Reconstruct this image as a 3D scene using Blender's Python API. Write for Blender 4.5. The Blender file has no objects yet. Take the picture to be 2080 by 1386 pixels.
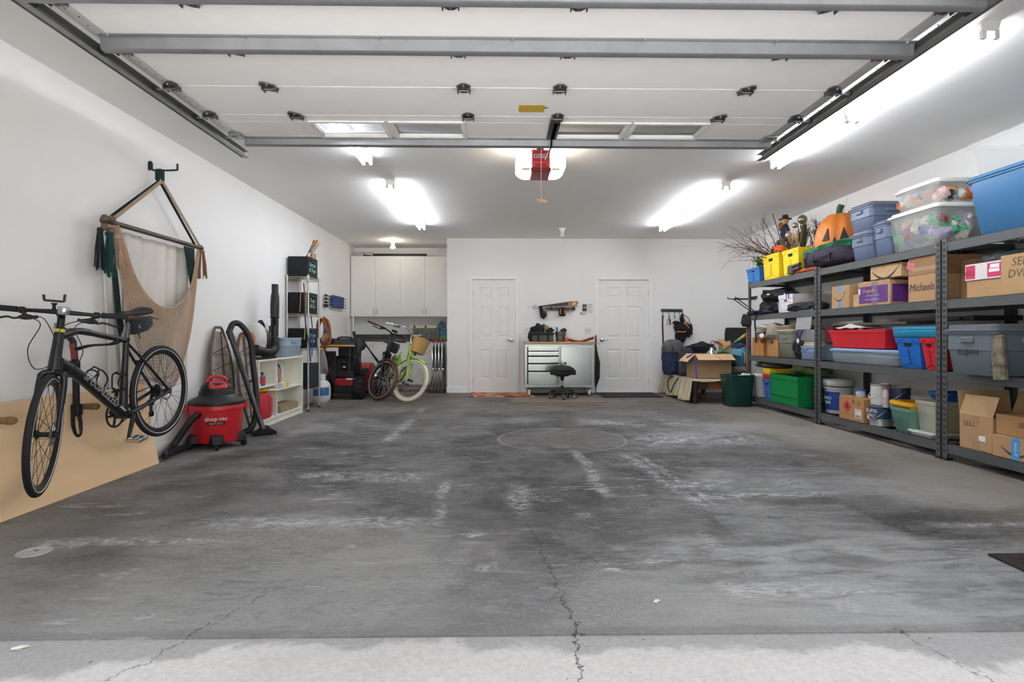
SKY, EXPO, TUBE_E, SUN = 0.84, 1.07, 26.5, 19.5
import bpy, bmesh, math, random
from mathutils import Vector as V, Matrix as M, Euler, noise as NZ
S = bpy.context.scene
COL = S.collection
PI = math.pi
rnd = random.Random(7)
# ---- the camera that was surveyed from the photo: metres, origin under the lens, +y into the garage
F, HX, HY, CZ = 1130.0, 1040.0, 681.0, 1.04
TH = math.atan(19 / F)
sT, cT = math.sin(TH), math.cos(TH)
def ray(px, py):
    t = (px - HX) / F
    return V((sT + t * cT, cT - t * sT, (HY - py) / F))
def aY(px, py, y):
    d = ray(px, py); k = y / d.y; return V((d.x * k, y, CZ + d.z * k))
def aX(px, py, x):
    d = ray(px, py); k = x / d.x; return V((x, d.y * k, CZ + d.z * k))
def aZ(px, py, z=0.0):
    d = ray(px, py); k = (z - CZ) / d.z; return V((d.x * k, d.y * k, z))
def lin(h):
    h = h.lstrip('#'); o = []
    for i in (0, 2, 4):
        c = int(h[i:i + 2], 16) / 255
        o.append(c / 12.92 if c <= .04045 else ((c + .055) / 1.055) ** 2.4)
    return (*o, 1)
# ---- materials
MC = {}
def nd(nt, t, **kw):
    n = nt.nodes.new(t)
    for k, v in kw.items():
        if k in n.inputs: n.inputs[k].default_value = v
        else: setattr(n, k, v)
    return n
def mat(col, rough=.5, metal=0., var=.06, scale=8., bump=0., bscale=60., emit=0., alpha=1., trans=0., coat=0., stretch=None, sheen=0., ior=1.45):
    key = (col, rough, metal, var, scale, bump, bscale, emit, alpha, trans, coat, stretch, sheen)
    if key in MC: return MC[key]
    m = bpy.data.materials.new('mat_%03d' % len(MC)); m.use_nodes = True
    nt = m.node_tree; L = nt.links.new; b = nt.nodes['Principled BSDF']
    c = lin(col)
    b.inputs['Roughness'].default_value = rough; b.inputs['Metallic'].default_value = metal
    b.inputs['IOR'].default_value = ior
    tc = nd(nt, 'ShaderNodeTexCoord'); src = tc.outputs['Object']
    if stretch:
        mp = nd(nt, 'ShaderNodeMapping'); mp.inputs['Scale'].default_value = stretch
        L(src, mp.inputs['Vector']); src = mp.outputs['Vector']
    n = nd(nt, 'ShaderNodeTexNoise', Scale=scale, Detail=5., Roughness=.6); L(src, n.inputs['Vector'])
    r = nd(nt, 'ShaderNodeMapRange'); r.inputs[1].default_value = .3; r.inputs[2].default_value = .7
    r.inputs[3].default_value = 1 - var; r.inputs[4].default_value = 1 + var
    L(n.outputs[0], r.inputs[0])
    x = nd(nt, 'ShaderNodeMix'); x.data_type = 'RGBA'; x.blend_type = 'MULTIPLY'; x.inputs[0].default_value = 1.
    x.inputs[6].default_value = c; L(r.outputs[0], x.inputs[7]); L(x.outputs[2], b.inputs['Base Color'])
    if bump:
        n2 = nd(nt, 'ShaderNodeTexNoise', Scale=bscale, Detail=4.); L(src, n2.inputs['Vector'])
        bp = nd(nt, 'ShaderNodeBump', Strength=bump, Distance=.01); L(n2.outputs[0], bp.inputs['Height']); L(bp.outputs[0], b.inputs['Normal'])
    if emit:
        b.inputs['Emission Color'].default_value = c; b.inputs['Emission Strength'].default_value = emit
    b.inputs['Alpha'].default_value = alpha
    b.inputs['Transmission Weight'].default_value = trans
    b.inputs['Coat Weight'].default_value = coat
    if sheen: b.inputs['Sheen Weight'].default_value = sheen
    MC[key] = m
    return m
# ---- mesh builder
def ring(c, r, ax, seg, ph=0.):
    ax = V(ax).normalized()
    a = ax.orthogonal().normalized(); b = ax.cross(a)
    return [V(c) + (a * math.cos(t) + b * math.sin(t)) * r for t in [ph + 2 * PI * i / seg for i in range(seg)]]
def rrect(w, d, r, z, c=(0, 0), n=3):
    r = min(r, w / 2 - 1e-5, d / 2 - 1e-5); o = []
    for q, (sx, sy) in enumerate(((1, 1), (-1, 1), (-1, -1), (1, -1))):
        for i in range(n + 1):
            t = PI / 2 * (q + i / n)
            o.append(V((c[0] + sx * (w / 2 - r) + r * math.cos(t), c[1] + sy * (d / 2 - r) + r * math.sin(t), z)))
    return o
class MB:
    def __init__(s): s.v = []; s.f = []; s.m = []; s.X = M(); s.k = 0
    def at(s, x): s.X = x; return s
    def mi(s, k): s.k = k; return s
    def add(s, vs, fs):
        o = len(s.v); s.v += [s.X @ V(p) for p in vs]; s.f += [[i + o for i in f] for f in fs]; s.m += [s.k] * len(fs); return s
    def box(s, x0, y0, z0, x1, y1, z1):
        return s.add([(x, y, z) for z in (z0, z1) for x, y in ((x0, y0), (x1, y0), (x1, y1), (x0, y1))],
                     [(3, 2, 1, 0), (4, 5, 6, 7), (0, 1, 5, 4), (1, 2, 6, 5), (2, 3, 7, 6), (3, 0, 4, 7)])
    def cbox(s, c, d): return s.box(c[0] - d[0] / 2, c[1] - d[1] / 2, c[2] - d[2] / 2, c[0] + d[0] / 2, c[1] + d[1] / 2, c[2] + d[2] / 2)
    def loft(s, rings, cap0=True, cap1=True, closed=True):
        n = len(rings[0]); vs = [p for r in rings for p in r]; fs = []
        for j in range(len(rings) - 1):
            for i in range(n if closed else n - 1):
                k = (i + 1) % n
                fs.append((j * n + i, j * n + k, (j + 1) * n + k, (j + 1) * n + i))
        if cap0: fs.append(tuple(range(n))[::-1])
        if cap1: fs.append(tuple((len(rings) - 1) * n + i for i in range(n)))
        return s.add(vs, fs)
    def cyl(s, p, q, r, r2=None, seg=16):
        p, q = V(p), V(q); return s.loft([ring(p, r, q - p, seg), ring(q, r if r2 is None else r2, q - p, seg)])
    def tube(s, pts, r, seg=8, closed=False):
        pts = [V(p) for p in pts]; n = len(pts); rs = r if isinstance(r, (list, tuple)) else [r] * n
        T = []
        for i in range(n):
            a = pts[(i - 1) % n] if closed or i else pts[0]; b = pts[(i + 1) % n] if closed or i < n - 1 else pts[-1]
            t = (b - a); T.append(t.normalized() if t.length > 1e-9 else V((0, 0, 1)))
        u = T[0].orthogonal().normalized(); rings = []
        for i in range(n):
            u = (u - T[i] * u.dot(T[i]))
            u = u.normalized() if u.length > 1e-6 else T[i].orthogonal().normalized()
            w = T[i].cross(u)
            rings.append([pts[i] + (u * math.cos(2 * PI * k / seg) + w * math.sin(2 * PI * k / seg)) * rs[i] for k in range(seg)])
        if closed: rings.append(rings[0])
        return s.loft(rings, not closed, not closed)
    def lathe(s, prof, seg=24, c=(0, 0, 0), ax=(0, 0, 1), cap=True, ph=0.):
        ax = V(ax).normalized(); rings = [ring(V(c) + ax * z, max(r, 1e-4), ax, seg, ph) for r, z in prof]
        return s.loft(rings, cap, cap)
    def ball(s, c, r, seg=14, rings=9, nz=0., fr=6.):
        if not isinstance(r, (list, tuple)): r = (r, r, r)
        vs = []; fs = []
        for j in range(1, rings):
            for i in range(seg):
                a, b = 2 * PI * i / seg, PI * j / rings
                d = V((math.sin(b) * math.cos(a), math.sin(b) * math.sin(a), math.cos(b)))
                vs.append(d)
        vs += [V((0, 0, 1)), V((0, 0, -1))]
        o = []
        for d in vs:
            k = 1 + (nz * NZ.noise(d * fr * .3 + V(c) * 9) if nz else 0)
            o.append(V((c[0] + d.x * r[0] * k, c[1] + d.y * r[1] * k, c[2] + d.z * r[2] * k)))
        for j in range(rings - 2):
            for i in range(seg):
                k = (i + 1) % seg
                fs.append((j * seg + i, (j + 1) * seg + i, (j + 1) * seg + k, j * seg + k))
        t, bt = len(vs) - 2, len(vs) - 1
        for i in range(seg):
            k = (i + 1) % seg
            fs.append((t, i, k)); fs.append((bt, (rings - 2) * seg + k, (rings - 2) * seg + i))
        return s.add(o, fs)
    def prism(s, poly, vec):
        vec = V(vec); return s.loft([[V(p) for p in poly], [V(p) + vec for p in poly]])
    def grid(s, fn, nu, nv, cu=False):
        m = nu if cu else nu + 1
        vs = [fn(i / nu, j / nv) for j in range(nv + 1) for i in range(m)]; fs = []
        for j in range(nv):
            for i in range(nu):
                k = (i + 1) % m
                fs.append((j * m + i, j * m + k, (j + 1) * m + k, (j + 1) * m + i))
        return s.add(vs, fs)
    def torus(s, c, R, r, ax=(0, 0, 1), seg=40, rs=8): return s.tube(ring(c, R, ax, seg), r, rs, True)
    def quad(s, a, b, c, d): return s.add([a, b, c, d], [(0, 1, 2, 3)])
    def build(s, name, mt, parent=None, bevel=0., sharp=40, solid=0., sub=0, wire=0., fix=True, flat=False):
        me = bpy.data.meshes.new(name); me.from_pydata([tuple(p) for p in s.v], [], s.f)
        for x in (mt if isinstance(mt, (list, tuple)) else [mt]): me.materials.append(x)
        me.polygons.foreach_set('material_index', s.m)
        if fix:
            bm = bmesh.new(); bm.from_mesh(me); bmesh.ops.recalc_face_normals(bm, faces=bm.faces); bm.to_mesh(me); bm.free()
        if not flat:
            me.polygons.foreach_set('use_smooth', [True] * len(me.polygons)); me.set_sharp_from_angle(angle=math.radians(sharp))
        me.update()
        o = bpy.data.objects.new(name, me); COL.objects.link(o)
        if parent: o.parent = parent
        if solid: q = o.modifiers.new('s', 'SOLIDIFY'); q.thickness = solid; q.offset = 0
        if wire: q = o.modifiers.new('w', 'WIREFRAME'); q.thickness = wire; q.use_replace = True
        if bevel: q = o.modifiers.new('b', 'BEVEL'); q.width = bevel; q.segments = 2; q.limit_method = 'ANGLE'; q.angle_limit = math.radians(50)
        if sub: q = o.modifiers.new('u', 'SUBSURF'); q.levels = sub; q.render_levels = sub
        return o
def T(o, label, cat, group=None, kind=None):
    o['label'] = label; o['category'] = cat
    if group: o['group'] = group
    if kind: o['kind'] = kind
    return o
def E(name, label, cat, loc=(0, 0, 0), rot=(0, 0, 0), group=None):
    o = bpy.data.objects.new(name, None); COL.objects.link(o); o.location = loc; o.rotation_euler = rot
    o.empty_display_size = .05
    return T(o, label, cat, group)
def ST(o): o['kind'] = 'structure'; return o
def dup(root, loc=None, rot=None, label=None, name=None, cat=None):
    def cp(o, par):
        c = o.copy(); COL.objects.link(c); c.parent = par
        for ch in [x for x in S.objects if x.parent == o]: cp(ch, c)
        return c
    r = cp(root, None)
    if loc is not None: r.location = loc
    if rot is not None: r.rotation_euler = rot
    if label: r['label'] = label
    return r
TXT = []
def txt(body, size, o, xd, yd, mt, parent, name='lettering', align='CENTER', shear=0., ext=.0004, sx=1.):
    TXT.append((body, size, V(o), V(xd).normalized(), V(yd).normalized(), mt, parent, name, align, shear, ext, sx))
def flush_text():
    obs = []
    for body, size, o, xd, yd, mt, par, name, al, sh, ext, sx in TXT:
        cu = bpy.data.curves.new('t', 'FONT'); cu.body = body; cu.size = size; cu.align_x = al; cu.align_y = 'CENTER'
        cu.shear = sh; cu.extrude = ext; cu.resolution_u = 2
        ob = bpy.data.objects.new('t', cu); COL.objects.link(ob); obs.append(ob)
    dg = bpy.context.evaluated_depsgraph_get()
    for ob, (body, size, o, xd, yd, mt, par, name, al, sh, ext, sx) in zip(obs, TXT):
        me = bpy.data.meshes.new_from_object(ob.evaluated_get(dg)); me.materials.clear(); me.materials.append(mt)
        n = bpy.data.objects.new(name, me); COL.objects.link(n)
        zd = xd.cross(yd); mx = M((xd * sx, yd, zd)).transposed().to_4x4(); mx.translation = o
        n.parent = par; n.matrix_local = mx
    for ob in obs:
        cu = ob.data; bpy.data.objects.remove(ob); bpy.data.curves.remove(cu)
def curve_pts(pts, n=8):
    P = [V(p) for p in pts]; P = [P[0] * 2 - P[1]] + P + [P[-1] * 2 - P[-2]]; o = []
    for i in range(1, len(P) - 2):
        a, b, c, d = P[i - 1:i + 3]
        for k in range(n):
            t = k / n
            o.append(.5 * ((2 * b) + (c - a) * t + (2 * a - 5 * b + 4 * c - d) * t * t + (3 * b - a - 3 * c + d) * t ** 3))
    return o + [P[-2]]
def stroke(pts, r, name, mt, parent, n=5): return MB().tube(curve_pts(pts, n), r, 5).build(name, mt, parent)
WHITE = mat('#e9e8e5', .5)
BLACK = mat('#17181a', .5); RUB = mat('#1b1c1e', .75, bump=.1); DKM = mat('#1d1f21', .4, .6)
STEEL = mat('#b9bbbb', .28, 1.); CHROME = mat('#d5d6d4', .12, 1.); GALV = mat('#a3a6a7', .38, .9, var=.12, scale=20)
DGALV = mat('#6d6e70', .4, .9, var=.15); FABK = mat('#1c1d1f', .9, bump=.3, bscale=90, sheen=.2)
CARD = mat('#b08d66', .85, var=.07, scale=5, bump=.05); CARD2 = mat('#c0a077', .85, var=.07, scale=5); CARDD = mat('#8e6d4b', .88, var=.1)
# ================= setting
XL, XR, YB, YF, ZC, YA, XW = -2.95, 4.29, 10.02, 1.93, 2.78, 11.15, -1.0
WALLM = mat('#efeeec', .65, var=.02, scale=1.5, bump=.05, bscale=120)
CEILM = mat('#f0efed', .8, var=.015, scale=2, bump=.08, bscale=150)
TRIMM = mat('#f1f0ee', .4, var=.015)
def concrete(name, kind):
    m = bpy.data.materials.new(name); m.use_nodes = True; nt = m.node_tree; L = nt.links.new; b = nt.nodes['Principled BSDF']
    tc = nd(nt, 'ShaderNodeTexCoord'); P = tc.outputs['Object']
    def mp(sc, loc=(0, 0, 0), rot=0.):
        q = nd(nt, 'ShaderNodeMapping'); q.inputs['Scale'].default_value = sc; q.inputs['Location'].default_value = loc; q.inputs['Rotation'].default_value = (0, 0, rot)
        L(P, q.inputs['Vector']); return q.outputs[0]
    def nz(v, s, d=6., ro=.6, dist=0.):
        q = nd(nt, 'ShaderNodeTexNoise', Scale=s, Detail=d, Roughness=ro, Distortion=dist); L(v, q.inputs['Vector']); return q.outputs[0]
    def rg(x, a, c, lo=0., hi=1., sm=True):
        q = nd(nt, 'ShaderNodeMapRange'); q.interpolation_type = 'SMOOTHSTEP' if sm else 'LINEAR'
        L(x, q.inputs[0])
        for i, w in enumerate((a, c, lo, hi)): q.inputs[i + 1].default_value = w
        return q.outputs[0]
    def ma(op, x, y=None, z=None):
        q = nd(nt, 'ShaderNodeMath', operation=op)
        for i, w in enumerate((x, y, z)):
            if w is None: continue
            if isinstance(w, (int, float)): q.inputs[i].default_value = w
            else: L(w, q.inputs[i])
        return q.outputs[0]
    def mix(f, a, c):
        q = nd(nt, 'ShaderNodeMix'); q.data_type = 'RGBA'
        if isinstance(f, (int, float)): q.inputs[0].default_value = f
        else: L(f, q.inputs[0])
        for i, w in ((6, a), (7, c)):
            if isinstance(w, tuple): q.inputs[i].default_value = w
            else: L(w, q.inputs[i])
        return q.outputs[2]
    sp = nd(nt, 'ShaderNodeSeparateXYZ'); L(P, sp.inputs[0]); X, Y = sp.outputs[0], sp.outputs[1]
    fine = nz(mp((1, 1, 1)), 55, 5, .7)
    big = nz(mp((1, 1, 1), (3, 1, 0)), .8, 4, .55, .4)
    med = nz(mp((1, 1, 1), (7, 2, 0)), 3.2, 6, .65, .6)
    if kind == 'slab':
        base = mix(rg(big, .3, .7), lin('#706f6e'), lin('#8b8a89'))
        # broad dark traffic stain over the middle of the bay, warped by noise
        wob = ma('MULTIPLY_ADD', ma('SUBTRACT', med, .5), 1.5, ma('MULTIPLY', ma('SUBTRACT', big, .5), 3.))
        def blob(cx, cy, rx, ry):
            dx = ma('DIVIDE', ma('SUBTRACT', X, cx), rx); dy = ma('DIVIDE', ma('SUBTRACT', Y, cy), ry)
            d = ma('SQRT', ma('ADD', ma('MULTIPLY', dx, dx), ma('MULTIPLY', dy, dy)))
            return rg(ma('ADD', d, wob), 1.45, .55)
        def blob2(cx, cy, rx, ry):
            dx = ma('DIVIDE', ma('SUBTRACT', X, cx), rx); dy = ma('DIVIDE', ma('SUBTRACT', Y, cy), ry)
            d = ma('SQRT', ma('ADD', ma('MULTIPLY', dx, dx), ma('MULTIPLY', dy, dy)))
            return rg(ma('ADD', d, ma('MULTIPLY', ma('SUBTRACT', nz(mp((1, 1, 1)), 14, 5, .7), .5), 3.)), 1.5, .4)
        st = ma('MAXIMUM', blob(.7, 5.0, 1.7, 2.4), ma('MULTIPLY', blob(-.9, 5.4, 1.5, 2.2), .8))
        st = ma('MAXIMUM', st, ma('MULTIPLY', blob(1.0, 3.05, .75, .8), .85))
        st = ma('MAXIMUM', st, ma('MULTIPLY', blob(2.9, 3.0, .9, .35), .9))
        st = ma('MAXIMUM', st, ma('MULTIPLY', blob(2.0, 4.6, 1.3, .7), .8))
        st = ma('MAXIMUM', st, ma('MULTIPLY', blob(.4, 8.2, 3.2, 1.9), .7))
        st = ma('MAXIMUM', st, ma('MULTIPLY', blob(-1.6, 3.4, .9, .35), .45))
        blot = rg(nz(mp((1, 1.7, 1), (2, 6, 0), .3), 2.4, 7, .68, .8), .33, .66, .55, 1.15)
        st = ma('MULTIPLY', st, blot)
        base = mix(ma('MINIMUM', ma('MULTIPLY', st, 1.05), .92), base, lin('#434241'))
        # mottling everywhere: soft smears
        smr = nz(mp((1.3, 4.5, 1), (6, 1, 0), .25), 2.2, 7, .7, .7)
        base = mix(ma('MULTIPLY', rg(smr, .5, .72), .45), base, lin('#4f4f50'))
        base = mix(ma('MULTIPLY', rg(smr, .46, .3), .3), base, lin('#9b9d9f'))
        # trowel swirls: thin curling ridges
        def ridge(v, s, dist, w, d=3.):
            return rg(ma('ABSOLUTE', ma('SUBTRACT', nz(v, s, d, .5, dist), .5)), w, w * .2)
        sw = ma('MAXIMUM', ridge(mp((1.2, 3.4, 1), (1, 4, 0), .1), 5.5, 1.6, .075), ridge(mp((2.4, 1.5, 1), (5, 2, 0), -.5), 6., 2.4, .06))
        sw = ma('MAXIMUM', sw, ma('MULTIPLY', ridge(mp((1.5, 7, 1), (3, 3, 0), .15), 6., 1.2, .05, 5.), .8))
        sw = ma('MULTIPLY', sw, ma('MULTIPLY', rg(nz(mp((1, 1, 1), (8, 1, 0)), 1.4, 3), .4, .62), ma('ADD', .3, ma('MULTIPLY', st, .9))))
        base = mix(ma('MINIMUM', ma('MULTIPLY', sw, .9), .85), base, lin('#202020'))
        lw = ma('MULTIPLY', ma('MULTIPLY', ridge(mp((1.6, 4.6, 1), (9, 7, 0), .2), 5., 1.8, .03, 4.), st), rg(nz(mp((1, 1, 1), (1, 3, 0)), 1.7, 3), .45, .65))
        base = mix(ma('MULTIPLY', lw, .7), base, lin('#9a9a9a'))
        # fine short scratches
        sc1 = nz(mp((3, 26, 1), (0, 0, 0), .12), 3.2, 6, .75, 1.0)
        base = mix(ma('MULTIPLY', rg(sc1, .56, .68), .35), base, lin('#3f3f40'))
        sc3 = nz(mp((3, 20, 1), (9, 3, 0), .1), 2.2, 5, .75, 1.2)
        base = mix(ma('MULTIPLY', rg(sc3, .59, .68), .4), base, lin('#a6a8aa'))
        # scraped pale patches in bands where things once stood
        br = ma('MULTIPLY', rg(nz(mp((2.2, 6, 1), (2, 8, 0), .15), 4.2, 9, .8, 1.6), .44, .61), rg(nz(mp((1, 1, 1), (4, 4, 0)), 2.2, 3), .36, .52))
        w1 = ma('MULTIPLY', rg(nz(mp((1.1, 5., 1), (1.3, 0, 0)), 2.2, 7, .78, .5), .57, .64), rg(nz(mp((1, 1, 1), (5, 5, 0)), 1.1, 2), .47, .62))
        def strip(a, c0, w, lo, hi, axis, soft=.03):
            u, v = (Y, X) if axis == 'x' else (X, Y)
            d = ma('ABSOLUTE', ma('ADD', ma('SUBTRACT', u, c0), ma('ADD', ma('MULTIPLY', v, a), ma('MULTIPLY', ma('SUBTRACT', med, .5), .16))))
            return ma('MULTIPLY', rg(d, w * 1.6 + soft, w * .3), ma('MULTIPLY', rg(v, lo - .2, lo + .15), rg(v, hi + .2, hi - .15)))
        pat = ma('MULTIPLY', w1, .8)
        for a, c0, w, lo, hi, ax in ((0, 3.1, .07, -1.6, -.5, 'x'), (.05, -.2, .02, 3.1, 3.95, 'y'), (0, 3.85, .1, 1.15, 2.2, 'x'), (-.05, 3.5, .04, 1.3, 2.3, 'x'), (.1, 1.55, .03, 3.4, 4.8, 'y'), (.1, 1.65, .012, 3.4, 4.8, 'y'),
                                     (.03, .8, .03, 3.6, 5., 'y'), (0, .1, .05, 3.3, 3.85, 'y'), (0, 2.84, .03, -2.4, -1.3, 'x'), (0, 5.5, .3, 1.2, 2.6, 'x'), (0, 6.6, .2, 1.0, 2.4, 'x'), (0, -1.13, .04, 5.4, 8.2, 'y'),
                                     (0, 2.6, .03, 1.06, 1.35, 'x'), (0, 1.05, .02, 2.58, 2.85, 'y'), (0, 3.0, .02, 2.4, 3.3, 'x'), (0, 4.1, .12, -1.5, -.6, 'x'), (0, 2.25, .05, .8, 1.6, 'x'), (0, 2.15, .1, 1.9, 2.2, 'x')):
            pat = ma('MAXIMUM', pat, ma('MULTIPLY', strip(a, c0, w, lo, hi, ax), br))
        base = mix(ma('MULTIPLY', pat, .9), base, lin('#bcbec0'))
        # cleaner sheet-sized rectangles
        def rect(x0, x1, y0, y1, so=.07):
            wv = ma('MULTIPLY', ma('SUBTRACT', med, .5), .08)
            return ma('MULTIPLY', ma('MULTIPLY', rg(ma('ADD', X, wv), x0 - so, x0), rg(ma('ADD', X, wv), x1 + so, x1)), ma('MULTIPLY', rg(ma('ADD', Y, wv), y0 - so, y0), rg(ma('ADD', Y, wv), y1 + so, y1)))
        base = mix(ma('MULTIPLY', ma('MAXIMUM', rect(1.25, 2.05, 2.62, 3.35), ma('MAXIMUM', rect(1.5, 2.6, 3.65, 4.3), rect(1.2, 2.3, 2.05, 2.5, .15))), ma('MULTIPLY', rg(smr, .7, .3, .1, .75), .7)), base, lin('#8d8f90'))
        base = mix(ma('MULTIPLY', blob(1.8, 2.3, 1.3, .5), ma('MULTIPLY', rg(smr, .65, .4), .45)), base, lin('#a9abac'))
        base = mix(ma('MULTIPLY', blob(-.8, 2.25, 1.0, .4), ma('MULTIPLY', rg(nz(mp((2, 4, 1), (3, 9, 0), .5), 4., 7, .75, .8), .5, .66), .6)), base, lin('#4a4a4a'))
        for cx_, cy_, r_ in ((-.06, 2.49, .05), (.47, 3.2, .05), (-.75, 2.75, .03), (1.33, 2.1, .05), (-2.1, 2.78, .04)):
            base = mix(ma('MULTIPLY', ma('MULTIPLY', blob2(cx_, cy_, r_, r_ * .9), rg(nz(mp((3, 5, 1), (1, 2, 0)), 9., 6, .8, .5), .4, .6)), .6), base, lin('#b9bbbc'))
        # light strip near the wall of shelves, browner
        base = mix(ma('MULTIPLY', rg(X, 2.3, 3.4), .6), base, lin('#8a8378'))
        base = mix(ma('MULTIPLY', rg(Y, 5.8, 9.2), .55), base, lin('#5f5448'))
        # shallow drain dish, swept paler
        dx = ma('SUBTRACT', X, .59); dy = ma('SUBTRACT', Y, 5.56); dd = ma('SQRT', ma('ADD', ma('MULTIPLY', dx, dx), ma('MULTIPLY', dy, dy)))
        dd = ma('ADD', dd, ma('MULTIPLY', ma('SUBTRACT', med, .5), .06))
        base = mix(ma('MULTIPLY', rg(dd, .64, .6), ma('ADD', .02, ma('MULTIPLY', med, .45))), base, lin('#73706c'))
        base = mix(ma('MULTIPLY', rg(ma('ABSOLUTE', ma('SUBTRACT', dd, .63)), .02, .0), .55), base, lin('#9b9a97'))
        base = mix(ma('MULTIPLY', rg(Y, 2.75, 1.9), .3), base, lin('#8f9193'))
        base = mix(ma('MULTIPLY', rg(ma('ABSOLUTE', ma('SUBTRACT', Y, 1.95)), .04, .01), .35), base, lin('#5b5c5d'))
    else:
        base = mix(rg(big, .3, .7), lin('#b1b0af'), lin('#c1c0bf'))
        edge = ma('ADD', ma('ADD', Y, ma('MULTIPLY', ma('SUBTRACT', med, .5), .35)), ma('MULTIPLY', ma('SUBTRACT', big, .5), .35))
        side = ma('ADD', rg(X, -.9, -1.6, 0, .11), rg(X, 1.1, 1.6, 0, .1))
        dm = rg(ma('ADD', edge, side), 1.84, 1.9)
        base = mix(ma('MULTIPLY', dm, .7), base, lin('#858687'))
    # cracks
    def crack(pts, w, inten):
        nonlocal base
        n1 = ma('MULTIPLY', ma('SUBTRACT', nz(mp((1, 1, 1)), 9, 4, .8), .5), .16)
        xs = None
        for (x0, y0), (x1, y1) in zip(pts, pts[1:]):
            k = (x1 - x0) / (y1 - y0)
            l_ = ma('ADD', ma('MULTIPLY', ma('SUBTRACT', Y, y0), k), x0)
            d = ma('ABSOLUTE', ma('ADD', ma('SUBTRACT', X, l_), n1))
            a, c = min(y0, y1), max(y0, y1)
            g = ma('MULTIPLY', ma('MULTIPLY', ma('GREATER_THAN', Y, a), ma('LESS_THAN', Y, c)), rg(d, w * 2, w * .5))
            xs = g if xs is None else ma('MAXIMUM', xs, g)
        base = mix(ma('MULTIPLY', xs, inten), base, lin('#2c2c2d'))
    crack([(.14, 3.05), (.23, 2.3), (.27, 2.0), (.23, 1.66), (.2, 1.3)], .0035, .85)
    crack([(-.95, 2.25), (-1.12, 1.86), (-1.22, 1.6), (-1.3, 1.2)], .003, .6)
    crack([(1.38, 1.95), (1.5, 1.6), (1.6, 1.2)], .003, .6)
    sp2 = rg(nz(mp((1, 1, 1), (11, 0, 0)), 24, 2, .5), .74, .78)
    base = mix(ma('MULTIPLY', sp2, .7), base, lin('#2e2e2f'))
    q = nd(nt, 'ShaderNodeMix'); q.data_type = 'RGBA'; q.blend_type = 'MULTIPLY'; q.inputs[0].default_value = 1.
    L(base, q.inputs[6]); L(rg(fine, .2, .8, .86, 1.14), q.inputs[7]); L(q.outputs[2], b.inputs['Base Color'])
    if kind == 'slab': L(rg(ma('ADD', big, ma('MULTIPLY', ma('SUBTRACT', med, .5), .6)), .3, .75, .5, .85), b.inputs['Roughness']); b.inputs['Specular IOR Level'].default_value = .35
    else: b.inputs['Roughness'].default_value = .85
    bp = nd(nt, 'ShaderNodeBump', Strength=.25, Distance=.004); L(ma('ADD', fine, med), bp.inputs['Height']); L(bp.outputs[0], b.inputs['Normal'])
    return m
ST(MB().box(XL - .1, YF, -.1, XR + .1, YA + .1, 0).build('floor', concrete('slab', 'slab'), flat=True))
ST(MB().box(-14, -16, -.11, 14, YF, -.006).build('driveway', concrete('apron', 'apron'), flat=True))
ST(MB().box(XL - .12, YF, 0, XL, YA + .1, ZC + .1).build('wall_left', WALLM, flat=True))
ST(MB().box(XR, YF, 0, XR + .12, YB + .1, ZC + .1).build('wall_right', WALLM, flat=True))
# back wall with door openings
def dx(px): return aY(px, 681, YB).x
D1, D2 = (dx(960.3), dx(1047.6)), (dx(1214.5), dx(1318))
wb = MB(); DH = 2.05
for x0, x1, z0 in ((XW, D1[0], 0), (D1[0], D1[1], DH), (D1[1], D2[0], 0), (D2[0], D2[1], DH), (D2[1], XR, 0)): wb.box(x0, YB, z0, x1, YB + .12, ZC + .1)
wb.box(XW, YB + .12, 0, XW + .12, YA + .1, ZC + .1)
ST(wb.build('wall_back', WALLM, flat=True))
ST(MB().box(XL - .1, YA, 0, XW + .1, YA + .1, ZC + .1).build('wall_alcove', WALLM, flat=True))
OX0, OX1, OZ = -2.17, 2.22, 2.5
ST(MB().box(XL - .12, YF - .12, 0, OX0, YF, ZC + .1).box(OX1, YF - .12, 0, XR + .12, YF, ZC + .1).box(OX0, YF - .12, OZ, OX1, YF, ZC + .1).build('wall_front', WALLM, flat=True))
ST(MB().box(XL - .1, YF - .12, ZC, XR + .1, YA + .1, ZC + .1).build('ceiling', CEILM, flat=True))
for nm, args in (('baseboard_back', ((XW, YB - .014, 0, D1[0] - .075, YB, .11), (D1[1] + .075, YB - .014, 0, D2[0] - .075, YB, .11), (D2[1] + .075, YB - .014, 0, XR, YB, .11), (XW - .014, YB, 0, XW, YA, .11))),
                 ('baseboard_left', ((XL, YF, 0, XL + .014, YA, .1),)), ('baseboard_right', ((XR - .014, YF, 0, XR, YB, .1),))):
    m_ = MB()
    for a in args: m_.box(*a)
    ST(m_.build(nm, TRIMM, bevel=.004))
HNGM = mat('#b8b6b0', .35, .8)
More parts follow.
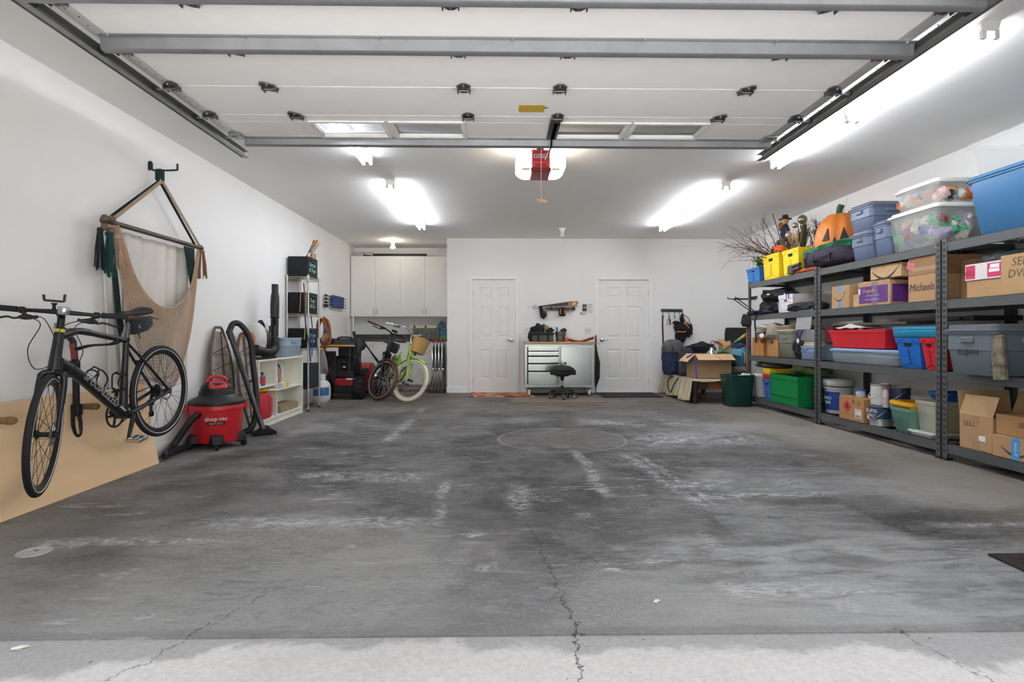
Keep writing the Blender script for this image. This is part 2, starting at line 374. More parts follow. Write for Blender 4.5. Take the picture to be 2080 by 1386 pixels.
def door(n, x0, x1, hinge_left):
    g = .004; a, b_ = x0 + g, x1 - g; w = b_ - a; y = YB + .015
    mb = MB(); z0, z1 = .018, 2.035
    st, mid = .115 * w / .77 + .01, .1
    pw = (w - 2 * st - mid) / 2
    rows = [(.27, .89), (1.02, 1.62), (1.74, 1.93)] if False else [(.25, .78), (.99, 1.56), (1.72, 1.91)]
    xs = [(a + st, a + st + pw), (b_ - st - pw, b_ - st)]
    # face built as a frame round six recessed, raised panels
    ys = [z0] + [v for r in rows for v in r] + [z1]; xx = [a, xs[0][0], xs[0][1], xs[1][0], xs[1][1], b_]
    for i in range(5):
        for j in range(len(ys) - 1):
            p = (i in (1, 3)) and (j in (1, 3, 5))
            X0, X1, Z0, Z1 = xx[i], xx[i + 1], ys[j], ys[j + 1]
            if not p: mb.quad((X0, y, Z0), (X1, y, Z0), (X1, y, Z1), (X0, y, Z1))
            else:
                def rg_(m, d): return [V((X0 + m, y + d, Z0 + m)), V((X1 - m, y + d, Z0 + m)), V((X1 - m, y + d, Z1 - m)), V((X0 + m, y + d, Z1 - m))]
                mb.loft([rg_(0, 0), rg_(.014, .009), rg_(.03, .009), rg_(.05, .002)], False, True)
    mb.loft([[V((a, y, z0)), V((b_, y, z0)), V((b_, y, z1)), V((a, y, z1))], [V((a, y + .04, z0)), V((b_, y + .04, z0)), V((b_, y + .04, z1)), V((a, y + .04, z1))]], False, True)
    d = ST(mb.build('door_%d' % n, mat('#ecebe9', .4, var=.015), sharp=10))
    hx = a - .002 if hinge_left else b_ + .002
    for z in (.22, 1.02, 1.8): MB().cyl((hx, y - .006, z - .05), (hx, y - .006, z + .05), .008, seg=8).build('hinge', HNGM, d)
    kx = b_ - .07 if hinge_left else a + .07; s = -1 if hinge_left else 1
    h = MB().lathe([(.033, 0), (.033, .008), (.016, .014), (.012, .05)], 16, (kx, y, .95), (0, -1, 0))
    h.tube(curve_pts([(kx, y - .048, .95), (kx + s * .03, y - .05, .955), (kx + s * .07, y - .05, .96), (kx + s * .11, y - .045, .952)], 4), .009, 8)
    h.build('door_handle', CHROME, d)
    t = MB(); c = .062
    t.box(x0 - c, YB - .018, 0, x0 + .004, YB + .0, 2.05 + c).box(x1 - .004, YB - .018, 0, x1 + c, YB, 2.05 + c).box(x0 + .004, YB - .018, 2.04, x1 - .004, YB, 2.05 + c)
    t.box(x0, YB, 0, x0 + .004, YB + .11, 2.05).box(x1 - .004, YB, 0, x1, YB + .11, 2.05).box(x0, YB, 2.04, x1, YB + .11, 2.05).box(x0, YB + .055, 0, x1, YB + .11, 2.04)
    t.box(x0, YB - .005, 0, x1, YB + .06, .016)
    ST(t.build('trim_%d' % n, TRIMM, bevel=.003))
door(1, *D1, True); door(2, *D2, False)
# ================= lights
def fixture(x, y0, y1, label, k_=1.):
    TUBE = mat('#f3f7ff', .4, emit=TUBE_E * k_, var=0)
    t = E('fluorescent_light', label, 'ceiling light', (x, y0, ZC), group=None)
    w, L_ = .115, y1 - y0
    MB().prism([(-w / 2, 0, 0), (w / 2, 0, 0), (w / 2 - .012, 0, -.05), (.035, 0, -.058), (-.035, 0, -.058), (-w / 2 + .012, 0, -.05)], (0, L_, 0)).build('housing', mat('#e6e5e2', .4), t)
    for k in (0, 1):
        a = .012 + k * (L_ / 2); b_ = a + L_ / 2 - .03
        for s in (-1, 1):
            MB().cyl((s * .036, a, -.078), (s * .036, b_, -.078), .0127, seg=12).build('tube', TUBE, t)
            for q in (a, b_): MB().box(s * .036 - .014, q - .012, -.098, s * .036 + .014, q + .012, -.05).build('lamp_holder', mat('#d9d8d4', .4), t, bevel=.004)
    return t
fixture(-1.31, 2.98, 5.43, 'long white double fluorescent fixture partly hidden above the raised garage door', .4)
fixture(2.70, 3.03, 5.48, 'long white double fluorescent fixture beside the garage door track over the storage racks', .85)
fixture(-1.26, 6.25, 8.75, 'lit white double fluorescent fixture on the ceiling in front of the wall cabinets', 1.0)
fixture(2.53, 6.25, 8.8, 'lit white double fluorescent fixture on the ceiling near the pumpkin on the rack', 1.25)
def bulb(p, label, lit):
    t = E('bulb_socket', label, 'light', p)
    MB().lathe([(.055, 0), (.055, -.012), (.04, -.03), (.028, -.07), (.026, -.085)], 20).build('socket', WHITE, t)
    MB().lathe([(.014, -.08), (.03, -.1), (.047, -.13), (.045, -.142), (.03, -.15)], 20).build('bulb', mat('#fff3dd', .4, emit=30.) if lit else mat('#dcdcd8', .35), t)
bulb((aZ(798, 488, ZC).x, aZ(798, 488, ZC).y, ZC), 'lit round bulb in a white ceiling socket above the wall cabinets', True)
bulb((aZ(1142, 464, ZC).x, aZ(1142, 464, ZC).y, ZC), 'unlit bulb in a white ceiling socket over the workbench', False)
# ================= raised garage door
ZD = 2.60
GD = mat('#efeeed', .5, var=.02, bump=.03, bscale=200)
dr = E('garage_door', 'white sectional garage door raised flat under the ceiling with steel struts', 'garage door', (0, 0, 0))
YS = [2.14, 2.6, 3.055, 3.51, 3.965, 4.43]; DX0, DX1 = -2.12, 2.16
WIN = [(aY(637, 252, 4.11).x, aY(775, 252, 4.11).x), (aY(798, 252, 4.11).x, aY(937, 252, 4.11).x), (aY(1132, 252, 4.11).x, aY(1272, 252, 4.11).x), (aY(1292, 252, 4.11).x, aY(1432, 252, 4.11).x)]
WY = (4.09, 4.37)
for k in range(5):
    y0, y1 = YS[k] + .0015, YS[k + 1] - .0015; mb = MB()
    if k < 4: mb.box(DX0, y0, ZD, DX1, y1, ZD + .045)
    else:
        xs = [DX0] + [v for w in WIN for v in w] + [DX1]
        mb.box(DX0, y0, ZD, DX1, WY[0], ZD + .045).box(DX0, WY[1], ZD, DX1, y1, ZD + .045)
        for i in range(0, len(xs), 2): mb.box(xs[i], WY[0], ZD, xs[i + 1], WY[1], ZD + .045)
    p = mb.build('door_section', GD, dr, bevel=.003)
    if k == 4:
        for w0, w1 in WIN:
            c = .028; f = MB()
            f.box(w0 - c, WY[0] - c, ZD - .012, w1 + c, WY[0] + .004, ZD - .0005).box(w0 - c, WY[1] - .004, ZD - .012, w1 + c, WY[1] + c, ZD - .0005)
            f.box(w0 - c, WY[0], ZD - .012, w0 + .004, WY[1], ZD - .0005).box(w1 - .004, WY[0], ZD - .012, w1 + c, WY[1], ZD - .0005)
            f.build('window_frame', mat('#e4e3e0', .45), dr, bevel=.003)
            MB().box(w0, WY[0], ZD + .02, w1, WY[1], ZD + .026).build('window_pane', mat('#e8ecec', .04, trans=.95, var=0, ior=1.1), dr)
# end stiles
for x in (DX0, DX1 - .075):
    for k in range(5): MB().box(x, YS[k] + .006, ZD - .003, x + .075, YS[k + 1] - .006, ZD - .0003).build('end_stile', mat('#cfcfcd', .35, .5), dr)
def strut(y, x0, x1, h=.068):
    pr = [(-.03, 0), (-.02, -.004), (-.014, -h + .012), (-.022, -h), (.0, -h - .002), (.006, -h + .012), (.012, -.006), (.03, -.001), (.03, 0)]
    pr2 = [(u + .004, v + .003) for u, v in pr[::-1]]
    o = MB().prism([(x0, y + u, ZD + v - .002) for u, v in [(-.04, 0), (-.04, -.004), (-.016, -.006), (-.012, -h + .006), (-.004, -h), (.03, -h), (.03, -h + .004), (.0, -h + .005), (-.006, -h + .01), (-.008, -.003), (-.01, 0)]], (x1 - x0, 0, 0)).build('strut', mat('#9b9da0', .42, .75, var=.1, scale=6), dr)
    for i in range(7):
        x = x0 + .05 + (x1 - x0 - .1) * i / 6
        MB().lathe([(.009, 0), (.009, -.006), (.005, -.009)], 8, (x, y - .03, ZD - .006)).build('bolt', STEEL, dr)
strut(2.50, -2.14, 2.2); strut(2.945, aY(207, 90, 2.945).x, aY(1853, 90, 2.945).x); strut(4.44, aY(498, 290, 4.44).x, aY(1565, 290, 4.44).x, .055)
def hinge(x, y, side):
    g = DGALV; pts = [(-.04, .0), (.04, .0), (.045, .02), (.012, .06), (-.012, .06), (-.045, .02)]
    mb = MB()
    k = {0: 0, -1: .03, 1: -.03}[side]
    mb.prism([(x + u + k * (v / .06) * .8, y - .012 - v, ZD - .003) for u, v in pts], (0, 0, -.008)).prism([(x + u * .95 - k * (v / .06) * .5, y + .012 + v * .75, ZD - .003) for u, v in pts], (0, 0, -.008))
    mb.cyl((x - .042, y, ZD - .02), (x + .042, y, ZD - .02), .0085, seg=10)
    for s in (-1, 1): mb.box(x + s * .038 - .003, y - .03, ZD - .03, x + s * .038 + .003, y + .03, ZD - .003)
    h = mb.build('hinge', g, dr)
    MB().lathe([(.008, 0), (.008, -.006), (.004, -.009)], 8, (x, y - .045, ZD - .011)).lathe([(.006, 0), (.006, -.005)], 8, (x, y + .04, ZD - .011)).build('bolt', STEEL, h)
    return h
HX_ = [-1.46, -.245, .36, 1.545]
for k in (1, 2, 3, 4):
    for x in HX_: hinge(x + (0.03 if k == 4 and x == .36 else 0), YS[k], 1 if x < -1 else -1 if x > 1 else 0)
    for x, s in ((DX0 + .055, -1), (DX1 - .055, 1)):
        h = hinge(x, YS[k], s)
        MB().cyl((x, YS[k], ZD - .025), (x + s * .12, YS[k], ZD - .025), .006, seg=8).build('roller_stem', STEEL, h)
        MB().lathe([(.012, -.012), (.023, -.01), (.02, 0), (.023, .01), (.012, .012)], 16, (x + s * .105, YS[k], ZD - .025), (1, 0, 0)).build('roller', mat('#2d2d2e', .5), h)
for x, s in ((DX0 + .06, -1), (DX1 - .06, 1)):
    b_ = MB().box(x - .04, 4.30, ZD - .02, x + .04, 4.42, ZD - .003).build('top_bracket', GALV, dr, bevel=.004)
    MB().cyl((x, 4.36, ZD - .025), (x + s * .12, 4.36, ZD - .025), .006, seg=8).build('roller_stem', STEEL, b_)
yl = MB().box(aZ(1054, 218, ZD).x, 3.765, ZD - .002, aZ(1106, 218, ZD).x, 3.885, ZD - .0003).build('warning_label', mat('#c9a53a', .5, var=.1, scale=40), dr)
MB().box(.28, 3.8, ZD - .003, .31, 3.815, ZD - .0021).build('label_mark', mat('#54431c', .6), yl)
lb = MB().box(aZ(1200, 112, ZD).x, 3.075, ZD - .002, aZ(1258, 112, ZD).x, 3.10, ZD - .0003).build('paper_label', mat('#e6e3de', .6), dr)
MB().box(.62, 3.078, ZD - .003, .66, 3.097, ZD - .0021).build('label_mark', mat('#a33a34', .6), lb)
pl = MB().box(.345, 4.0, ZD - .012, .425, 4.40, ZD - .003).build('opener_plate', mat('#4c4d50', .4, .7), dr, bevel=.003)
MB().tube([(.385, 4.36, ZD - .02), (.385, 4.40, ZD - .06), (.375, 4.58, ZD - .07), (.365, 4.72, 2.53)], .008, 8).build('arm', DKM, dr)
for x in (DX0, DX1):
    for k in range(5):
        mb = MB()
        for j in range(5): mb.cyl((x + .037 + (1 if x < 0 else -1) * .012 * (j % 2), YS[k] + .08 + j * .075, ZD - .0025), (x + .037 + (1 if x < 0 else -1) * .012 * (j % 2), YS[k] + .08 + j * .075, ZD - .006), .003, seg=6)
        mb.build('rivet', DKM, dr)
def track(x, s, label):
    t = E('door_track', label, 'rail', (x, 0, ZD - .025))
    pr = [(-.02, .026), (.012, .028), (.026, .022), (.03, 0), (.026, -.022), (.012, -.028), (-.02, -.026), (-.02, -.023), (.01, -.025), (.023, -.02), (.027, 0), (.023, .02), (.01, .025), (-.02, .023)]
    MB().prism([(s * u, 2.05, v) for u, v in pr], (0, 2.73, 0)).build('channel', mat('#8f908e', .42, .7, var=.15), t)
    MB().box(min(s * .03, s * .062), 2.05, .018, max(s * .03, s * .062), 4.76, .022).box(min(s * .03, s * .034), 2.05, -.028, max(s * .03, s * .034), 4.76, .03).build('angle_bar', mat('#8b8c8a', .45, .7, var=.15), t)
    for y in (2.3, 4.55):
        MB().box(s * .034 - .002 if s > 0 else s * .034 - .006, y - .015, .0, s * .034 + .006 if s > 0 else s * .034 + .002, y + .015, ZC - ZD + .025).build('hanger_strap', GALV, t)
        MB().lathe([(.009, 0), (.009, .007)], 8, (s * .034, y, -.01), (-s, 0, 0)).build('bolt', STEEL, t)
    return t
track(DX0 - .06, -1, 'steel garage door track along the hammock side of the raised door'); track(DX1 + .06, 1, 'steel garage door track beside the long fluorescent fixture')
# ================= opener
op = E('garage_door_opener', 'red garage door opener with glowing white lenses hanging from the ceiling', 'door opener', (.345, 5.0, 2.515))
MB().loft([rrect(.17, .3, .02, z, (0, .15)) for z in (.0, .005, .19)] + [rrect(.16, .28, .02, .195, (0, .15))]).build('housing', mat('#98202a', .35, coat=.3), op)
MB().box(-.087, -.006, .075, .087, 0, .083).build('seam_strip', mat('#b7555a', .4), op)
MB().box(-.09, -.004, .0, .09, .01, .032).build('lower_grille', mat('#5e1317', .5), op)
LENS = mat('#fff4e2', .5, emit=5., var=.03)
for s in (-1, 1):
    MB().loft([[V((s * x, y, z)) for y, z in ((.01, .0 + a), (.29, .0 + a), (.29, .215 - c), (.01, .215 - c))] for x, a, c in ((.086, .0, .0), (.15, .0, .005), (.2, .02, .05), (.225, .05, .085))]).build('lens', LENS, op, bevel=.015)
    MB().box(min(s * .1, s * .17), .004, .012, max(s * .1, s * .17), .009, .03).build('vent_slot', mat('#b59c84', .6), op, bevel=.003)
pn = MB().box(-.058, -.004, .125, .058, .002, .15).build('brand_plate', BLACK, op)
for a in ((-.06, .122, .06, .125), (-.06, .15, .06, .153), (-.063, .122, -.058, .153), (.058, .122, .063, .153)): MB().box(a[0], -.005, a[1], a[2], .001, a[3]).build('plate_border', WHITE, op)
txt('LiftMaster', .022, (0, -.0045, .1375), (1, 0, 0), (0, 0, 1), WHITE, op, sx=1.05)
txt('355', .014, (-.062, -.0015, .055), (1, 0, 0), (0, 0, 1), mat('#d9a7a7', .5), op)
txt('myQ', .014, (.058, -.0015, .057), (1, 0, 0), (0, 0, 1), mat('#d9a7a7', .5), op)
MB().box(-.03, -.55, .22, .03, .3, .25).build('rail', DGALV, op, bevel=.003)
for s in (-1, 1): MB().box(s * .11 - .012, .1, .2, s * .11 + .012, .104, ZC - 2.515).build('hanger_strap', GALV, op)
cb = MB()
for k in range(4): cb.torus((-.13 + .02 * k, .02 + k * .01, .24 + .006 * k), .05 + .012 * (k % 3), .0025, (rnd.uniform(-.4, .4), 1, rnd.uniform(-.3, .3)), 24, 5)
cb.tube(curve_pts([(-.26, .0, .27), (-.2, -.01, .23), (-.12, 0, .22), (-.02, 0, .24)], 6), .0025, 5)
cb.build('wire_coil', mat('#4a3f39', .6), op)
MB().tube(curve_pts([(-.005, -.1, .22), (-.004, -.1, .1), (-.006, -.1, -.1), (-.005, -.1, -.275)], 4), .003, 6).build('release_cord', mat('#cfa79b', .7), op)
MB().tube([(-.045, -.1, -.28), (.045, -.1, -.292)], .009, 8).tube([(-.035, -.1, -.296), (.05, -.1, -.308)], .006, 8).build('release_handle', mat('#c9a08d', .6), op)
dr['kind'] = 'thing'
# ================= bicycles (local frame: +X forward, +Y left, +Z up, origin at the rear hub)
def wheel(par, c, Rw, tr, col, name='wheel', stripe=None, rimc='#232425', nsp=28, rotor=None, spokec='#3a3a3b', mtx=None, hubw=.05, rimd=.03):
    X = mtx if mtx is not None else M.Translation(c)
    w = MB().at(X).torus((0, 0, 0), Rw - tr, tr, (0, 1, 0), 56, 10).build(name, col, par)
    rim = MB().at(X); Ri = Rw - 2 * tr
    pr = [(Ri + .006, -.011), (Ri + .006, .011), (Ri - rimd * .5, .011), (Ri - rimd, .004), (Ri - rimd, -.004), (Ri - rimd * .5, -.011)]
    rings = [[V((r * math.cos(t), y, r * math.sin(t))) for r, y in pr] for t in [2 * PI * i / 56 for i in range(56)]]
    rings.append(rings[0]); rim.loft(rings, False, False).build('rim', mat(rimc, .35, .4), w)
    sp = MB().at(X)
    for i in range(nsp):
        a = 2 * PI * i / nsp; s = 1 if i % 2 else -1; b = a + (1.1 if (i // 2) % 2 else -1.1)
        sp.tube([(.024 * math.cos(b), s * hubw * .75, .024 * math.sin(b)), ((Ri - rimd * .6) * math.cos(a), s * .003, (Ri - rimd * .6) * math.sin(a))], .0014, 4)
    sp.build('spokes', mat(spokec, .35, .7), w)
    MB().at(X).lathe([(.009, -hubw - .01), (.009, -hubw), (.026, -hubw + .008), (.026, -hubw + .014), (.015, -hubw + .02), (.014, 0), (.015, hubw - .02), (.026, hubw - .014), (.026, hubw - .008), (.009, hubw), (.009, hubw + .01)], 18, (0, 0, 0), (0, 1, 0)).build('hub', BLACK, w)
    if stripe:
        for s in (-1, 1): MB().at(X).torus((0, s * tr * .82, 0), Rw - tr * 1.62, .0028, (0, 1, 0), 56, 6).build('reflective_stripe', mat(stripe, .3), w)
    if rotor:
        d = MB().at(X); y = rotor[0]; rr = rotor[1]
        for r0, r1 in ((rr, rr - .014), (.03, .018)):
            d.loft([ring((0, y, 0), r0, (0, 1, 0), 40), ring((0, y, 0), r1, (0, 1, 0), 40), ring((0, y + .002, 0), r1, (0, 1, 0), 40), ring((0, y + .002, 0), r0, (0, 1, 0), 40), ring((0, y, 0), r0, (0, 1, 0), 40)], False, False)
        for i in range(6):
            a = i * PI / 3; d.tube([(.02 * math.cos(a), y + .001, .02 * math.sin(a)), ((rr - .012) * math.cos(a + .5), y + .001, (rr - .012) * math.sin(a + .5))], .003, 5)
        d.build('brake_disc', mat('#9a9b9c', .3, .9), w)
    return w
def steer(g, a):
    hb, ht = V((g['hb'][0], 0, g['hb'][1])), V((g['ht'][0], 0, g['ht'][1]))
    return M.Translation(hb) @ M.Rotation(a, 4, (ht - hb).normalized()) @ M.Translation(-hb)
def p3(p, y=0.): return V((p[0], y, p[1]))
def drivetrain(b, g, ring_r=.085, col=None, chainc=BLACK, crank=(.17, -.9), pedc=None, guard=False):
    bb = g['bb']; col = col or BLACK; y = -.05
    cr_ = MB().torus(p3(bb, y), ring_r, .007, (0, 1, 0), 36, 6)
    for i in range(5):
        a = i * 2 * PI / 5; cr_.tube([p3(bb, y), (bb[0] + ring_r * math.cos(a), y, bb[1] + ring_r * math.sin(a))], .008, 6)
    cr_.cyl(p3(bb, .06), p3(bb, -.07), .02, seg=14)
    cs = cr_.build('chainring', col, b)
    for s in (1, -1):
        L_, a = crank; a = a if s < 0 else a + PI
        e = (bb[0] + L_ * math.cos(a), bb[1] + L_ * math.sin(a))
        k = MB().loft([rrect(.03, .016, .006, 0) for _ in (0,)] and [ring(p3(bb, s * .075), .017, (math.cos(a), 0, math.sin(a)), 8), ring(p3(e, s * .085), .011, (math.cos(a), 0, math.sin(a)), 8)]).build('crank_arm', BLACK, b)
        pd = MB().cbox((e[0], s * .14, e[1]), (.06, .012, .02))
        for q in (-1, 1): pd.cbox((e[0] + q * .042, s * .14, e[1]), (.016, .095, .024))
        pd.cbox((e[0], s * .185, e[1]), (.09, .012, .024)).cbox((e[0], s * .1, e[1]), (.09, .012, .024)).cyl((e[0], s * .08, e[1]), (e[0], s * .15, e[1]), .007, seg=8)
        pd.build('pedal', pedc or CHROME, b, bevel=.002)
    r2 = .04
    ch = MB(); d = V((bb[0], 0, bb[1])); an = math.atan2(bb[1], bb[0])
    for q in (1, -1):
        n = V((-math.sin(an), 0, math.cos(an))) * q
        ch.tube([n * r2 + V((0, y, 0)), d + n * ring_r + V((0, y, 0))], .004, 5)
    ch.build('chain', DKM, b)
    cg = MB()
    for k in range(5): cg.lathe([(.05 - .005 * k, 0), (.05 - .005 * k, .003)], 20, (0, -.03 - .005 * k, 0), (0, 1, 0))
    cg.lathe([(.02, -.028), (.02, -.058)], 12, (0, 0, 0), (0, 1, 0)).build('cassette', DKM, b)
    MB().tube(curve_pts([(.0, -.065, -.01), (-.005, -.075, -.05), (.02, -.07, -.09), (.03, -.065, -.17)], 5), .011, 8).cbox((.03, -.065, -.17), (.03, .014, .04)).cyl((.02, -.06, -.09), (.02, -.078, -.09), .024, seg=12).cyl((.03, -.058, -.17), (.03, -.072, -.17), .022, seg=12).build('derailleur', BLACK, b)
def saddle_mesh(c, L_=.27, w=.075, tilt=0., drop=.03):
    def fn(u, v):
        x = (u - .45) * L_; ww = (.018 + (w - .018) * max(0, min(1, (.62 - u) / .5)) ** .8) if u < .62 else .018 + .003 * (1 - u)
        a = PI * v * 2; k = (.018 + .014 * (1 - u))
        e = 1 if 0 < u < 1 else .25
        return V((c[0] + x, ww * math.cos(a) * e, c[1] + k * max(math.sin(a), -.55) * e + .012 * (2 * u - 1) ** 2 + x * tilt))
    return MB().grid(fn, 14, 16).loft([[fn(0, j / 16) for j in range(16)], [fn(0, j / 16) for j in range(16)]], True, False).loft([[fn(1, j / 16) for j in range(16)], [fn(1, j / 16) for j in range(16)]], True, False)
def hybrid():
    b = E('bicycle', 'matte black flat-bar bicycle hung on the wall above the plywood sheet', 'bicycle')
    FR = mat('#1b1d20', .38, .1, var=.05, coat=.15)
    g = dict(bb=(.432, -.064), sc=(.332, .428), ht=(.895, .566), hb=(.962, .346), fh=(1.089, 0))
    ST_ = steer(g, math.radians(27))
    f = MB()
    f.tube([p3(g['hb']), p3((.945, .41)), p3((.915, .5)), p3(g['ht'])], [.034, .029, .026, .024], 14)
    f.tube(curve_pts([p3((.935, .385)), p3((.8, .29)), p3((.6, .1)), p3(g['bb'])], 5), [.036, .036, .036, .035, .035, .034, .033, .033, .033, .033, .032, .032, .032, .031, .031, .03], 14)
    f.tube(curve_pts([p3((.895, .535)), p3((.75, .545)), p3((.55, .49)), p3(g['sc'])], 5), [.026] * 4 + [.021] * 4 + [.018] * 8, 12)
    f.tube([p3(g['bb']), p3((.37, .25)), p3(g['sc'])], [.03, .02, .019], 12)
    for s in (-1, 1):
        f.tube(curve_pts([p3(g['bb'], s * .025), p3((.3, -.045), s * .05), p3((.12, -.02), s * .06), p3((0, 0), s * .062)], 4), [.016] * 5 + [.012] * 8, 8)
        f.tube(curve_pts([p3((.338, .41), s * .012), p3((.22, .27), s * .035), p3((0, .01), s * .06)], 4), .0095, 8)
        f.cyl((0, s * .068, 0), (0, s * .054, 0), .022, seg=14)
    f.tube([(.21, -.036, .262), (.21, .036, .262)], .008, 8)
    f.cyl(p3(g['bb'], -.045), p3(g['bb'], .045), .029, seg=16)
    fr = f.build('frame', FR, b)
    # name along the down tube
    a, c = V((.8, 0, .295)), V((.5, 0, .005)); d = (c - a).normalized(); n = V((d.z, 0, -d.x))
    txt('SPECIALIZED', .074, (a + c) * .5 + V((0, .036, 0)) + n * .002, d, -n if False else V((0, 1, 0)).cross(d), mat('#8d9094', .4), b, sx=.86, ext=.001)
    txt('SIRRUS', .02, V((.47, .033, -.015)), d, V((0, 1, 0)).cross(d), mat('#c9cbcc', .4), b, ext=.001)
    MB().at(ST_).tube([p3((.892, .574)), p3((.897, .556))], .0265, 16).build('headset_ring', mat('#cdc640', .4), b)
    fk = MB().at(ST_)
    cr_ = (.975, .315)
    for s in (-1, 1): fk.tube(curve_pts([p3((.966, .335), s * .008), p3((.985, .325), s * .045), p3((1.0, .28), s * .056), p3((1.04, .14), s * .056), p3(g['fh'], s * .054)], 5), [.02] * 8 + [.0165] * 7 + [.012] * 6, 10)
    for s in (-1, 1): fk.cyl(p3(g['fh'], s * .062), p3(g['fh'], s * .046), .017, seg=12)
    fk.build('fork', FR, b)
    wheel(b, None, .343, .0175, RUB, stripe='#d6d8d6', mtx=ST_ @ M.Translation(p3(g['fh'])), rotor=(.035, .07), hubw=.045)
    wheel(b, None, .343, .0175, RUB, stripe='#d6d8d6', mtx=M(), rotor=(.042, .07), hubw=.05)
    # cockpit
    hc = V((.905, 0, .672))
    MB().at(ST_).tube([p3((.888, .575)), p3((.872, .62)), p3((.868, .65))], .019, 12).tube([p3((.87, .645)), hc], .02, 12).build('stem', BLACK, b)
    pts = [V((.905 - .03 * (abs(t) ** 2), t * .31, .672 + .004 * math.cos(t * 3))) for t in (-1, -.8, -.6, -.4, -.15, 0, .15, .4, .6, .8, 1)]
    MB().at(ST_).tube(pts, [.0115] * 4 + [.0145, .0155, .0145] + [.0115] * 4, 10).build('handlebar', BLACK, b)
    for s in (-1, 1):
        MB().at(ST_).lathe([(.0165, 0), (.0175, .004), (.0165, .01), (.0165, .115), (.019, .122), (.019, .132)], 14, (.905 - .03 * .4, s * .195, .673), (-.12, s, 0)).build('grip', mat('#202225', .8, bump=.2, bscale=200), b)
        lv = MB().at(ST_)
        lv.cyl((.9, s * .185, .672), (.9, s * .16, .672), .019, seg=12)
        lv.tube(curve_pts([(.905, s * .165, .665), (.93, s * .15, .645), (.945, s * .12, .64), (.95, s * .09, .645)], 4), [.012] * 4 + [.014] * 5 + [.01] * 4, 8)
        lv.tube(curve_pts([(.945, s * .15, .64), (.965, s * .19, .632), (.965, s * .22, .638), (.96, s * .275, .62), (.955, s * .29, .615)], 4), .006, 8)
        lv.ball((.925, s * .15, .635), (.03, .035, .014)).build('brake_lever', BLACK, b)
    MB().at(ST_).lathe([(.026, -.024), (.03, -.018), (.03, .016), (.027, .02)], 24, (.918, .02, .69), (0, .05, 1)).build('bell', mat('#b9bcbf', .3, .8), b)
    pm = MB().at(ST_).tube([(.9, -.03, .675), (.9, -.03, .71), (.9, -.03, .725)], [.012, .008, .018], 10)
    pm.cbox((.9, -.03, .738), (.04, .085, .01)).prism([(.88, -.077, .735), (.88, -.072, .735), (.88, -.078, .77), (.88, -.084, .77)], (.04, 0, 0)).prism([(.88, .012, .735), (.88, .018, .735), (.88, .02, .78), (.88, .013, .78)], (.04, 0, 0))
    pm.build('phone_mount', BLACK, b, bevel=.002)
    cb = MB()
    for pts in (((.93, -.13, .64), (1.02, -.06, .61), (1.06, -.1, .48), (1.0, -.08, .36), (.94, -.02, .37)), ((.93, .13, .64), (1.0, .09, .6), (1.03, .14, .47), (.98, .1, .33), (.93, .035, .3)), ((.93, .12, .645), (1.01, .05, .62), (1.04, .02, .57)), ((.93, -.12, .645), (1.0, -.04, .63), (1.0, .04, .42), (1.02, .06, .25), (1.05, .06, .1))):
        cb.tube(curve_pts([ST_ @ V(p) if i < 3 else V(p) for i, p in enumerate(pts)], 6), .0026, 6)
    cb.build('brake_cable', BLACK, b)
    MB().tube([p3((.335, .42)), p3((.3, .52)), p3((.275, .575))], .0155, 12).build('seatpost', mat('#5c6064', .35, .6), b)
    MB().lathe([(.021, -.012), (.022, .012)], 14, p3((.332, .435)), (-.2, 0, .9)).build('seat_clamp', BLACK, b)
    sd = saddle_mesh((.23, .605)).build('saddle', mat('#232324', .6), b)
    MB().tube([(.34, -.02, .58), (.14, -.022, .578)], .004, 6).tube([(.34, .02, .58), (.14, .022, .578)], .004, 6).build('saddle_rail', mat('#7c4034', .4, .5), sd)
    bag = MB().loft([[V((x, sy * w, z)) for sy, z in ((-1, z0), (1, z0), (1, z1), (-1, z1))] for x, w, z0, z1 in ((.3, .02, .47, .57), (.27, .04, .462, .575), (.16, .05, .475, .578), (.1, .045, .50, .575), (.085, .03, .52, .56))]).build('saddle_bag', FABK, b, bevel=.012)
    txt('C', .035, (.25, .0465, .515), (-1, 0, 0), (0, 0, 1), mat('#b9bcbe', .4), bag, ext=.001)
    MB().tube(curve_pts([(.1, 0, .565), (.04, .01, .558), (-.02, .015, .54)], 4), .004, 6).tube([(.26, .04, .47), (.258, .045, .43)], .004, 6).build('strap', BLACK, bag)
    drivetrain(b, g, crank=(.17, PI - 1.01))
    def cage(o, d, n, k):
        o, d, n = V(o), V(d).normalized(), V(n).normalized(); mb = MB()
        mb.tube([o, o + d * .1], .006, 6)
        for s in (-1, 1):
            sv = V((0, s, 0))
            mb.tube(curve_pts([o + d * .1, o + d * .12 + n * .03 + sv * .035, o + d * .11 + n * .075 + sv * .03, o + d * .05 + n * .09 + sv * .02, o + d * .02 + n * .06 + sv * .035, o + n * .01 + sv * .02, o], 4), .0055, 6)
        mb.tube([o + d * .11 + n * .075 + V((0, .03, 0)), o + d * .13 + n * .085, o + d * .11 + n * .075 + V((0, -.03, 0))], .0055, 6)
        mb.build('bottle_cage', BLACK, b)
    cage((.62, 0, .155), (.7, 0, .7), (-.7, 0, .7), 0); cage((.4, 0, .09), (-.2, 0, 1), (1, 0, .2), 1)
    return b
hb = hybrid()
tl = math.atan2(.14, 1.08)
hb.matrix_world = M.Translation((-2.585, 4.25, .62)) @ M.Rotation(-PI / 2, 4, 'Z') @ M.Rotation(tl, 4, 'Y')
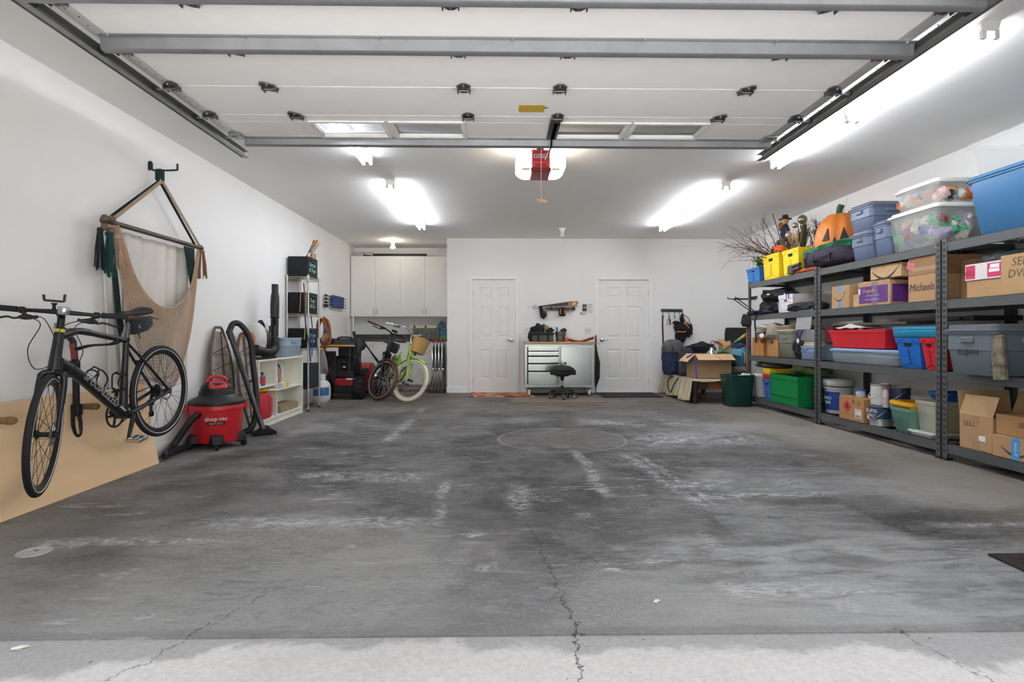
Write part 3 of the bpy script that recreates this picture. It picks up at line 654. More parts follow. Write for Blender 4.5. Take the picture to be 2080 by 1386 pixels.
# rack on the wall behind it
rk = E('bike_wall_rack', 'black upright wall rack with red pads holding the hung bicycle', 'bike rack', (-2.95, 3.74, 0))
MB().box(.0, -.03, .95, .012, .03, 1.12).build('wall_plate', mat('#7d8488', .4, .6), rk, bevel=.003)
MB().tube([(.03, -.0, 1.08), (.10, .0, 1.0), (.11, .01, .8), (.1, .03, .52)], .02, 10).build('post', BLACK, rk)
MB().tube([(.1, -.01, .98), (.12, -.02, .92), (.12, -.02, .88)], .016, 8).build('pad', mat('#8e3a33', .5), rk)
MB().box(.08, -.03, .76, .13, .03, .87).build('clamp', BLACK, rk, bevel=.008); MB().box(.08, 0, .5, .13, .05, .58).build('clamp', BLACK, rk, bevel=.008)
MB().tube(curve_pts([(.1, .0, .52), (.105, -.005, .44), (.105, .02, .37), (.105, .055, .375), (.105, .06, .45), (.1, .045, .54)], 5), .011, 8).build('strap', BLACK, rk)
for z in (.96,):
    for y in (-.02, .03): MB().tube(curve_pts([(.1, y, z - .02), (.2, y + .01, z + .01), (.34, y + .01, z + .02), (.4, y + .01, z + .05)], 4), .007, 8).build('hook', BLACK, rk)
for i, px in enumerate((2, 176)):
    p = aX(px, 826 if i else 855, -2.845)
    pg = MB().lathe([(.02, -.02), (.021, .03), (.024, .033), (.024, .045), (.019, .047), (.024, .052), (.024, .062), (.019, .065), (.023, .07), (.018, .08)], 18, p, (1, 0, 0)).build('wooden_peg', mat('#8f6f49', .55, var=.12, scale=30), None)
    T(pg, ('turned wooden peg on the plywood behind the bicycle frame' if i else 'wooden peg on the plywood cut by the picture edge'), 'peg')
PLY = mat('#eccb9f', .6, var=.06, scale=1.6, stretch=(1, 1, 4))
pw = MB().prism([(-2.795, 2.12, 0), (-2.777, 2.12, .002), (-2.892, 2.12, .648), (-2.91, 2.12, .646)], (0, 2.42, 0)).build('plywood_sheet', PLY, None, flat=True)
T(pw, 'long pale plywood sheet leaning along the wall under the hung bicycle', 'plywood')
st_ = MB().prism([(-2.815, 4.25, 0), (-2.797, 4.25, .002), (-2.925, 4.25, .662), (-2.94, 4.25, .66)], (0, .33, 0)).build('plywood_offcut', mat('#d9bd97', .6, var=.05, scale=2), None, flat=True)
T(st_, 'narrow paler board behind the end of the plywood sheet by the vacuum hose', 'board')
for i, (p0, p1) in enumerate((((216, 470), (241, 800)), ((238, 560), (268, 745)))):
    y0, y1 = 4.11 + .13 * i, 4.2 + .14 * i; x = -2.945 + .004
    b = MB().prism([(-2.9, y1, 0), (-2.9, y1 + .075, 0), (-2.935, y0 + .07, 1.78 - .02 * i), (-2.935, y0, 1.78 - .02 * i)], (.014, 0, 0)).build('trim_board', mat('#dedcd6', .5, var=.03), None, bevel=.003)
    T(b, ('white painted trim board leaning by the hammock tassels' if i == 0 else 'second white trim board, beside the hammock net'), 'board')
# ================= hammock chair
hk = E('wall_hook', 'black steel double-ended hook on the wall carrying the hammock chair', 'hook', (0, 0, 0))
h0 = aX(305, 345, -2.94)
MB().cbox((-2.945, h0.y, h0.z + .03), (.01, .03, .07)).build('plate', DKM, hk, bevel=.003)
MB().tube(curve_pts([(-2.94, h0.y, h0.z + .07), (-2.925, h0.y, h0.z + .05), (-2.92, h0.y, h0.z), (-2.85, h0.y, h0.z - .005), (-2.73, h0.y, h0.z - .002), (-2.715, h0.y, h0.z + .008), (-2.715, h0.y, h0.z + .05)], 4), .008, 8).build('hook', BLACK, hk)
hm = E('hammock_chair', 'tan net hammock chair hanging from the wall hook with a dark wooden spreader bar', 'hammock chair')
TAN = mat('#ab917a', .85, var=.12, scale=30); TEAL = mat('#16302f', .85, var=.2, scale=30); WOOD_D = mat('#4a3a31', .4, var=.2, scale=12, stretch=(6, 1, 6))
bl, br_ = aX(216, 449, -2.84), aX(404, 503, -2.84)
MB().tube([bl + V((0, -.02, 0)), bl, br_, br_ + V((0, .03, 0))], [.016, .019, .019, .016], 12).lathe([(.02, -.02), (.028, -.01), (.028, .01), (.02, .02)], 14, bl + V((0, -.02, 0)), (0, 1, 0)).lathe([(.02, -.02), (.026, 0), (.02, .02)], 14, br_ + V((0, .03, 0)), (0, 1, 0)).build('spreader_bar', WOOD_D, hm)
for k, (dy, dz) in enumerate(((-.05, .01), (.02, .02), (-.05, -.05), (.01, -.07))): MB().ball(bl + V((.025, dy, dz)), .026, 12, 8).build('wooden_bead', mat('#6a5745', .45), hm)
top = V((-2.86, h0.y, h0.z - .01))
for i, (q, sgn) in enumerate(((bl, -1), (br_, 1))):
    for j, (m_, o) in enumerate(((TEAL, -.018), (TAN, .02))):
        mb = MB(); 
        for k in range(5):
            u = (k - 2) * .007
            mb.tube([top + V((o * .6, u + o * .3, .0)), top + V((o * .6 + .008, u + sgn * .01, -.09)), q + V((o, sgn * -.03 + u, .015))], .0055, 5)
        mb.build('suspension_rope', m_, hm)
MB().cbox(top + V((0, 0, -.035)), (.06, .05, .1)).build('rope_loop', TEAL, hm, bevel=.012)
def tassel(p, m_, L_, w, n=22):
    mb = MB()
    mb.lathe([(w * .5, .0), (w * .6, -.02), (w * .45, -.03)], 10, p)
    for k in range(n):
        a = rnd.uniform(0, 2 * PI); r = w * math.sqrt(rnd.random())
        mb.tube([V(p) + V((math.cos(a) * r * .4, math.sin(a) * r * .4, -.01)), V(p) + V((math.cos(a) * r * .8, math.sin(a) * r * .8, -L_ * .5)), V(p) + V((math.cos(a) * r, math.sin(a) * r + rnd.uniform(-.006, .006), -L_ * rnd.uniform(.9, 1.05)))], .004, 4)
    mb.build('tassel', m_, hm)
tassel(bl + V((.0, -.06, -.06)), mat('#1d2b2a', .9, var=.2), .29, .035); tassel(bl + V((.02, .0, -.08)), mat('#1f4744', .9, var=.2), .31, .045); tassel(bl + V((.035, .055, -.09)), TAN, .24, .045)
tassel(br_ + V((.01, .03, -.02)), mat('#8c6f52', .9, var=.15), .26, .045)
def crv(px, x):
    return [aX(a, b, c) for (a, b), c in zip(px, x)]
inn = curve_pts(crv([(238, 452), (256, 505), (274, 560), (303, 606), (338, 628), (368, 614), (388, 580), (396, 540), (402, 506)], [-2.83, -2.8, -2.76, -2.73, -2.74, -2.77, -2.81, -2.83, -2.84]), 16)
out = curve_pts(crv([(225, 456), (238, 520), (252, 590), (268, 660), (292, 735), (330, 782), (362, 768), (388, 640), (406, 508)], [-2.84, -2.82, -2.8, -2.76, -2.71, -2.69, -2.74, -2.81, -2.84]), 16)
NU = len(inn) - 1
def net(u, v):
    i = min(int(round(u * NU)), NU); a, b = inn[i], out[i]
    p = a.lerp(b, v); p.x += .07 * math.sin(PI * v) * math.sin(PI * u); return p
NV = 40; mb = MB(); vs = []; fs = []
# diamond mesh: offset rows
for j in range(NV + 1):
    for i in range(NU + 1):
        vs.append(net(i / NU, j / NV))
W_ = NU + 1
ed = MB()
for j in range(0, NV, 1):
    for i in range(1 + (j % 2), NU - 1, 2):
        a, b, c, d = j * W_ + i, min(j + 1, NV) * W_ + i + 1, min(j + 2, NV) * W_ + i, min(j + 1, NV) * W_ + i - 1
        if j + 2 <= NV: fs.append((a, b, c, d))
mb.add(vs, fs)
# denser pass between: half-step subdivision so the net reads fine
mb.build('net_seat', TAN, hm, wire=.0055, fix=False, flat=True)
sn = MB()
for j in range(0, 13):
    v = j / 12
    for rg_ in ((0, 42), (NU - 38, NU)):
        sn.tube([net(i / NU, v) for i in range(rg_[0], rg_[1] + 1, 2)], .003, 4)
sn.build('net_cord', mat('#a98d72', .85), hm)
MB().tube([net(i / NU, 0) for i in range(NU + 1)], .007, 5).tube([net(i / NU, 1) for i in range(NU + 1)], .007, 5).build('net_edge', TAN, hm)
dk = MB()
for k in range(16):
    u = k / 15
    dk.tube([aX(374 + 20 * u, 500 + 5 * u, -2.85), aX(384 + 10 * u, 560, -2.85 + .01 * (k % 2)), aX(391 + 2 * u, 606, -2.845)], .005, 4)
dk.build('net_cord', TEAL, hm)
dk = MB()
for k in range(6): dk.tube(curve_pts([aX(225 + 2 * k, 530, -2.86), aX(231 + 2.2 * k, 580 + 3 * k, -2.87), aX(236 + k * 2, 640, -2.88), aX(244 + 1.5 * k, 690 - 5 * k, -2.88)], 4), .004, 4)
dk.build('net_cord', TEAL, hm)
def cloth(u, v):
    y = 4.32 + u * .86; z = 1.83 - v * 1.32 + (.1 * math.sin(PI * u) * v)
    z = max(z, .68)
    return V((-2.915 + .014 * math.sin(u * 34 + v * 2) + .012 * math.sin(u * 15), y - .05 * v * (.5 - u), z))
cl = MB().grid(cloth, 60, 24).build('canvas_sheet', mat('#d6d2ca', .85, var=.04, scale=4), None, solid=.003)
T(cl, 'hanging off-white canvas sheet against the wall behind the tan hammock net', 'cloth')
# ================= shop vacuum
VX = V((-2.675, 5.25, 0))
vc = E('wet_dry_vacuum', 'red and black wet-dry vacuum on casters beside the leaning plywood', 'vacuum cleaner', VX)
VRED = mat('#c0202a', .35, var=.04, coat=.2)
drum = MB().lathe([(.185, .055), (.195, .06), (.2, .08), (.228, .36), (.236, .362), (.236, .40), (.232, .405)], 40).build('drum', VRED, vc)
MB().lathe([(.24, .4), (.243, .41), (.24, .43), (.22, .445), (.16, .475), (.15, .49)], 40).build('lid', mat('#1d1d1f', .45), vc)
MB().lathe([(.152, .485), (.15, .5), (.145, .52), (.135, .535), (.135, .54), (.128, .57), (.105, .595), (.09, .60)], 36).build('motor_housing', BLACK, vc)
for z in (.495, .508, .521): MB().torus((0, 0, z), .15 - (z - .49) * .15, .003, (0, 0, 1), 36, 5).build('vent_ring', DKM, vc)
q = V((.55, -.83, 0)); sd_ = V((.83, .55, 0))
MB().loft([[sd_ * (u * .075 * k) + q * y + V((0, 0, z)) for u in (-1, 1)] + [sd_ * (u * .06 * k) + q * y + V((0, 0, z + .02)) for u in (1, -1)] for y, z, k in ((.14, .545, 1), (.11, .565, 1.1), (.07, .59, 1), (.0, .6, .8))]).build('switch_plate', VRED, vc, bevel=.008)
txt('QUIETSERIES', .016, q * .128 + V((0, 0, .568)), sd_, V((0, 0, 1)) - q * .6, WHITE, vc)
MB().tube(curve_pts([sd_ * -.085 + V((0, 0, .575)), sd_ * -.075 + V((0, 0, .63)), sd_ * -.03 + V((0, 0, .652)), sd_ * .03 + V((0, 0, .652)), sd_ * .075 + V((0, 0, .63)), sd_ * .085 + V((0, 0, .575))], 5), .015, 10).build('carry_handle', VRED, vc)
for s in (-1, 1): MB().cbox(sd_ * (s * .245) + V((0, 0, .375)), (.045, .05, .06)).build('latch', VRED, vc, bevel=.008)
MB().lathe([(.034, 0), (.04, .005), (.036, .03)], 20, q * .13 + sd_ * -.145 + V((0, 0, .33)), q * .6 - sd_ * .7).build('hose_port', BLACK, vc)
MB().lathe([(.03, 0), (.032, .01), (.024, .02)], 18, q * .19 + sd_ * -.03 + V((0, 0, .085)), q).build('drain_cap', BLACK, vc)
for a in (-2.35, -1.1, .2, 1.6):
    d = V((math.cos(a), math.sin(a), 0)); t_ = V((-d.y, d.x, 0))
    fo = MB().loft([[d * r + t_ * (u * w) + V((0, 0, z)) for u in (-1, 1)] + [d * r + t_ * (u * w * .8) + V((0, 0, zz)) for u in (1, -1)] for r, w, z, zz in ((.17, .07, .05, .15), (.225, .06, .05, .13), (.255, .035, .045, .075))]).build('caster_foot', BLACK, vc, bevel=.01)
    cs_ = MB().cyl(d * .235 + t_ * -.014 + V((0, 0, .026)), d * .235 + t_ * .014 + V((0, 0, .026)), .026, seg=16).build('caster_wheel', DKM, fo)
# lettering on the drum
for body, sz, z, m_ in (('shop-vac', .052, .285, mat('#f1eeea', .4)), ('HEAVY DUTY', .019, .243, mat('#e3c766', .4))):
    txt(body, sz, q * .2245 + V((-.03, -.0215, z)) if False else q * (.215 + (z - .1) * .065) + sd_ * -.03 + V((0, 0, z)), sd_, V((0, 0, 1)), m_, vc, ext=.004)
MB().at(M.Translation(q * .2165 + sd_ * -.03 + V((0, 0, .243))) @ M((sd_, q, V((0, 0, 1)))).transposed().to_4x4()).cbox((0, 0, 0), (.15, .012, .026)).build('label', BLACK, vc)
def wl(p): return p - VX
hp = [q * .16 + sd_ * -.17 + V((0, 0, .33)), wl(aY(385, 858, 4.98)), wl(aY(352, 905, 4.9)), wl(aZ(335, 925, .05)), wl(aZ(352, 918, .04)), wl(aZ(392, 905, .04)) + V((0, .1, 0)), V((-.02, .33, .04)), V((.12, .45, .1)), V((.13, .55, .35)), wl(aY(514, 740, 5.9)), wl(aY(508, 690, 5.9)), wl(aY(490, 661, 5.85)), wl(aY(474, 658, 5.78)), wl(aY(465, 675, 5.72))]
P_ = curve_pts(hp, 22); rs = [.03 + .0005 * math.sin(i * 2.1) for i in range(len(P_))]
MB().tube(P_, rs, 12).build('hose', mat('#1c1d1f', .5), vc)
w0, w1 = wl(aY(465, 672, 5.72)), wl(aY(534, 872, 5.62))
wd = MB().tube([w0, w0.lerp(w1, .08), w0.lerp(w1, .09), w0.lerp(w1, .5), w0.lerp(w1, .505), w0.lerp(w1, .52), w1], [.033, .033, .026, .026, .029, .027, .026], 14).build('wand', mat('#202428', .35, coat=.2), vc)
nz_ = wl(aZ(538, 884, .0)); ux = V((.8, .6, 0))
MB().loft([[nz_ + ux * (a * sx_) + V((ux.y, -ux.x, 0)) * (b_ * sy_) + V((0, 0, z)) for a, b_ in ((-1, -1), (1, -1), (1, 1), (-1, 1))] for sx_, sy_, z in ((.115, .03, .005), (.115, .035, .03), (.05, .035, .075), (.028, .028, .1))]).build('floor_nozzle', BLACK, wd, bevel=.008)
# ================= snowshoes
def snowshoe(y0, x, w, h, label, ph):
    t = E('snowshoe', label, 'snowshoe', (x, y0, 0), (0, -.09, 0))
    o = curve_pts([(0, 0, .0), (0, w * .2, .2), (0, w * .5, .5), (0, w * .48, .8), (0, w * .2, h - .03), (0, 0, h), (0, -w * .2, h - .03), (0, -w * .48, .8), (0, -w * .5, .5), (0, -w * .2, .2)], 5)
    MB().tube(o[:-1], .013, 8, True).build('frame', mat('#5f5146', .6, var=.2, scale=20), t)
    cb = MB()
    for z, k in ((.42, .47), (.83, .46)): cb.box(-.008, -w * k, z, .008, w * k, z + .03)
    cb.build('crossbar', mat('#8e8478', .7, var=.2, scale=20), t)
    def hw(z):
        return w * (.2 * z / .2 if z < .2 else .2 + .3 * (z - .2) / .3 if z < .5 else .5 if z < .8 else .5 - .45 * ((z - .8) / (h - .8)) ** 1.5)
    mb = MB()
    def fn(u, v):
        z = .1 + v * (h - .14); return V((.004 * math.sin(v * 9 + u * 5), (u * 2 - 1) * hw(z) * .97, z))
    MB().grid(fn, 8, 16).build('rawhide_web', mat('#a59d92', .8, var=.3, scale=22, bump=.6, bscale=50), t, solid=.004)
    for i in range(5):
        mb.tube([(.012, -hw(.2 + i * .17) * .9, .18 + i * .17), (.014, hw(.25 + i * .17) * .9, .25 + i * .17)], .004, 5)
    mb.tube([(.014, 0, .05), (.014, .02 * ph, h - .04)], .007, 6)
    mb.build('lacing', mat('#55473b', .8), t)
    MB().tube(curve_pts([(.02, -.08, .52), (.06, -.02, .56), (.06, .03, .5), (.02, .08, .56)], 4), .012, 6).build('binding', mat('#4a3628', .7), t)
    return t
snowshoe(5.72, -2.80, .42, 1.12, 'old wooden snowshoe leaning on the wall behind the vacuum motor', 1)
snowshoe(5.86, -2.62, .36, 1.06, 'old wooden snowshoe leaning between the vacuum wand and the white bookcase', -1)
# ================= white bookcases along the left wall
BKM = mat('#e4e3d8', .45, var=.02)
def bookcase(name, label, x0, x1, y0, y1, h, shz, kick=.07):
    t = E(name, label, 'bookcase', (x0, y0, 0)); w, d = y1 - y0, x1 - x0; k = .018
    MB().box(0, 0, 0, d, k, h - k).build('side_panel', BKM, t, bevel=.002); MB().box(0, w - k, 0, d, w, h - k).build('side_panel', BKM, t, bevel=.002)
    MB().box(0, 0, h - k, d + .004, w, h).build('top_panel', BKM, t, bevel=.002)
    MB().box(0, k, kick, d - .002, w - k, kick + k).box(d - .03, k, 0, d - .018, w - k, kick).build('bottom_panel', BKM, t)
    MB().box(0, k, kick + k, .006, w - k, h - k).build('back_panel', BKM, t)
    for z in shz: MB().box(.006, k + .001, z, d - .01, w - k - .001, z + k).build('shelf', BKM, t)
    pin = MB()
    for i in range(8):
        for x in (d - .04,): pin.cyl((x, w - k, .42 + i * .032 - .001), (x, w - k - .002, .42 + i * .032 - .001), .004, seg=6)
    pin.build('pin_hole', mat('#77756c', .8), t)
    return t
BX0, BX1 = -2.93, -2.665
bookcase('bookcase', 'narrow white bookcase section holding the red gas can, under the leaf blower', BX0, BX1, 6.13, 6.63, .765, (.45,))
bookcase('bookcase', 'wider white bookcase section under the pale blue tub', BX0, BX1 - .01, 6.635, 7.50, .765, (.375,))
def bottle(p, r, h, col, label, cap='#2a2a2c', lab=None, neck=.35, cat='bottle', name='bottle', alpha=1., group=None):
    t = E(name, label, cat, p, group=group)
    MB().lathe([(r * .9, 0), (r, .006), (r, h * .62), (r * .8, h * .74), (r * neck, h * .84), (r * neck, h * .9)], 18).build('body', mat(col, .3, alpha=alpha), t)
    MB().lathe([(r * neck * 1.25, h * .88), (r * neck * 1.25, h)], 14).build('cap', mat(cap, .45), t)
    if lab: MB().lathe([(r * 1.012, h * .15), (r * 1.012, h * .52)], 18, cap=False).build('label', mat(lab, .5, var=.25, scale=60), t)
    return t
bottle((-2.73, 6.24, .4685), .034, .21, '#d5cdbb', 'clear tall bottle with red label on the upper shelf of the narrow bookcase', '#dedfe0', '#b5514d', .3)
bottle((-2.72, 6.33, .4685), .038, .15, '#50585b', 'short grey bottle with red label on the upper shelf of the narrow bookcase', '#202022', '#b03a38', .4)
gc = E('gas_can', 'red plastic gas can with yellow spout in the narrow bookcase', 'gas can', (-2.765, 6.36, .0885))
GR = mat('#b01c2a', .4, var=.05)
MB().loft([rrect(.17, .27, .03, 0)] + [rrect(.19, .3, .04, z) for z in (.02, .22)] + [rrect(.16, .26, .04, .275), rrect(.07, .13, .03, .30)]).build('body', GR, gc)
MB().tube(curve_pts([(-.02, -.12, .27), (-.02, -.1, .305), (-.02, .0, .31), (-.02, .03, .29)], 4), .016, 8).build('handle', GR, gc)
MB().lathe([(.035, .27), (.035, .31)], 16, (.02, .07, 0)).build('cap', BLACK, gc)
YEL = mat('#e0b526', .4); MB().tube([(.02, -.05, .32), (.02, .07, .32), (.05, .12, .318)], [.02, .022, .018], 10).lathe([(.04, .308), (.04, .318)], 14, (.02, .07, 0)).build('spout', YEL, gc)
MB().tube([(.05, .12, .318), (.1, .19, .31), (.13, .26, .305)], [.014, .014, .011], 8).build('spout_nozzle', mat('#d9cda2', .5), gc)
MB().box(.095, .08, .05, .0965, .14, .23).build('label', mat('#a53d46', .5, var=.6, scale=70), gc)
cl_ = E('steering_wheel_cover', 'black ring with a colourful card centre on the middle shelf of the wider bookcase', 'ring', (-2.77, 6.88, .393))
MB().torus((0, 0, .15), .13, .016, (1, .12, 0), 32, 8).build('ring', BLACK, cl_); MB().cyl((-.006, 0, .15), (.006, 0, .15), .115, seg=32).build('card', mat('#9c7a68', .6, var=.9, scale=25), cl_)
MB().tube([(0, -.03, .27), (0, .0, .3), (0, .03, .27)], .012, 6).build('hanger', BLACK, cl_)
sb = E('small_carton', 'small white and yellow carton on the middle shelf of the wider bookcase', 'box', (-2.72, 6.93, .393))
MB().box(-.035, -.1, 0, .035, .02, .06).build('body', mat('#d9dbd8', .5, var=.1, scale=40), sb); MB().box(-.036, .02, 0, .036, .1, .061).build('end_panel', mat('#d9c127', .5), sb)
bottle((-2.74, 6.74, .393), .035, .2, '#b9b4ae', 'white cleaner bottle beside the black ring on the bookcase shelf', '#55575c', '#8d95a5', .4)
bottle((-2.8, 6.83, .0885), .045, .22, '#bfcfd3', 'clear jug on the bottom shelf of the wider bookcase', '#9ab1b8', None, .35)
fb = MB().box(-.12, -.28, 0, .1, .3, .085).box(-.1, -.25, .085, .08, .27, .09).build('flat_carton', mat('#8a8066', .8, var=.15), None, bevel=.004)
fb.location = (-2.80, 7.1, .0885); T(fb, 'flat worn cardboard carton on the bottom shelf of the wider bookcase', 'box')
# leaf blower
lb_ = E('leaf_blower', 'backpack leaf blower with white fan housing and tall black tube on the narrow bookcase', 'leaf blower', (-2.79, 6.4, .765))
MB().loft([rrect(.22, .5, .04, z, (0, .02)) for z in (0, .012, .03)]).build('base_plate', BLACK, lb_)
MB().box(-.09, -.2, .03, .1, .24, .045).build('base_tray', mat('#c9c8c5', .4), lb_, bevel=.006)
MB().ball((.0, -.06, .22), (.12, .13, .2), 24, 16).cbox((.0, -.06, .1), (.2, .2, .12)).build('fan_housing', mat('#c4c3c0', .4, var=.06), lb_)
MB().ball((.065, .0, .2), (.075, .075, .15), 18, 12).build('intake_grille', BLACK, lb_)
MB().loft([rrect(.15, .1, .03, z, (-.03, -.17)) for z in (.12, .25)] + [rrect(.1, .07, .03, .31, (-.03, -.15))]).build('engine_cover', mat('#b4643e', .5), lb_)
MB().tube(curve_pts([(.0, .11, .08), (.0, .13, .22), (.0, .12, .36), (0, .05, .43)], 5), [.035] * 6 + [.03] * 10, 10).build('back_frame', BLACK, lb_)
MB().cbox((.06, .09, .26), (.02, .07, .3)).build('frame_strut', mat('#cfd2d4', .4), lb_, bevel=.006)
st = MB().cbox((.045, .17, .25), (.05, .06, .28)).build('shoulder_strap', FABK, lb_, bevel=.02)
txt('STIHL', .05, (.072, .17, .25), (0, .0, 1), (0, -1, 0), mat('#d1612e', .5), st)
MB().tube(curve_pts([(.06, -.22, .12), (.1, -.1, .08), (.11, .08, .08), (.1, .2, .13), (.08, .25, .24)], 8), [.052 + .006 * (i % 2) for i in range(33)], 14).build('bellows_hose', BLACK, lb_)
MB().tube([(.08, .255, .22), (.08, .26, .4), (.08, .262, .47)], [.045, .045, .045], 16).tube([(.08, .262, .47), (.08, .262, .53), (.08, .265, .62), (.08, .268, .74), (.08, .27, .78), (.08, .27, .88)], [.046, .05, .052, .047, .038, .038], 18).torus((.08, .262, .49), .052, .007).build('blow_tube', mat('#222324', .38), lb_)
MB().tube(curve_pts([(.09, .24, .36), (.1, .2, .45), (.1, .16, .5)], 4), [.012] * 4 + [.022] * 5, 10).build('control_handle', BLACK, lb_)
MB().cbox((.05, .33, .24), (.08, .05, .3)).build('harness_pad', FABK, lb_, bevel=.025)
def tote(name, label, cx, cy, z, w, d, h, col, taper=.86, lid=None, rim=.012, group=None, alpha=1., r=.04, rot=0, cat='storage tote', rough=.4, trans=0., inside=True, open_=False, ribs=True, lidh=.03):
    """tapered plastic box: w along x, d along y at the rim"""
    t = E(name, label, cat, (cx, cy, z), (0, 0, rot), group)
    m_ = mat(col, rough, alpha=alpha, trans=trans, var=.03)
    rs = [rrect(w * k, d * k - (1 - k) * .0, r, zz) for k, zz in ((taper * .97, 0), (taper, .008), (taper + (1 - taper) * .55, h * .55), (taper + (1 - taper) * .6, h * .56), (.965, h - .03), (1, h - .028), (1, h))]
    if ribs: rs[3] = rrect(w * (taper + (1 - taper) * .55) + .012, d * (taper + (1 - taper) * .55) + .012, r, h * .555)
    b = MB().loft(rs, True, False)
    b.loft([rs[-1], rrect(w - 2 * rim, d - 2 * rim, r, h), rrect(w * .94 - 2 * rim, d * .94 - 2 * rim, r, h - .05), rrect(w * taper * .95 - 2 * rim, d * taper * .95 - 2 * rim, r, .012)], False, True)
    b.build('body', m_, t, bevel=.0 if alpha < 1 else .003)
    if not alpha < 1 and ribs:
        for s in (-1, 1):
            MB().box(-w * .14, s * d * .485 - .018, h * .72, w * .14, s * d * .485 + .022, h * .86).build('handle', m_, t, bevel=.008)
            MB().box(s * w * .49 - .014, -d * .12, h * .72, s * w * .49 + .016, d * .12, h * .86).build('handle', m_, t, bevel=.008)
    if lid:
        lm = mat(lid, .45, var=.02)
        MB().loft([rrect(w + .02, d + .02, r, h - .012), rrect(w + .024, d + .024, r, h + .004), rrect(w + .01, d + .01, r, h + .008), rrect(w - .02, d - .02, r, h + .009), rrect(w - .03, d - .03, r, h + lidh), rrect(w - .05, d - .05, r, h + lidh + .002)]).build('lid', lm, t, bevel=.002)
    return t
tote('plastic_tub', 'pale blue plastic tub on top of the wider white bookcase', -2.80, 7.15, .7655, .27, .62, .24, '#8b9dab', taper=.86)
# ================= chrome wire rack with black bins
RKX0, RKX1, RKY0, RKY1 = -2.925, -2.64, 7.60, 8.05
wr = E('wire_rack', 'tall narrow chrome wire rack holding black fabric bins by the left wall', 'shelf unit', (RKX0, RKY0, 0))
CRM = mat('#c2c4bb', .3, .85)
rw, rd = RKX1 - RKX0, RKY1 - RKY0
for x in (0, rw):
    for y in (0, rd):
        p = MB().cyl((x, y, .03), (x, y, 1.86), .0125, seg=12); p.build('post', CRM, wr)
        MB().lathe([(.016, 0), (.016, .012), (.011, .03)], 12, (x, y, 0)).build('foot', BLACK, wr)
SHZ = (.30, .86, 1.33, 1.835)
for z in SHZ:
    mb = MB()
    for dz in (0, -.028): mb.tube([(0, 0, z + dz), (rw, 0, z + dz), (rw, rd, z + dz), (0, rd, z + dz)], .0035, 6, True)
    for a, b in (((0, 0), (rw, 0)), ((rw, 0), (rw, rd)), ((0, rd), (rw, rd)), ((0, 0), (0, rd))):
        n = 9; pts = [(a[0] + (b[0] - a[0]) * i / n, a[1] + (b[1] - a[1]) * i / n, z - .028 * (i % 2)) for i in range(n + 1)]; mb.tube(pts, .0025, 5)
    for i in range(1, 14): mb.tube([(rw * i / 14, 0, z), (rw * i / 14, rd, z)], .002, 4)
    mb.build('wire_shelf', CRM, wr)
    for x in (0, rw):
        for y in (0, rd): MB().lathe([(.015, z - .04), (.019, z + .012)], 12, (x, y, 0)).build('collar', mat('#c9cbc2', .35, .6), wr)
for i, (z, h, lab, body) in enumerate(((SHZ[3], .275, 'black fabric bin on the top of the chrome rack with rods sticking out', 'Games\n& Toys'), (SHZ[2], .29, 'black fabric bin on the second shelf of the chrome rack', 'Toys\n& Co'), (SHZ[1], .27, 'black fabric bin on the third shelf of the chrome rack', 'Trucks\n& Go'), (SHZ[0], .34, 'dark fabric bin on the lowest shelf of the chrome rack', None))):
    t = E('fabric_bin', lab, 'bin', ((RKX0 + RKX1) / 2 + (0.01 if i == 3 else -.005), (RKY0 + RKY1) / 2, z + .004), (0, 0, .0), 'black fabric bins on the chrome rack' if i < 3 else None)
    w, d = .27, .40
    b = MB().loft([rrect(w * k, d * k, .012, zz) for k, zz in ((.97, 0), (1, .01), (1.0, h - .005), (1, h))], True, False)
    b.loft([rrect(w, d, .012, h), rrect(w - .012, d - .012, .01, h), rrect(w - .012, d - .012, .01, .02)], False, True)
    b.build('body', mat('#1f2022' if i < 3 else '#26292f', .9, var=.1, bump=.3, bscale=150), t)
    MB().tube([(w / 2 + .004, -.08, h - .05), (w / 2 + .012, 0, h - .06), (w / 2 + .004, .08, h - .05)], .008, 6).build('handle', BLACK, t)
    if body: txt(body, .075, (w / 2 + .002, -.02, h * .5), (0, 1, 0), (0, 0, 1), mat('#8fd0c8', .6), t, shear=.1, sx=1.2)
rb = E('arrow_bundle', 'bundle of slim rods with orange fletched ends leaning out of the top bin', 'rods', (0, 0, 0))
a0 = V((-2.8, 7.78, 1.95)); a1 = aY(643, 492, 7.95)
for i in range(12):
    o = V((rnd.uniform(-.03, .03), rnd.uniform(-.03, .03), rnd.uniform(-.02, .03)))
    q_ = a0 + o * .5; e = a1 + o * 1.1
    s_ = MB().tube([q_, e], .0045, 6).build('rod', mat('#4b4140', .5), rb); d = (e - q_).normalized()
    MB().tube([e - d * .06, e - d * .03, e], [.004, .011, .009], 6).build('fletching', mat(rnd.choice(['#a2512f', '#c77a3d', '#7d3a33', '#c9a35a']), .6), rb)
for i, (px, py, col) in enumerate(((634, 514, '#d8ccb8'), (641, 511, '#a98d6c'), (646, 516, '#b39a77'))):
    e = aY(px, py, (7.72, 7.88, 7.98)[i]); e.x = min(e.x, -2.672); p = MB().tube([(e.x - .01, e.y - .02, 1.9), e], .016, 8).build('wooden_block', mat(col, .7), None, bevel=.004)
    T(p, ('white curled toy handle', 'flat wooden toy paddle standing upright', 'shorter wooden toy paddle tilted outward')[i] + ' poking out of the top black bin', 'toy')
def cord(name, label, pts, r, col, cat='cord', n=6, group=None):
    return T(MB().tube(curve_pts(pts, n), r, 6).build(name, mat(col, .6)), label, cat, group)
yk = RKY0 - .02
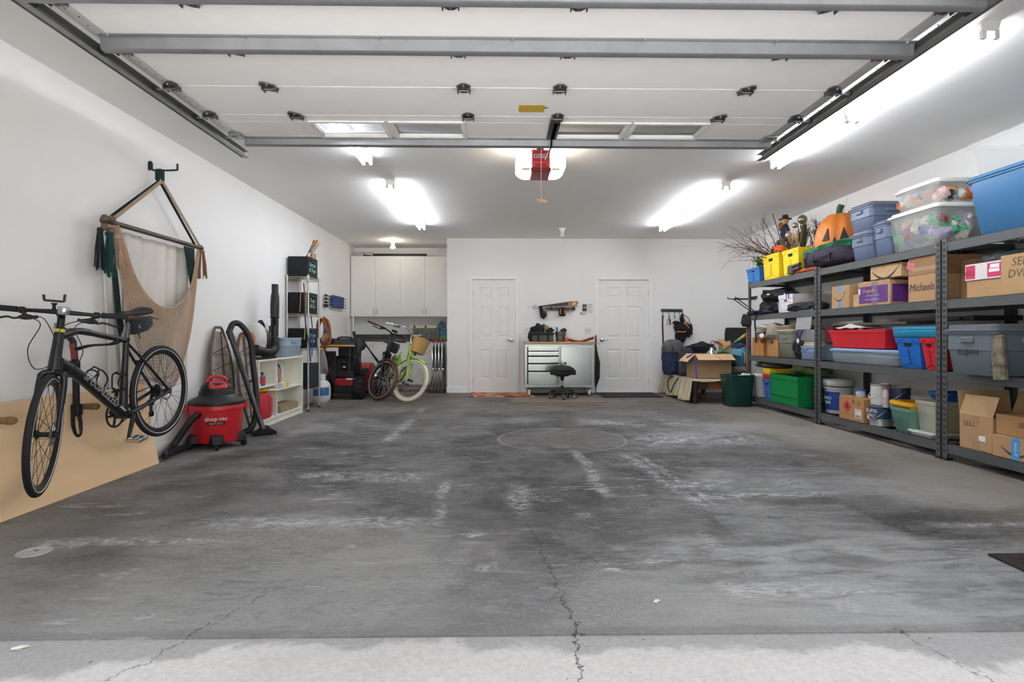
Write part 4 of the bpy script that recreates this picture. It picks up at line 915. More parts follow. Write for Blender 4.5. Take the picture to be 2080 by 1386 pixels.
cord('bungee_cord', 'orange bungee cord hanging on the near side of the chrome rack', [aY(611, 569, yk), aY(611, 590, yk), aY(609, 634, yk)], .006, '#bd7c33')
cord('bungee_cord', 'long yellow cord hanging down the near side of the chrome rack', [aY(621, 569, yk), aY(622, 600, yk), aY(621, 650, yk - .0), aY(618, 690, yk)], .006, '#cbb62d')
cord('strap', 'blue webbing strap hanging down the corner of the chrome rack', [aY(617, 575, yk - .01), aY(619, 610, yk - .02), aY(621, 660, yk - .02), aY(628, 700, yk - .02), aY(631, 735, yk - .02)], .010, '#1f3666')
cord('strap', 'second blue strap hanging at the open end of the chrome rack', [(RKX1 + .02, 7.66, 1.3), (RKX1 + .03, 7.68, 1.1), (RKX1 + .03, 7.66, .75)], .008, '#24407c')
hc_ = E('carabiner_clip', 'silver clip hooked on the top wire shelf of the chrome rack', 'clip', (0, 0, 0))
pc = aY(622, 566, yk); MB().torus(pc, .022, .006, (0, 1, 0), 18, 6).torus(pc + V((.01, 0, -.04)), .02, .005, (0, 1, 0), 18, 6).build('ring', CHROME, hc_)
hs = E('garden_hose', 'coiled brown hose hanging behind the end of the chrome rack', 'hose', (0, 0, 0))
mb = MB(); c0 = aY(652, 660, 8.2)
for k in range(5): mb.tube([c0 + V((.01 * k + (.055 + .008 * k) * math.cos(a), .02 * k - .03, -.06 - .012 * k + (.15 + .012 * k) * math.sin(a))) for a in [2 * PI * i / 30 for i in range(30)]], .011, 7, True)
mb.build('coil', mat('#8c4f2d', .5), hs)
MB().tube(curve_pts([c0 + V((.03, 0, .12)), aY(668, 655, 8.2), aY(671, 690, 8.2), aY(662, 708, 8.2), aY(650, 716, 8.18), aY(648, 735, 8.18), aY(638, 752, 8.15)], 6), .013, 8).build('loose_end', mat('#96602f', .5), hs)
MB().ball(aY(661, 672, 8.18), (.028, .028, .04), 10, 8).build('sprayer_head', mat('#1e3f86', .5), hs)
# propane tank
pt = E('propane_tank', 'white propane tank on the floor behind the chrome rack', 'gas tank', (-2.72, 8.33, 0))
PW = mat('#c9cac8', .4, var=.08)
MB().lathe([(.1, 0), (.105, .01), (.105, .04)], 28).build('foot_ring', mat('#9da09f', .5), pt)
MB().lathe([(.06, .03), (.12, .045), (.15, .09), (.155, .14), (.155, .25), (.145, .31), (.11, .355), (.05, .375), (.03, .38)], 32).build('body', PW, pt)
MB().lathe([(.08, .36), (.082, .46), (.078, .46), (.076, .36)], 24).build('collar', PW, pt); MB().cyl((0, 0, .37), (0, 0, .44), .02).cyl((0, -.03, .42), (0, .03, .42), .012).build('valve', mat('#8e7a4f', .4, .8), pt)
MB().grid(lambda u, v: V((.1565 * math.cos(-1.9 + u * 1.6), .1565 * math.sin(-1.9 + u * 1.6), .15 + v * .12)), 12, 2).build('label', mat('#3d6395', .5, var=.3, scale=20), pt)
# rods in a blue sleeve on the wall
bp = E('ski_pole_set', 'blue fabric sleeve of grey rods mounted flat on the wall past the chrome rack', 'poles', (0, 0, 0))
for k in range(4):
    p, q = aX(661, 600 + 7 * k, -2.9), aX(703, 609 + 6 * k, -2.9)
    r_ = MB().cyl(p, q, .009, seg=8).build('rod', mat('#6e7074', .4, .5), bp); MB().cyl(p, p + (q - p) * .06, .018 if k < 3 else .03, seg=10).build('tip', BLACK, bp)
y0 = aX(675, 600, -2.9).y; y1 = aX(697, 600, -2.9).y; z0 = aX(676, 622, -2.9).z; z1 = aX(676, 602, -2.9).z
MB().box(-2.925, y0, z0 - .02, -2.88, y1, z1 + .02).build('sleeve', mat('#23487f', .7, var=.2, scale=20), bp, bevel=.012)
for yy, zz in ((y0 + .1, z0), (y1 - .1, z0 - .02)): MB().ball((-2.878, yy, zz + .03), .025, 10, 8).build('knob', mat('#a8433b', .5), bp)
# ================= snow blower
sn = E('snow_blower', 'red and black walk-behind snow blower parked behind the propane tank', 'snow blower', (-2.52, 9.25, 0))
RED = mat('#9a1a20', .35, var=.06, coat=.3)
def tyre(x, y, lab=None):
    w = MB().lathe([(.09, -.075), (.15, -.075), (.178, -.055), (.18, 0), (.178, .055), (.15, .075), (.09, .075)], 32, (x, y, .185), (1, 0, 0)).build('tyre', RUB, sn)
    lg = MB()
    for k in range(14):
        a = 2 * PI * k / 14
        for s in (-1, 1):
            A = a + (.11 if s > 0 else -.11)
            X = M.Translation((x, y, .185)) @ M.Rotation(A, 4, 'X')
            lg.at(X).box(min(0, s * .078), -.014, .172, max(0, s * .078), .014, .193)
    lg.build('tread', RUB, w); MB().lathe([(.085, -.05), (.09, -.04), (.09, .04), (.085, .05)], 20, (x, y, .185), (1, 0, 0)).build('rim', RED, w)
tyre(.19, -.16); tyre(-.34, -.16)
MB().loft([rrect(.36, .42, .04, z, (-.03, -.02)) for z in (.22, .33)] + [rrect(.3, .36, .04, .35, (-.03, -.02))]).build('chassis', RED, sn, bevel=.01)
MB().box(-.2, -.26, .1, .14, -.2, .22).build('rear_cover', BLACK, sn, bevel=.01)
en = MB().loft([rrect(.34, .34, .04, z, (-.04, -.05)) for z in (.36, .44)] + [rrect(.36, .34, .05, z, (-.04, -.05)) for z in (.46, .66)] + [rrect(.3, .28, .05, .70, (-.04, -.05))]).build('engine', mat('#191b1e', .45), sn)
MB().box(-.09, -.235, .47, .02, -.222, .63).build('recoil_cover', DKM, en, bevel=.006); MB().box(-.055, -.24, .515, -.01, -.234, .54).build('badge', mat('#cfc8c4', .5, var=.4, scale=90), en); MB().box(-.06, -.238, .6, -.0, -.232, .62).build('badge', mat('#8f2a30', .5), en)
MB().box(.0, -.24, .32, .1, -.233, .345).build('decal', mat('#d7d4cf', .5, var=.3, scale=80), sn)
# auger housing at the front
hs_ = MB()
prf = [(.0, .0), (.12, .0), (.36, .06), (.42, .3), (.38, .5), (.02, .52)]
for x0_, x1_ in ((-.38, -.365), (.27, .285)): hs_.prism([(x0_, .2 + a, .02 + b) for a, b in [(.0, .02), (.3, .02), (.36, .2), (.33, .5), (.0, .54)]], (x1_ - x0_, 0, 0))
hs_.prism([(-.365, .2 + a, b) for a, b in [(-.01, .1), (-.01, .52), (.1, .57), (.34, .545), (.34, .53), (.1, .55), (.01, .5), (.01, .1)]], (.635, 0, 0))
hs_.build('auger_housing', RED, sn, bevel=.004)
MB().box(.15, .185, .475, .26, .191, .505).build('warning_label', mat('#d98a2b', .5, var=.4, scale=80), sn)
MB().cyl((-.36, .38, .22), (.27, .38, .22), .03, seg=12).build('auger', DKM, sn)
ch = MB().tube(curve_pts([(.05, .2, .5), (.05, .2, .68), (.06, .24, .8), (.1, .36, .85)], 5), [.075] * 8 + [.07] * 8, 14).build('chute', BLACK, sn)
MB().loft([rrect(.24, .2, .03, z, (-.02, -.12)) for z in (.70, .80, .86)]).build('shroud', BLACK, sn)
MB().prism([(-.33, -.24, .78), (-.18, -.24, .78), (-.16, -.24, .36), (-.22, -.24, .22), (-.3, -.24, .5)], (0, .06, 0)).build('belt_cover', BLACK, sn, bevel=.01)
MB().box(.12, -.1, .38, .28, .08, .5).build('muffler', BLACK, sn, bevel=.02)
for x in (-.3, .2):
    MB().tube(curve_pts([(x, -.1, .3), (x + (.02 if x < 0 else -.0), -.28, .6), (x, -.42, .86), (x, -.5, .9)], 5), .013, 8).build('handle_bar', BLACK, sn)
dsh = MB().loft([[V((x, y, z)) for x, y, z in ((-.36, -.46, .84), (.26, -.46, .84), (.26, -.2, .92), (-.36, -.2, .92))], [V((x, y, z + .07)) for x, y, z in ((-.34, -.45, .83), (.24, -.45, .83), (.22, -.22, .92), (-.32, -.22, .92))]]).build('control_panel', BLACK, sn, bevel=.01)
MB().box(-.34, -.468, .862, .12, -.458, .888).build('stripe', mat('#d9982f', .5), dsh); MB().box(.12, -.468, .862, .2, -.458, .888).build('stripe_end', mat('#bdb8c9', .5), dsh)
MB().tube(curve_pts([(-.1, -.3, .95), (-.1, -.32, 1.0), (.1, -.32, 1.0), (.1, -.3, .94)], 4), .012, 8).build('lever', BLACK, sn)
MB().tube([(.2, -.38, .9), (.16, -.4, 1.1)], .024, 10).build('hand_grip', BLACK, sn)
for k in range(4): MB().tube([(.07 + .01 * k, -.23, .86), (.06 + .02 * k, -.25, .6), (.05 + .02 * k, -.2, .36)], .005, 5).build('cable', DKM if k else STEEL, sn)
MB().lathe([(.05, 0), (.05, .03), (.012, .05), (.01, .12)], 14, (-.22, -.33, .95)).build('filler_neck', BLACK, sn)
# mower handle behind it
mw = E('push_mower', 'dark push mower with a folded tube handle behind the snow blower', 'mower', (-2.5, 10.22, 0))
MB().loft([rrect(.45, .5, .08, z) for z in (.06, .2)] + [rrect(.34, .4, .08, .3)]).build('deck', mat('#4c4a35', .6), mw)
MB().loft([rrect(.22, .24, .06, z) for z in (.3, .44)]).build('engine', BLACK, mw)
for x in (-.22, .22):
    for y in (-.2, .2): MB().cyl((x - .025, y, .09), (x + .025, y, .09), .09, seg=20).build('wheel', RUB, mw)
for o in (0, .05): MB().tube([(.0 - o, -.22, .95 + o * .6), (.33 + o, -.2, .44), (.2, -.15, .25)], .012, 8).build('handle_tube', DKM, mw)
wp = E('folded_step_stool', 'pair of white metal uprights of a folded stool standing behind the snow blower', 'ladder', (-2.70, 9.92, 0))
for x in (-.03, .05): MB().cbox((x, 0, .69), (.03, .03, 1.38)).build('upright', mat('#d2d4d1', .4, .3), wp, bevel=.004)
for z in (.3, .62, .94, 1.26): MB().cbox((.01, .005, z), (.06, .024, .03)).build('rung', mat('#bcbdb9', .4, .4), wp)
# ================= alcove cabinets
CABM = mat('#ecebe8', .45, var=.015); HDM = mat('#b5b4ae', .3, .8)
def dpx(px, y): return aY(px, 681, y).x
def cab(name, label, xs, y0, y1, z0, z1, hz, kick=0):
    t = E(name, label, 'cabinet', (xs[0], y1, z0)); w, d, h = xs[-1] - xs[0], y1 - y0, z1 - z0
    MB().box(0, -d + .02, kick, w, 0, h).build('body', CABM, t)
    if kick: MB().box(.0, -d + .09, 0, w, 0, kick).build('toe_kick', mat('#c5c6c4', .6), t)
    for i in range(len(xs) - 1):
        a, b = xs[i] - xs[0], xs[i + 1] - xs[0]
        dr_ = MB().box(a + .0015, -d, kick + .002, b - .0015, -d + .018, h - .002).build('door', CABM, t, bevel=.0015)
        hx = b - .03 if i % 2 == 0 else a + .03
        MB().tube(curve_pts([(hx, -d, hz - .045), (hx, -d - .025, hz - .035), (hx, -d - .027, hz + .035), (hx, -d, hz + .045)], 4), .005, 6).build('door_handle', HDM, dr_)
    return t
YU, YC = 10.80, 10.55
u = [XL + .015] + [dpx(p, YU) for p in (763, 813, 862.5)] + [XW - .016]
cab('wall_cabinet', 'white wall cabinet with two doors nearest the side wall in the alcove', u[:3], YU, YA, 1.397, 2.57, .1)
cab('wall_cabinet', 'white wall cabinet with two doors beside the partition in the alcove', u[2:], YU, YA, 1.397, 2.57, .1)
u = [XL + .015] + [dpx(p, YC) for p in (755, 806, 857)] + [XW - .016]
cab('base_cabinet', 'white base cabinet under the counter behind the snow blower', u[:3], YC, YA - .004, 0, .925, .83, .1)
cab('base_cabinet', 'white base cabinet under the counter behind the green bicycle', u[2:], YC, YA - .004, 0, .925, .83, .1)
ct = E('countertop', 'dark green laminate countertop with backsplash in the alcove', 'countertop', (XL + .002, YA, .925))
CTM = mat('#4c4b42', .5, var=.2, scale=50); cw = XW - XL - .018
MB().box(0, -(YA - YC) - .03, .001, cw, 0, .04).build('slab', CTM, ct, bevel=.006); MB().box(0, -.025, .04, cw, 0, .13).build('backsplash', CTM, ct, bevel=.004)
for i, (a, b, z, h, lab) in enumerate(((738, 866, 2.5705, .05, 'long black flat bar lying on top of the wall cabinets'), (860, 880, 2.5705, .022, 'short black bar end on the wall cabinets beyond the long one'))):
    T(MB().box(dpx(a, YU + .02), YU + .03 + .1 * i, z, dpx(b, YU), YU + .1 + .1 * i, z + h).build('metal_bar', BLACK, bevel=.004), lab, 'bar')
rl = MB().tube([(XL + .06, YU + .08, 2.61), (XL + .44, YU + .06, 2.61)], .04, 12).build('paper_roll', mat('#b9b7b2', .7)); T(rl, 'pale rolled sheet lying on the wall cabinets in the corner', 'roll')
# on the counter
og = E('drawer_organizer', 'black organizer of small clear drawers on the counter by the wicker basket', 'organizer', (dpx(866, 10.8), 10.85, .9655))
MB().box(-.26, 0, 0, .25, .16, .205).build('case', mat('#27292a', .5), og)
for r_ in range(5):
    for c_ in range(6): MB().box(-.25 + c_ * .083, -.008, .01 + r_ * .038, -.175 + c_ * .083, .001, .042 + r_ * .038).build('drawer', mat('#6f7468', .3, var=.35, scale=15), og, bevel=.002)
lv = E('spirit_level', 'pale yellow spirit level lying on the black drawer organizer', 'level', (dpx(864, 10.8), 10.87, 1.172))
lbd = MB().box(-.32, -.015, 0, .33, .015, .06)
lbd.build('body', mat('#c9c9ae', .4), lv, bevel=.004)
for x in (-.22, .0, .24): MB().cyl((x, -.018, .03), (x, .018, .03), .022, seg=16).build('vial_ring', BLACK, lv)
tb = MB().loft([[V((-.09, -.1, 0)), V((.09, -.1, 0)), V((.09, .1, 0)), V((-.09, .1, 0))], [V((.0, -.02, .14)), V((.06, -.02, .12)), V((.06, .02, .12)), V((.0, .02, .14))]]).build('fabric_pouch', mat('#46606e', .8)); tb.location = (dpx(895, 10.8), 10.9, 1.18)
T(tb, 'blue-grey peaked fabric pouch on the boxes in the counter corner', 'pouch')
gb = E('toy_carton', 'blue carton with a green base band at the counter end', 'box', (dpx(900, 10.8), 10.86, .9655))
MB().box(-.06, -.06, .06, .075, .12, .2).build('body', mat('#3f6d88', .5, var=.4, scale=18), gb); MB().box(-.062, -.062, 0, .077, .12, .06).build('base_band', mat('#4f9a3a', .5), gb)
# ================= the two standing bicycles
def cruiser():
    b = E('bicycle', 'lime green cruiser bicycle with cream tyres and a woven basket by the base cabinets', 'bicycle')
    GRN = mat('#8fb53a', .35, coat=.3); CRE = mat('#d9d0ae', .6)
    g = dict(bb=(.45, -.06), sc=(.31, .40), ht=(.85, .56), hb=(.92, .36), fh=(1.06, 0))
    s_ = steer(g, math.radians(38))
    f = MB().tube([p3(g['hb']), p3(g['ht'])], .024, 12)
    f.tube(curve_pts([p3(g['hb']), p3((.78, .14)), p3((.6, .0)), p3(g['bb'])], 5), .021, 10).tube(curve_pts([p3((.87, .5)), p3((.74, .27)), p3((.55, .12)), p3((.4, .1))], 5), .018, 10)
    f.tube([p3(g['bb']), p3(g['sc'])], .018, 10)
    for s in (-1, 1): f.tube([p3(g['bb'], s * .03), p3((0, 0), s * .06)], .01, 8).tube([p3(g['sc'], s * .012), p3((0, 0), s * .06)], .009, 8)
    f.build('frame', GRN, b)
    fk = MB().at(s_)
    for s in (-1, 1): fk.tube(curve_pts([p3(g['hb'], s * .01), p3((.935, .345), s * .05), p3((.96, .25), s * .056), p3((1.02, .06), s * .055), p3(g['fh'], s * .055)], 5), [.017] * 6 + [.015] * 9 + [.01] * 6, 8)
    fk.build('fork', GRN, b)
    for q, mx in ((g['fh'], s_ @ M.Translation(p3(g['fh']))), ((0, 0), M())):
        wheel(b, None, .34, .023, CRE, rimc='#c9c9c4', spokec='#b9b9b4', mtx=mx)
        fd = MB().at(mx)
        a0, a1 = (1.0, 2.5) if q[0] else (.5, 3.3)
        rings = []
        for i in range(19):
            a = a0 + (a1 - a0) * i / 18; rr = .36
            rings.append([V(((rr + dz) * math.cos(a), y, (rr + dz) * math.sin(a))) for y, dz in ((-.033, -.018), (-.024, 0), (0, .006), (.024, 0), (.033, -.018), (.0, .0))])
        fd.loft(rings).build('fender', GRN, b)
        MB().at(mx).tube([(0, .05, 0), (.36 * math.cos(a1 - .1), .03, .36 * math.sin(a1 - .1))], .003, 5).tube([(0, -.05, 0), (.36 * math.cos(a1 - .1), -.03, .36 * math.sin(a1 - .1))], .003, 5).build('fender_stay', CHROME, b)
    MB().at(s_).tube([p3(g['ht']), p3((.815, .66)), p3((.85, .69))], .013, 10).build('stem', CHROME, b)
    for s in (-1, 1):
        MB().at(s_).tube(curve_pts([(.85, 0, .69), (.85, s * .1, .74), (.82, s * .22, .775), (.7, s * .29, .77), (.56, s * .33, .76)], 6), .011, 8).build('handlebar', CHROME, b)
        MB().at(s_).tube([(.66, s * .305, .768), (.53, s * .337, .758)], .017, 10).build('grip', mat('#d9d6cc', .6), b)
        MB().at(s_).tube(curve_pts([(.74, s * .275, .765), (.78, s * .3, .74), (.7, s * .34, .735)], 4), .008, 6).build('brake_lever', BLACK, b)
    bk = MB().at(s_); bc = V((1.04, 0, .0))
    def br2(k, z, x): return [V((x + k * .115 * math.cos(t), k * .165 * math.sin(t), z)) for t in [2 * PI * i / 28 for i in range(28)]]
    bk.loft([br2(.78, .44, 1.03), br2(.8, .45, 1.03), br2(1, .66, 1.04), br2(1.04, .66, 1.04), br2(1.04, .675, 1.04), br2(.96, .675, 1.04), br2(.96, .66, 1.04), br2(.76, .46, 1.03)]).build('basket', mat('#b48d55', .55, var=.14, scale=3, stretch=(14, 14, 1)), b)
    MB().at(s_).tube(curve_pts([(.85, .05, .7), (1.0, .18, .72), (1.19, .1, .55), (1.05, .05, .42), (.95, .02, .42)], 5), .003, 5).build('cable', mat('#5a6f86', .5), b)
    MB().at(s_).lathe([(.03, 0), (.028, .03), (.012, .06)], 16, (1.0, 0, .42), (-1, 0, 0)).build('headlamp', CHROME, b)
    MB().tube([p3(g['sc']), p3((.27, .56))], .013, 8).build('seatpost', CHROME, b)
    saddle_mesh((.25, .59), .27, .11).build('saddle', mat('#5b3a27', .6), b)
    drivetrain(b, g, .085, CHROME, crank=(.16, .3), pedc=mat('#3c2f2a', .6))
    MB().tube([(.5, .04, -.08), (.46, .16, -.34)], .009, 6).build('kickstand', CHROME, b)
    return b
def ebike():
    b = E('bicycle', 'dark electric bicycle with brown tyres leaning between the snow blower and green bicycle', 'bicycle')
    FR = mat('#26241f', .4, coat=.2); BRN = mat('#5a3b29', .7, var=.1)
    g = dict(bb=(.46, -.05), sc=(.30, .36), ht=(.83, .62), hb=(.90, .40), fh=(1.05, 0))
    s_ = steer(g, math.radians(40))
    f = MB().tube([p3(g['hb']), p3(g['ht'])], .028, 12).tube(curve_pts([p3((.89, .43)), p3((.75, .2)), p3((.6, .05)), p3(g['bb'])], 5), .036, 12).tube([p3(g['bb']), p3(g['sc'])], .02, 10)
    for s in (-1, 1): f.tube([p3(g['bb'], s * .03), p3((0, 0), s * .065)], .012, 8).tube([p3(g['sc'], s * .012), p3((0, 0), s * .065)], .01, 8)
    f.tube(curve_pts([p3((.83, .5)), p3((.6, .3)), p3((.32, .25))], 5), .02, 10).build('frame', FR, b)
    fk = MB().at(s_)
    for s in (-1, 1): fk.tube([p3((.915, .39), s * .062), p3((.955, .28), s * .064)], .02, 10).tube([p3((.955, .28), s * .064), p3(g['fh'], s * .064)], .014, 10)
    fk.cbox((.905, 0, .40), (.05, .15, .05)).build('fork', FR, b)
    for q, mx in ((g['fh'], s_ @ M.Translation(p3(g['fh']))), ((0, 0), M())):
        wheel(b, None, .335, .027, BRN, rimc='#2a2a2a', spokec='#c5c5c2', stripe='#cfcac0', mtx=mx, rotor=(.05, .08))
        fd = MB().at(mx); a0, a1 = (1.0, 2.4) if q[0] else (.5, 3.2); rings = []
        for i in range(15):
            a = a0 + (a1 - a0) * i / 14
            rings.append([V(((.35 + dz) * math.cos(a), y, (.35 + dz) * math.sin(a))) for y, dz in ((-.036, -.015), (-.024, 0), (0, .006), (.024, 0), (.036, -.015), (0, .0))])
        fd.loft(rings).build('fender', BRN if q[0] else FR, b)
    MB().at(s_).tube([p3(g['ht']), p3((.79, .72)), p3((.82, .75))], .018, 10).build('stem', FR, b)
    for s in (-1, 1):
        MB().at(s_).tube(curve_pts([(.82, 0, .75), (.82, s * .12, .775), (.77, s * .25, .785), (.69, s * .33, .785)], 5), .012, 8).build('handlebar', BLACK, b)
        MB().at(s_).tube([(.73, s * .29, .786), (.63, s * .4, .785)], .018, 10).build('grip', mat('#4e2c20', .6), b)
        lv_ = MB().at(s_).tube(curve_pts([(.8, s * .22, .76), (.84, s * .26, .74), (.74, s * .36, .745)], 4), .008, 6).cbox((.79, s * .2, .775), (.06, .05, .04)).build('brake_lever', BLACK, b)
    MB().at(s_).cbox((.85, .0, .80), (.06, .09, .04)).build('display', BLACK, b, bevel=.01)
    bg_ = MB().at(s_).loft([[V((.99 + .06 * math.cos(t) * k, .10 * math.sin(t) * k, z)) for t in [2 * PI * i / 16 for i in range(16)]] for k, z in ((.8, .46), (1, .49), (1.05, .58), (.9, .62))]).build('handlebar_bag', FABK, b)
    MB().at(s_).tube(curve_pts([(.83, .08, .76), (.95, .1, .7), (.98, .1, .62)], 4), .004, 5).tube(curve_pts([(.83, -.08, .76), (.97, -.05, .66), (.93, -.04, .44)], 4), .004, 5).build('cable', BLACK, b)
    MB().at(s_).lathe([(.04, 0), (.04, .03), (.02, .06)], 16, (.97, 0, .40), (-1, 0, 0)).build('headlamp', BLACK, b)
    MB().tube([p3(g['sc']), p3((.24, .56))], .014, 8).build('seatpost', BLACK, b)
    saddle_mesh((.23, .58), .28, .1).build('saddle', mat('#4a2e20', .6), b)
    MB().loft([[V((x, y, z)) for y, z in ((-.05, .38), (.05, .38), (.05, .42), (-.05, .42))] for x in (-.35, .2)]).build('rear_rack', BLACK, b)
    drivetrain(b, g, .10, mat('#c4c4c0', .35, .5), crank=(.17, .4))
    MB().tube([(.5, .04, -.07), (.45, .17, -.33)], .01, 6).build('kickstand', BLACK, b)
    return b
def place(o, hub, R_, yaw, lean):
    """stand a bicycle: hub = rear hub ground point, yaw of the frame, lean about its own length"""
    o.matrix_world = M.Translation((hub[0], hub[1], 0)) @ M.Rotation(yaw, 4, 'Z') @ M.Rotation(lean, 4, 'X') @ M.Translation((0, 0, R_))
place(cruiser(), (aY(834, 773, 8.62).x - .485, 8.62 + .97, 0), .342, math.radians(-66), math.radians(-7))
place(ebike(), (aY(776, 773, 8.86).x - .27, 8.86 + 1.03, 0), .337, math.radians(-79), math.radians(-11))
# folding chairs leaning at the partition
for i in range(4):
    t = E('folding_chair', ['silver tube folding chair nearest the green bicycle, leaning by the partition', 'second silver folding chair in the row by the partition', 'third silver folding chair in the row by the partition', 'silver folding chair touching the partition'][i], 'folding chair', (-1.27 + .058 * i, 10.25, 0), (0, 0, 0), 'folded chairs by the partition')
    for y in (-.2, .2):
        MB().tube([(-.01, y, .012), (.0, y * .9, .9), (.005, y * .75, .95)], .0105, 8).build('frame_tube', CHROME, t); MB().tube([(.018, y * .8, .02), (.012, y * .75, .86)], .0095, 8).build('leg', CHROME, t)
        MB().cyl((-.015, y * .88, .42), (.03, y * .88, .42), .022, seg=12).build('pivot', mat('#d9d9d6', .3, .6), t)
    MB().tube([(.0, -.18, .9), (.0, .18, .9)], .0105, 8).build('crossbar', CHROME, t)
    MB().cbox((.0, 0, .62), (.012, .34, .4)).build('fabric_seat', mat('#5d4a3c', .8), t); MB().cbox((.004, -.15, .945), (.03, .06, .08)).build('arm_pad', mat('#8e2328', .5), t, bevel=.008)
pk = MB().tube([aY(893, 738, 9.9), aZ(868, 792, .02)], .007, 6).build('rod', DKM); T(pk, 'thin black rod leaning toward the silver folding chairs', 'rod')
for nm, px0, px1, y0, y1, col, lab in (('floor_mat', 803, 872, 10.2, 10.6, '#6e4638', 'reddish-brown mat on the floor under the base cabinets'), ('floor_mat', 866, 907, 9.95, 10.6, '#2b2b2a', 'black mat under the silver folding chairs')):
    T(MB().box(dpx(px0, y0), y0, .0, dpx(px1, y0), y1, .011).build(nm, mat(col, .9, var=.15, bump=.3), None, bevel=.003), lab, 'mat')
# ================= workbench cabinet between the doors
def bpx(px, y): return aY(px, 681, y).x
WY0 = 9.50
wx0, wx1 = bpx(1066, WY0), bpx(1207, WY0); ww = wx1 - wx0
SS = mat('#b4b9b6', .3, .92, var=.08, scale=3); SS2 = mat('#a9afac', .24, .95, var=.06, scale=2)
wb_ = E('rolling_workbench', 'stainless steel rolling tool workbench with wood top between the two doors', 'workbench', (wx0, WY0, 0))
MB().box(0, .012, .145, ww, .46, .885).build('body', SS, wb_, bevel=.004)
MB().box(-.012, -.015, .885, ww + .012, .47, .925).build('wood_top', mat('#b29469', .5, var=.1, scale=4, stretch=(1, 8, 8)), wb_, bevel=.005)
MB().box(0, -.004, .83, ww, .012, .884).build('top_rail', SS, wb_, bevel=.003)
MB().box(0, -.002, .145, ww, .012, .2).build('bottom_rail', SS, wb_, bevel=.003)
for x0, x1 in ((0, .042), (ww - .045, ww), (.53 * ww * .925, .53 * ww * .925 + .03)): MB().box(x0, -.002, .2, x1, .012, .83).build('upright_rail', SS, wb_, bevel=.003)
MB().box(.03, .0105, .2, ww - .03, .0118, .83).build('gap_shade_sheet', BLACK, wb_)  # black sheet added behind the drawers; paints the shade in their gaps
def wz(zy): return CZ - (600 + zy * .166 - 681) * 9.5 / 1130
def wxx(zx): return bpx(1050 + zx * .166, WY0) - wx0
for a, b in ((624, 680), (690, 738), (754, 830), (845, 925), (940, 1095)):
    d = MB().box(wxx(137), -.012, wz(b), wxx(511), .011, wz(a)).build('drawer', SS2, wb_, bevel=.003)
    MB().prism([(wxx(139), -.012, wz(a) - .004), (wxx(139), -.03, wz(a) - .004), (wxx(139), -.03, wz(a) - .016), (wxx(139), -.027, wz(a) - .016), (wxx(139), -.026, wz(a) - .008), (wxx(139), -.012, wz(a) - .009)], (wxx(509) - wxx(139), 0, 0)).build('drawer_pull', mat('#c9cdc9', .25, .9), d)
cdm = MB().box(wxx(537), -.01, wz(1095), wxx(914), .011, wz(626)).build('cabinet_door', mat('#b2b6b5', .22, .95, var=.05, scale=2), wb_, bevel=.004)
pn_ = MB().box(wxx(786), -.006, wz(612), wxx(915), -.0035, wz(592)).build('name_plate', mat('#8f9392', .3, .8), wb_)
txt('HUSKY', .022, ((wxx(786) + wxx(915)) / 2, -.0068, wz(602)), (1, 0, 0), (0, 0, 1), mat('#eef0ef', .3), wb_, sx=1.6)
for x in (.075, ww - .085):
    for y in (.06, .4):
        c_ = MB().cyl((x - .018, y, .062), (x + .018, y, .062), .062, seg=24).build('caster_wheel', mat('#2a2b2c', .6), wb_)
        MB().cyl((x - .02, y, .062), (x + .02, y, .062), .036, seg=20).build('wheel_hub', mat('#c9cac8', .3, .7), c_)
        MB().prism([(x - .028, y - .035, .145), (x - .028, y + .035, .145), (x - .028, y + .012, .05), (x - .028, y - .012, .05)], (.004, 0, 0)).build('caster_fork', CHROME, wb_)
        MB().prism([(x + .024, y - .035, .145), (x + .024, y + .035, .145), (x + .024, y + .012, .05), (x + .024, y - .012, .05)], (.004, 0, 0)).build('caster_fork', CHROME, wb_)
        MB().box(x - .02, y - .075, .02, x + .02, y - .06, .11).build('brake_pedal', mat('#dddedb', .3, .5), wb_, bevel=.004)
# things on the bench
ZT = .9255
bgx = bpx(1102, 9.65)
tbg = E('tool_bag', 'open grey and black tool bag with straps on the workbench', 'tool bag', (bgx, 9.68, ZT))
MB().loft([rrect(.36, .2, .03, 0), rrect(.38, .22, .04, .02), rrect(.37, .21, .04, .15), rrect(.33, .17, .04, .155)]).build('body', mat('#55544f', .9, var=.15, bump=.3), tbg)
for x in (-.08, .09): MB().cbox((x, -.108, .08), (.035, .012, .15)).build('strap', FABK, tbg, bevel=.003)
MB().loft([rrect(.4, .24, .05, .12), rrect(.41, .25, .06, .14), rrect(.4, .24, .06, .158), rrect(.34, .2, .05, .164)]).build('rim', FABK, tbg)
for i, (dx_, r, h, col, lab, cat, nm) in enumerate(((-.06, (.15, .09, .1), .2, '#1b1b1d', 'black jacket crumpled on top of the open tool bag', 'jacket', 'jacket'), (.11, (.09, .06, .05), .195, '#222224', 'black knit cap at the end of the open tool bag', 'cap', 'knit_cap'), (-.2, (.05, .06, .09), .1, '#1f1f21', 'black strap end drooping off the end of the tool bag', 'strap', 'shoulder_strap'))):
    o = MB().ball((0, 0, 0), r, 18, 12, .5, 7).build(nm, mat(col, .9, bump=.3), None); o.location = (bgx + dx_, 9.68, ZT + h); T(o, lab, cat)
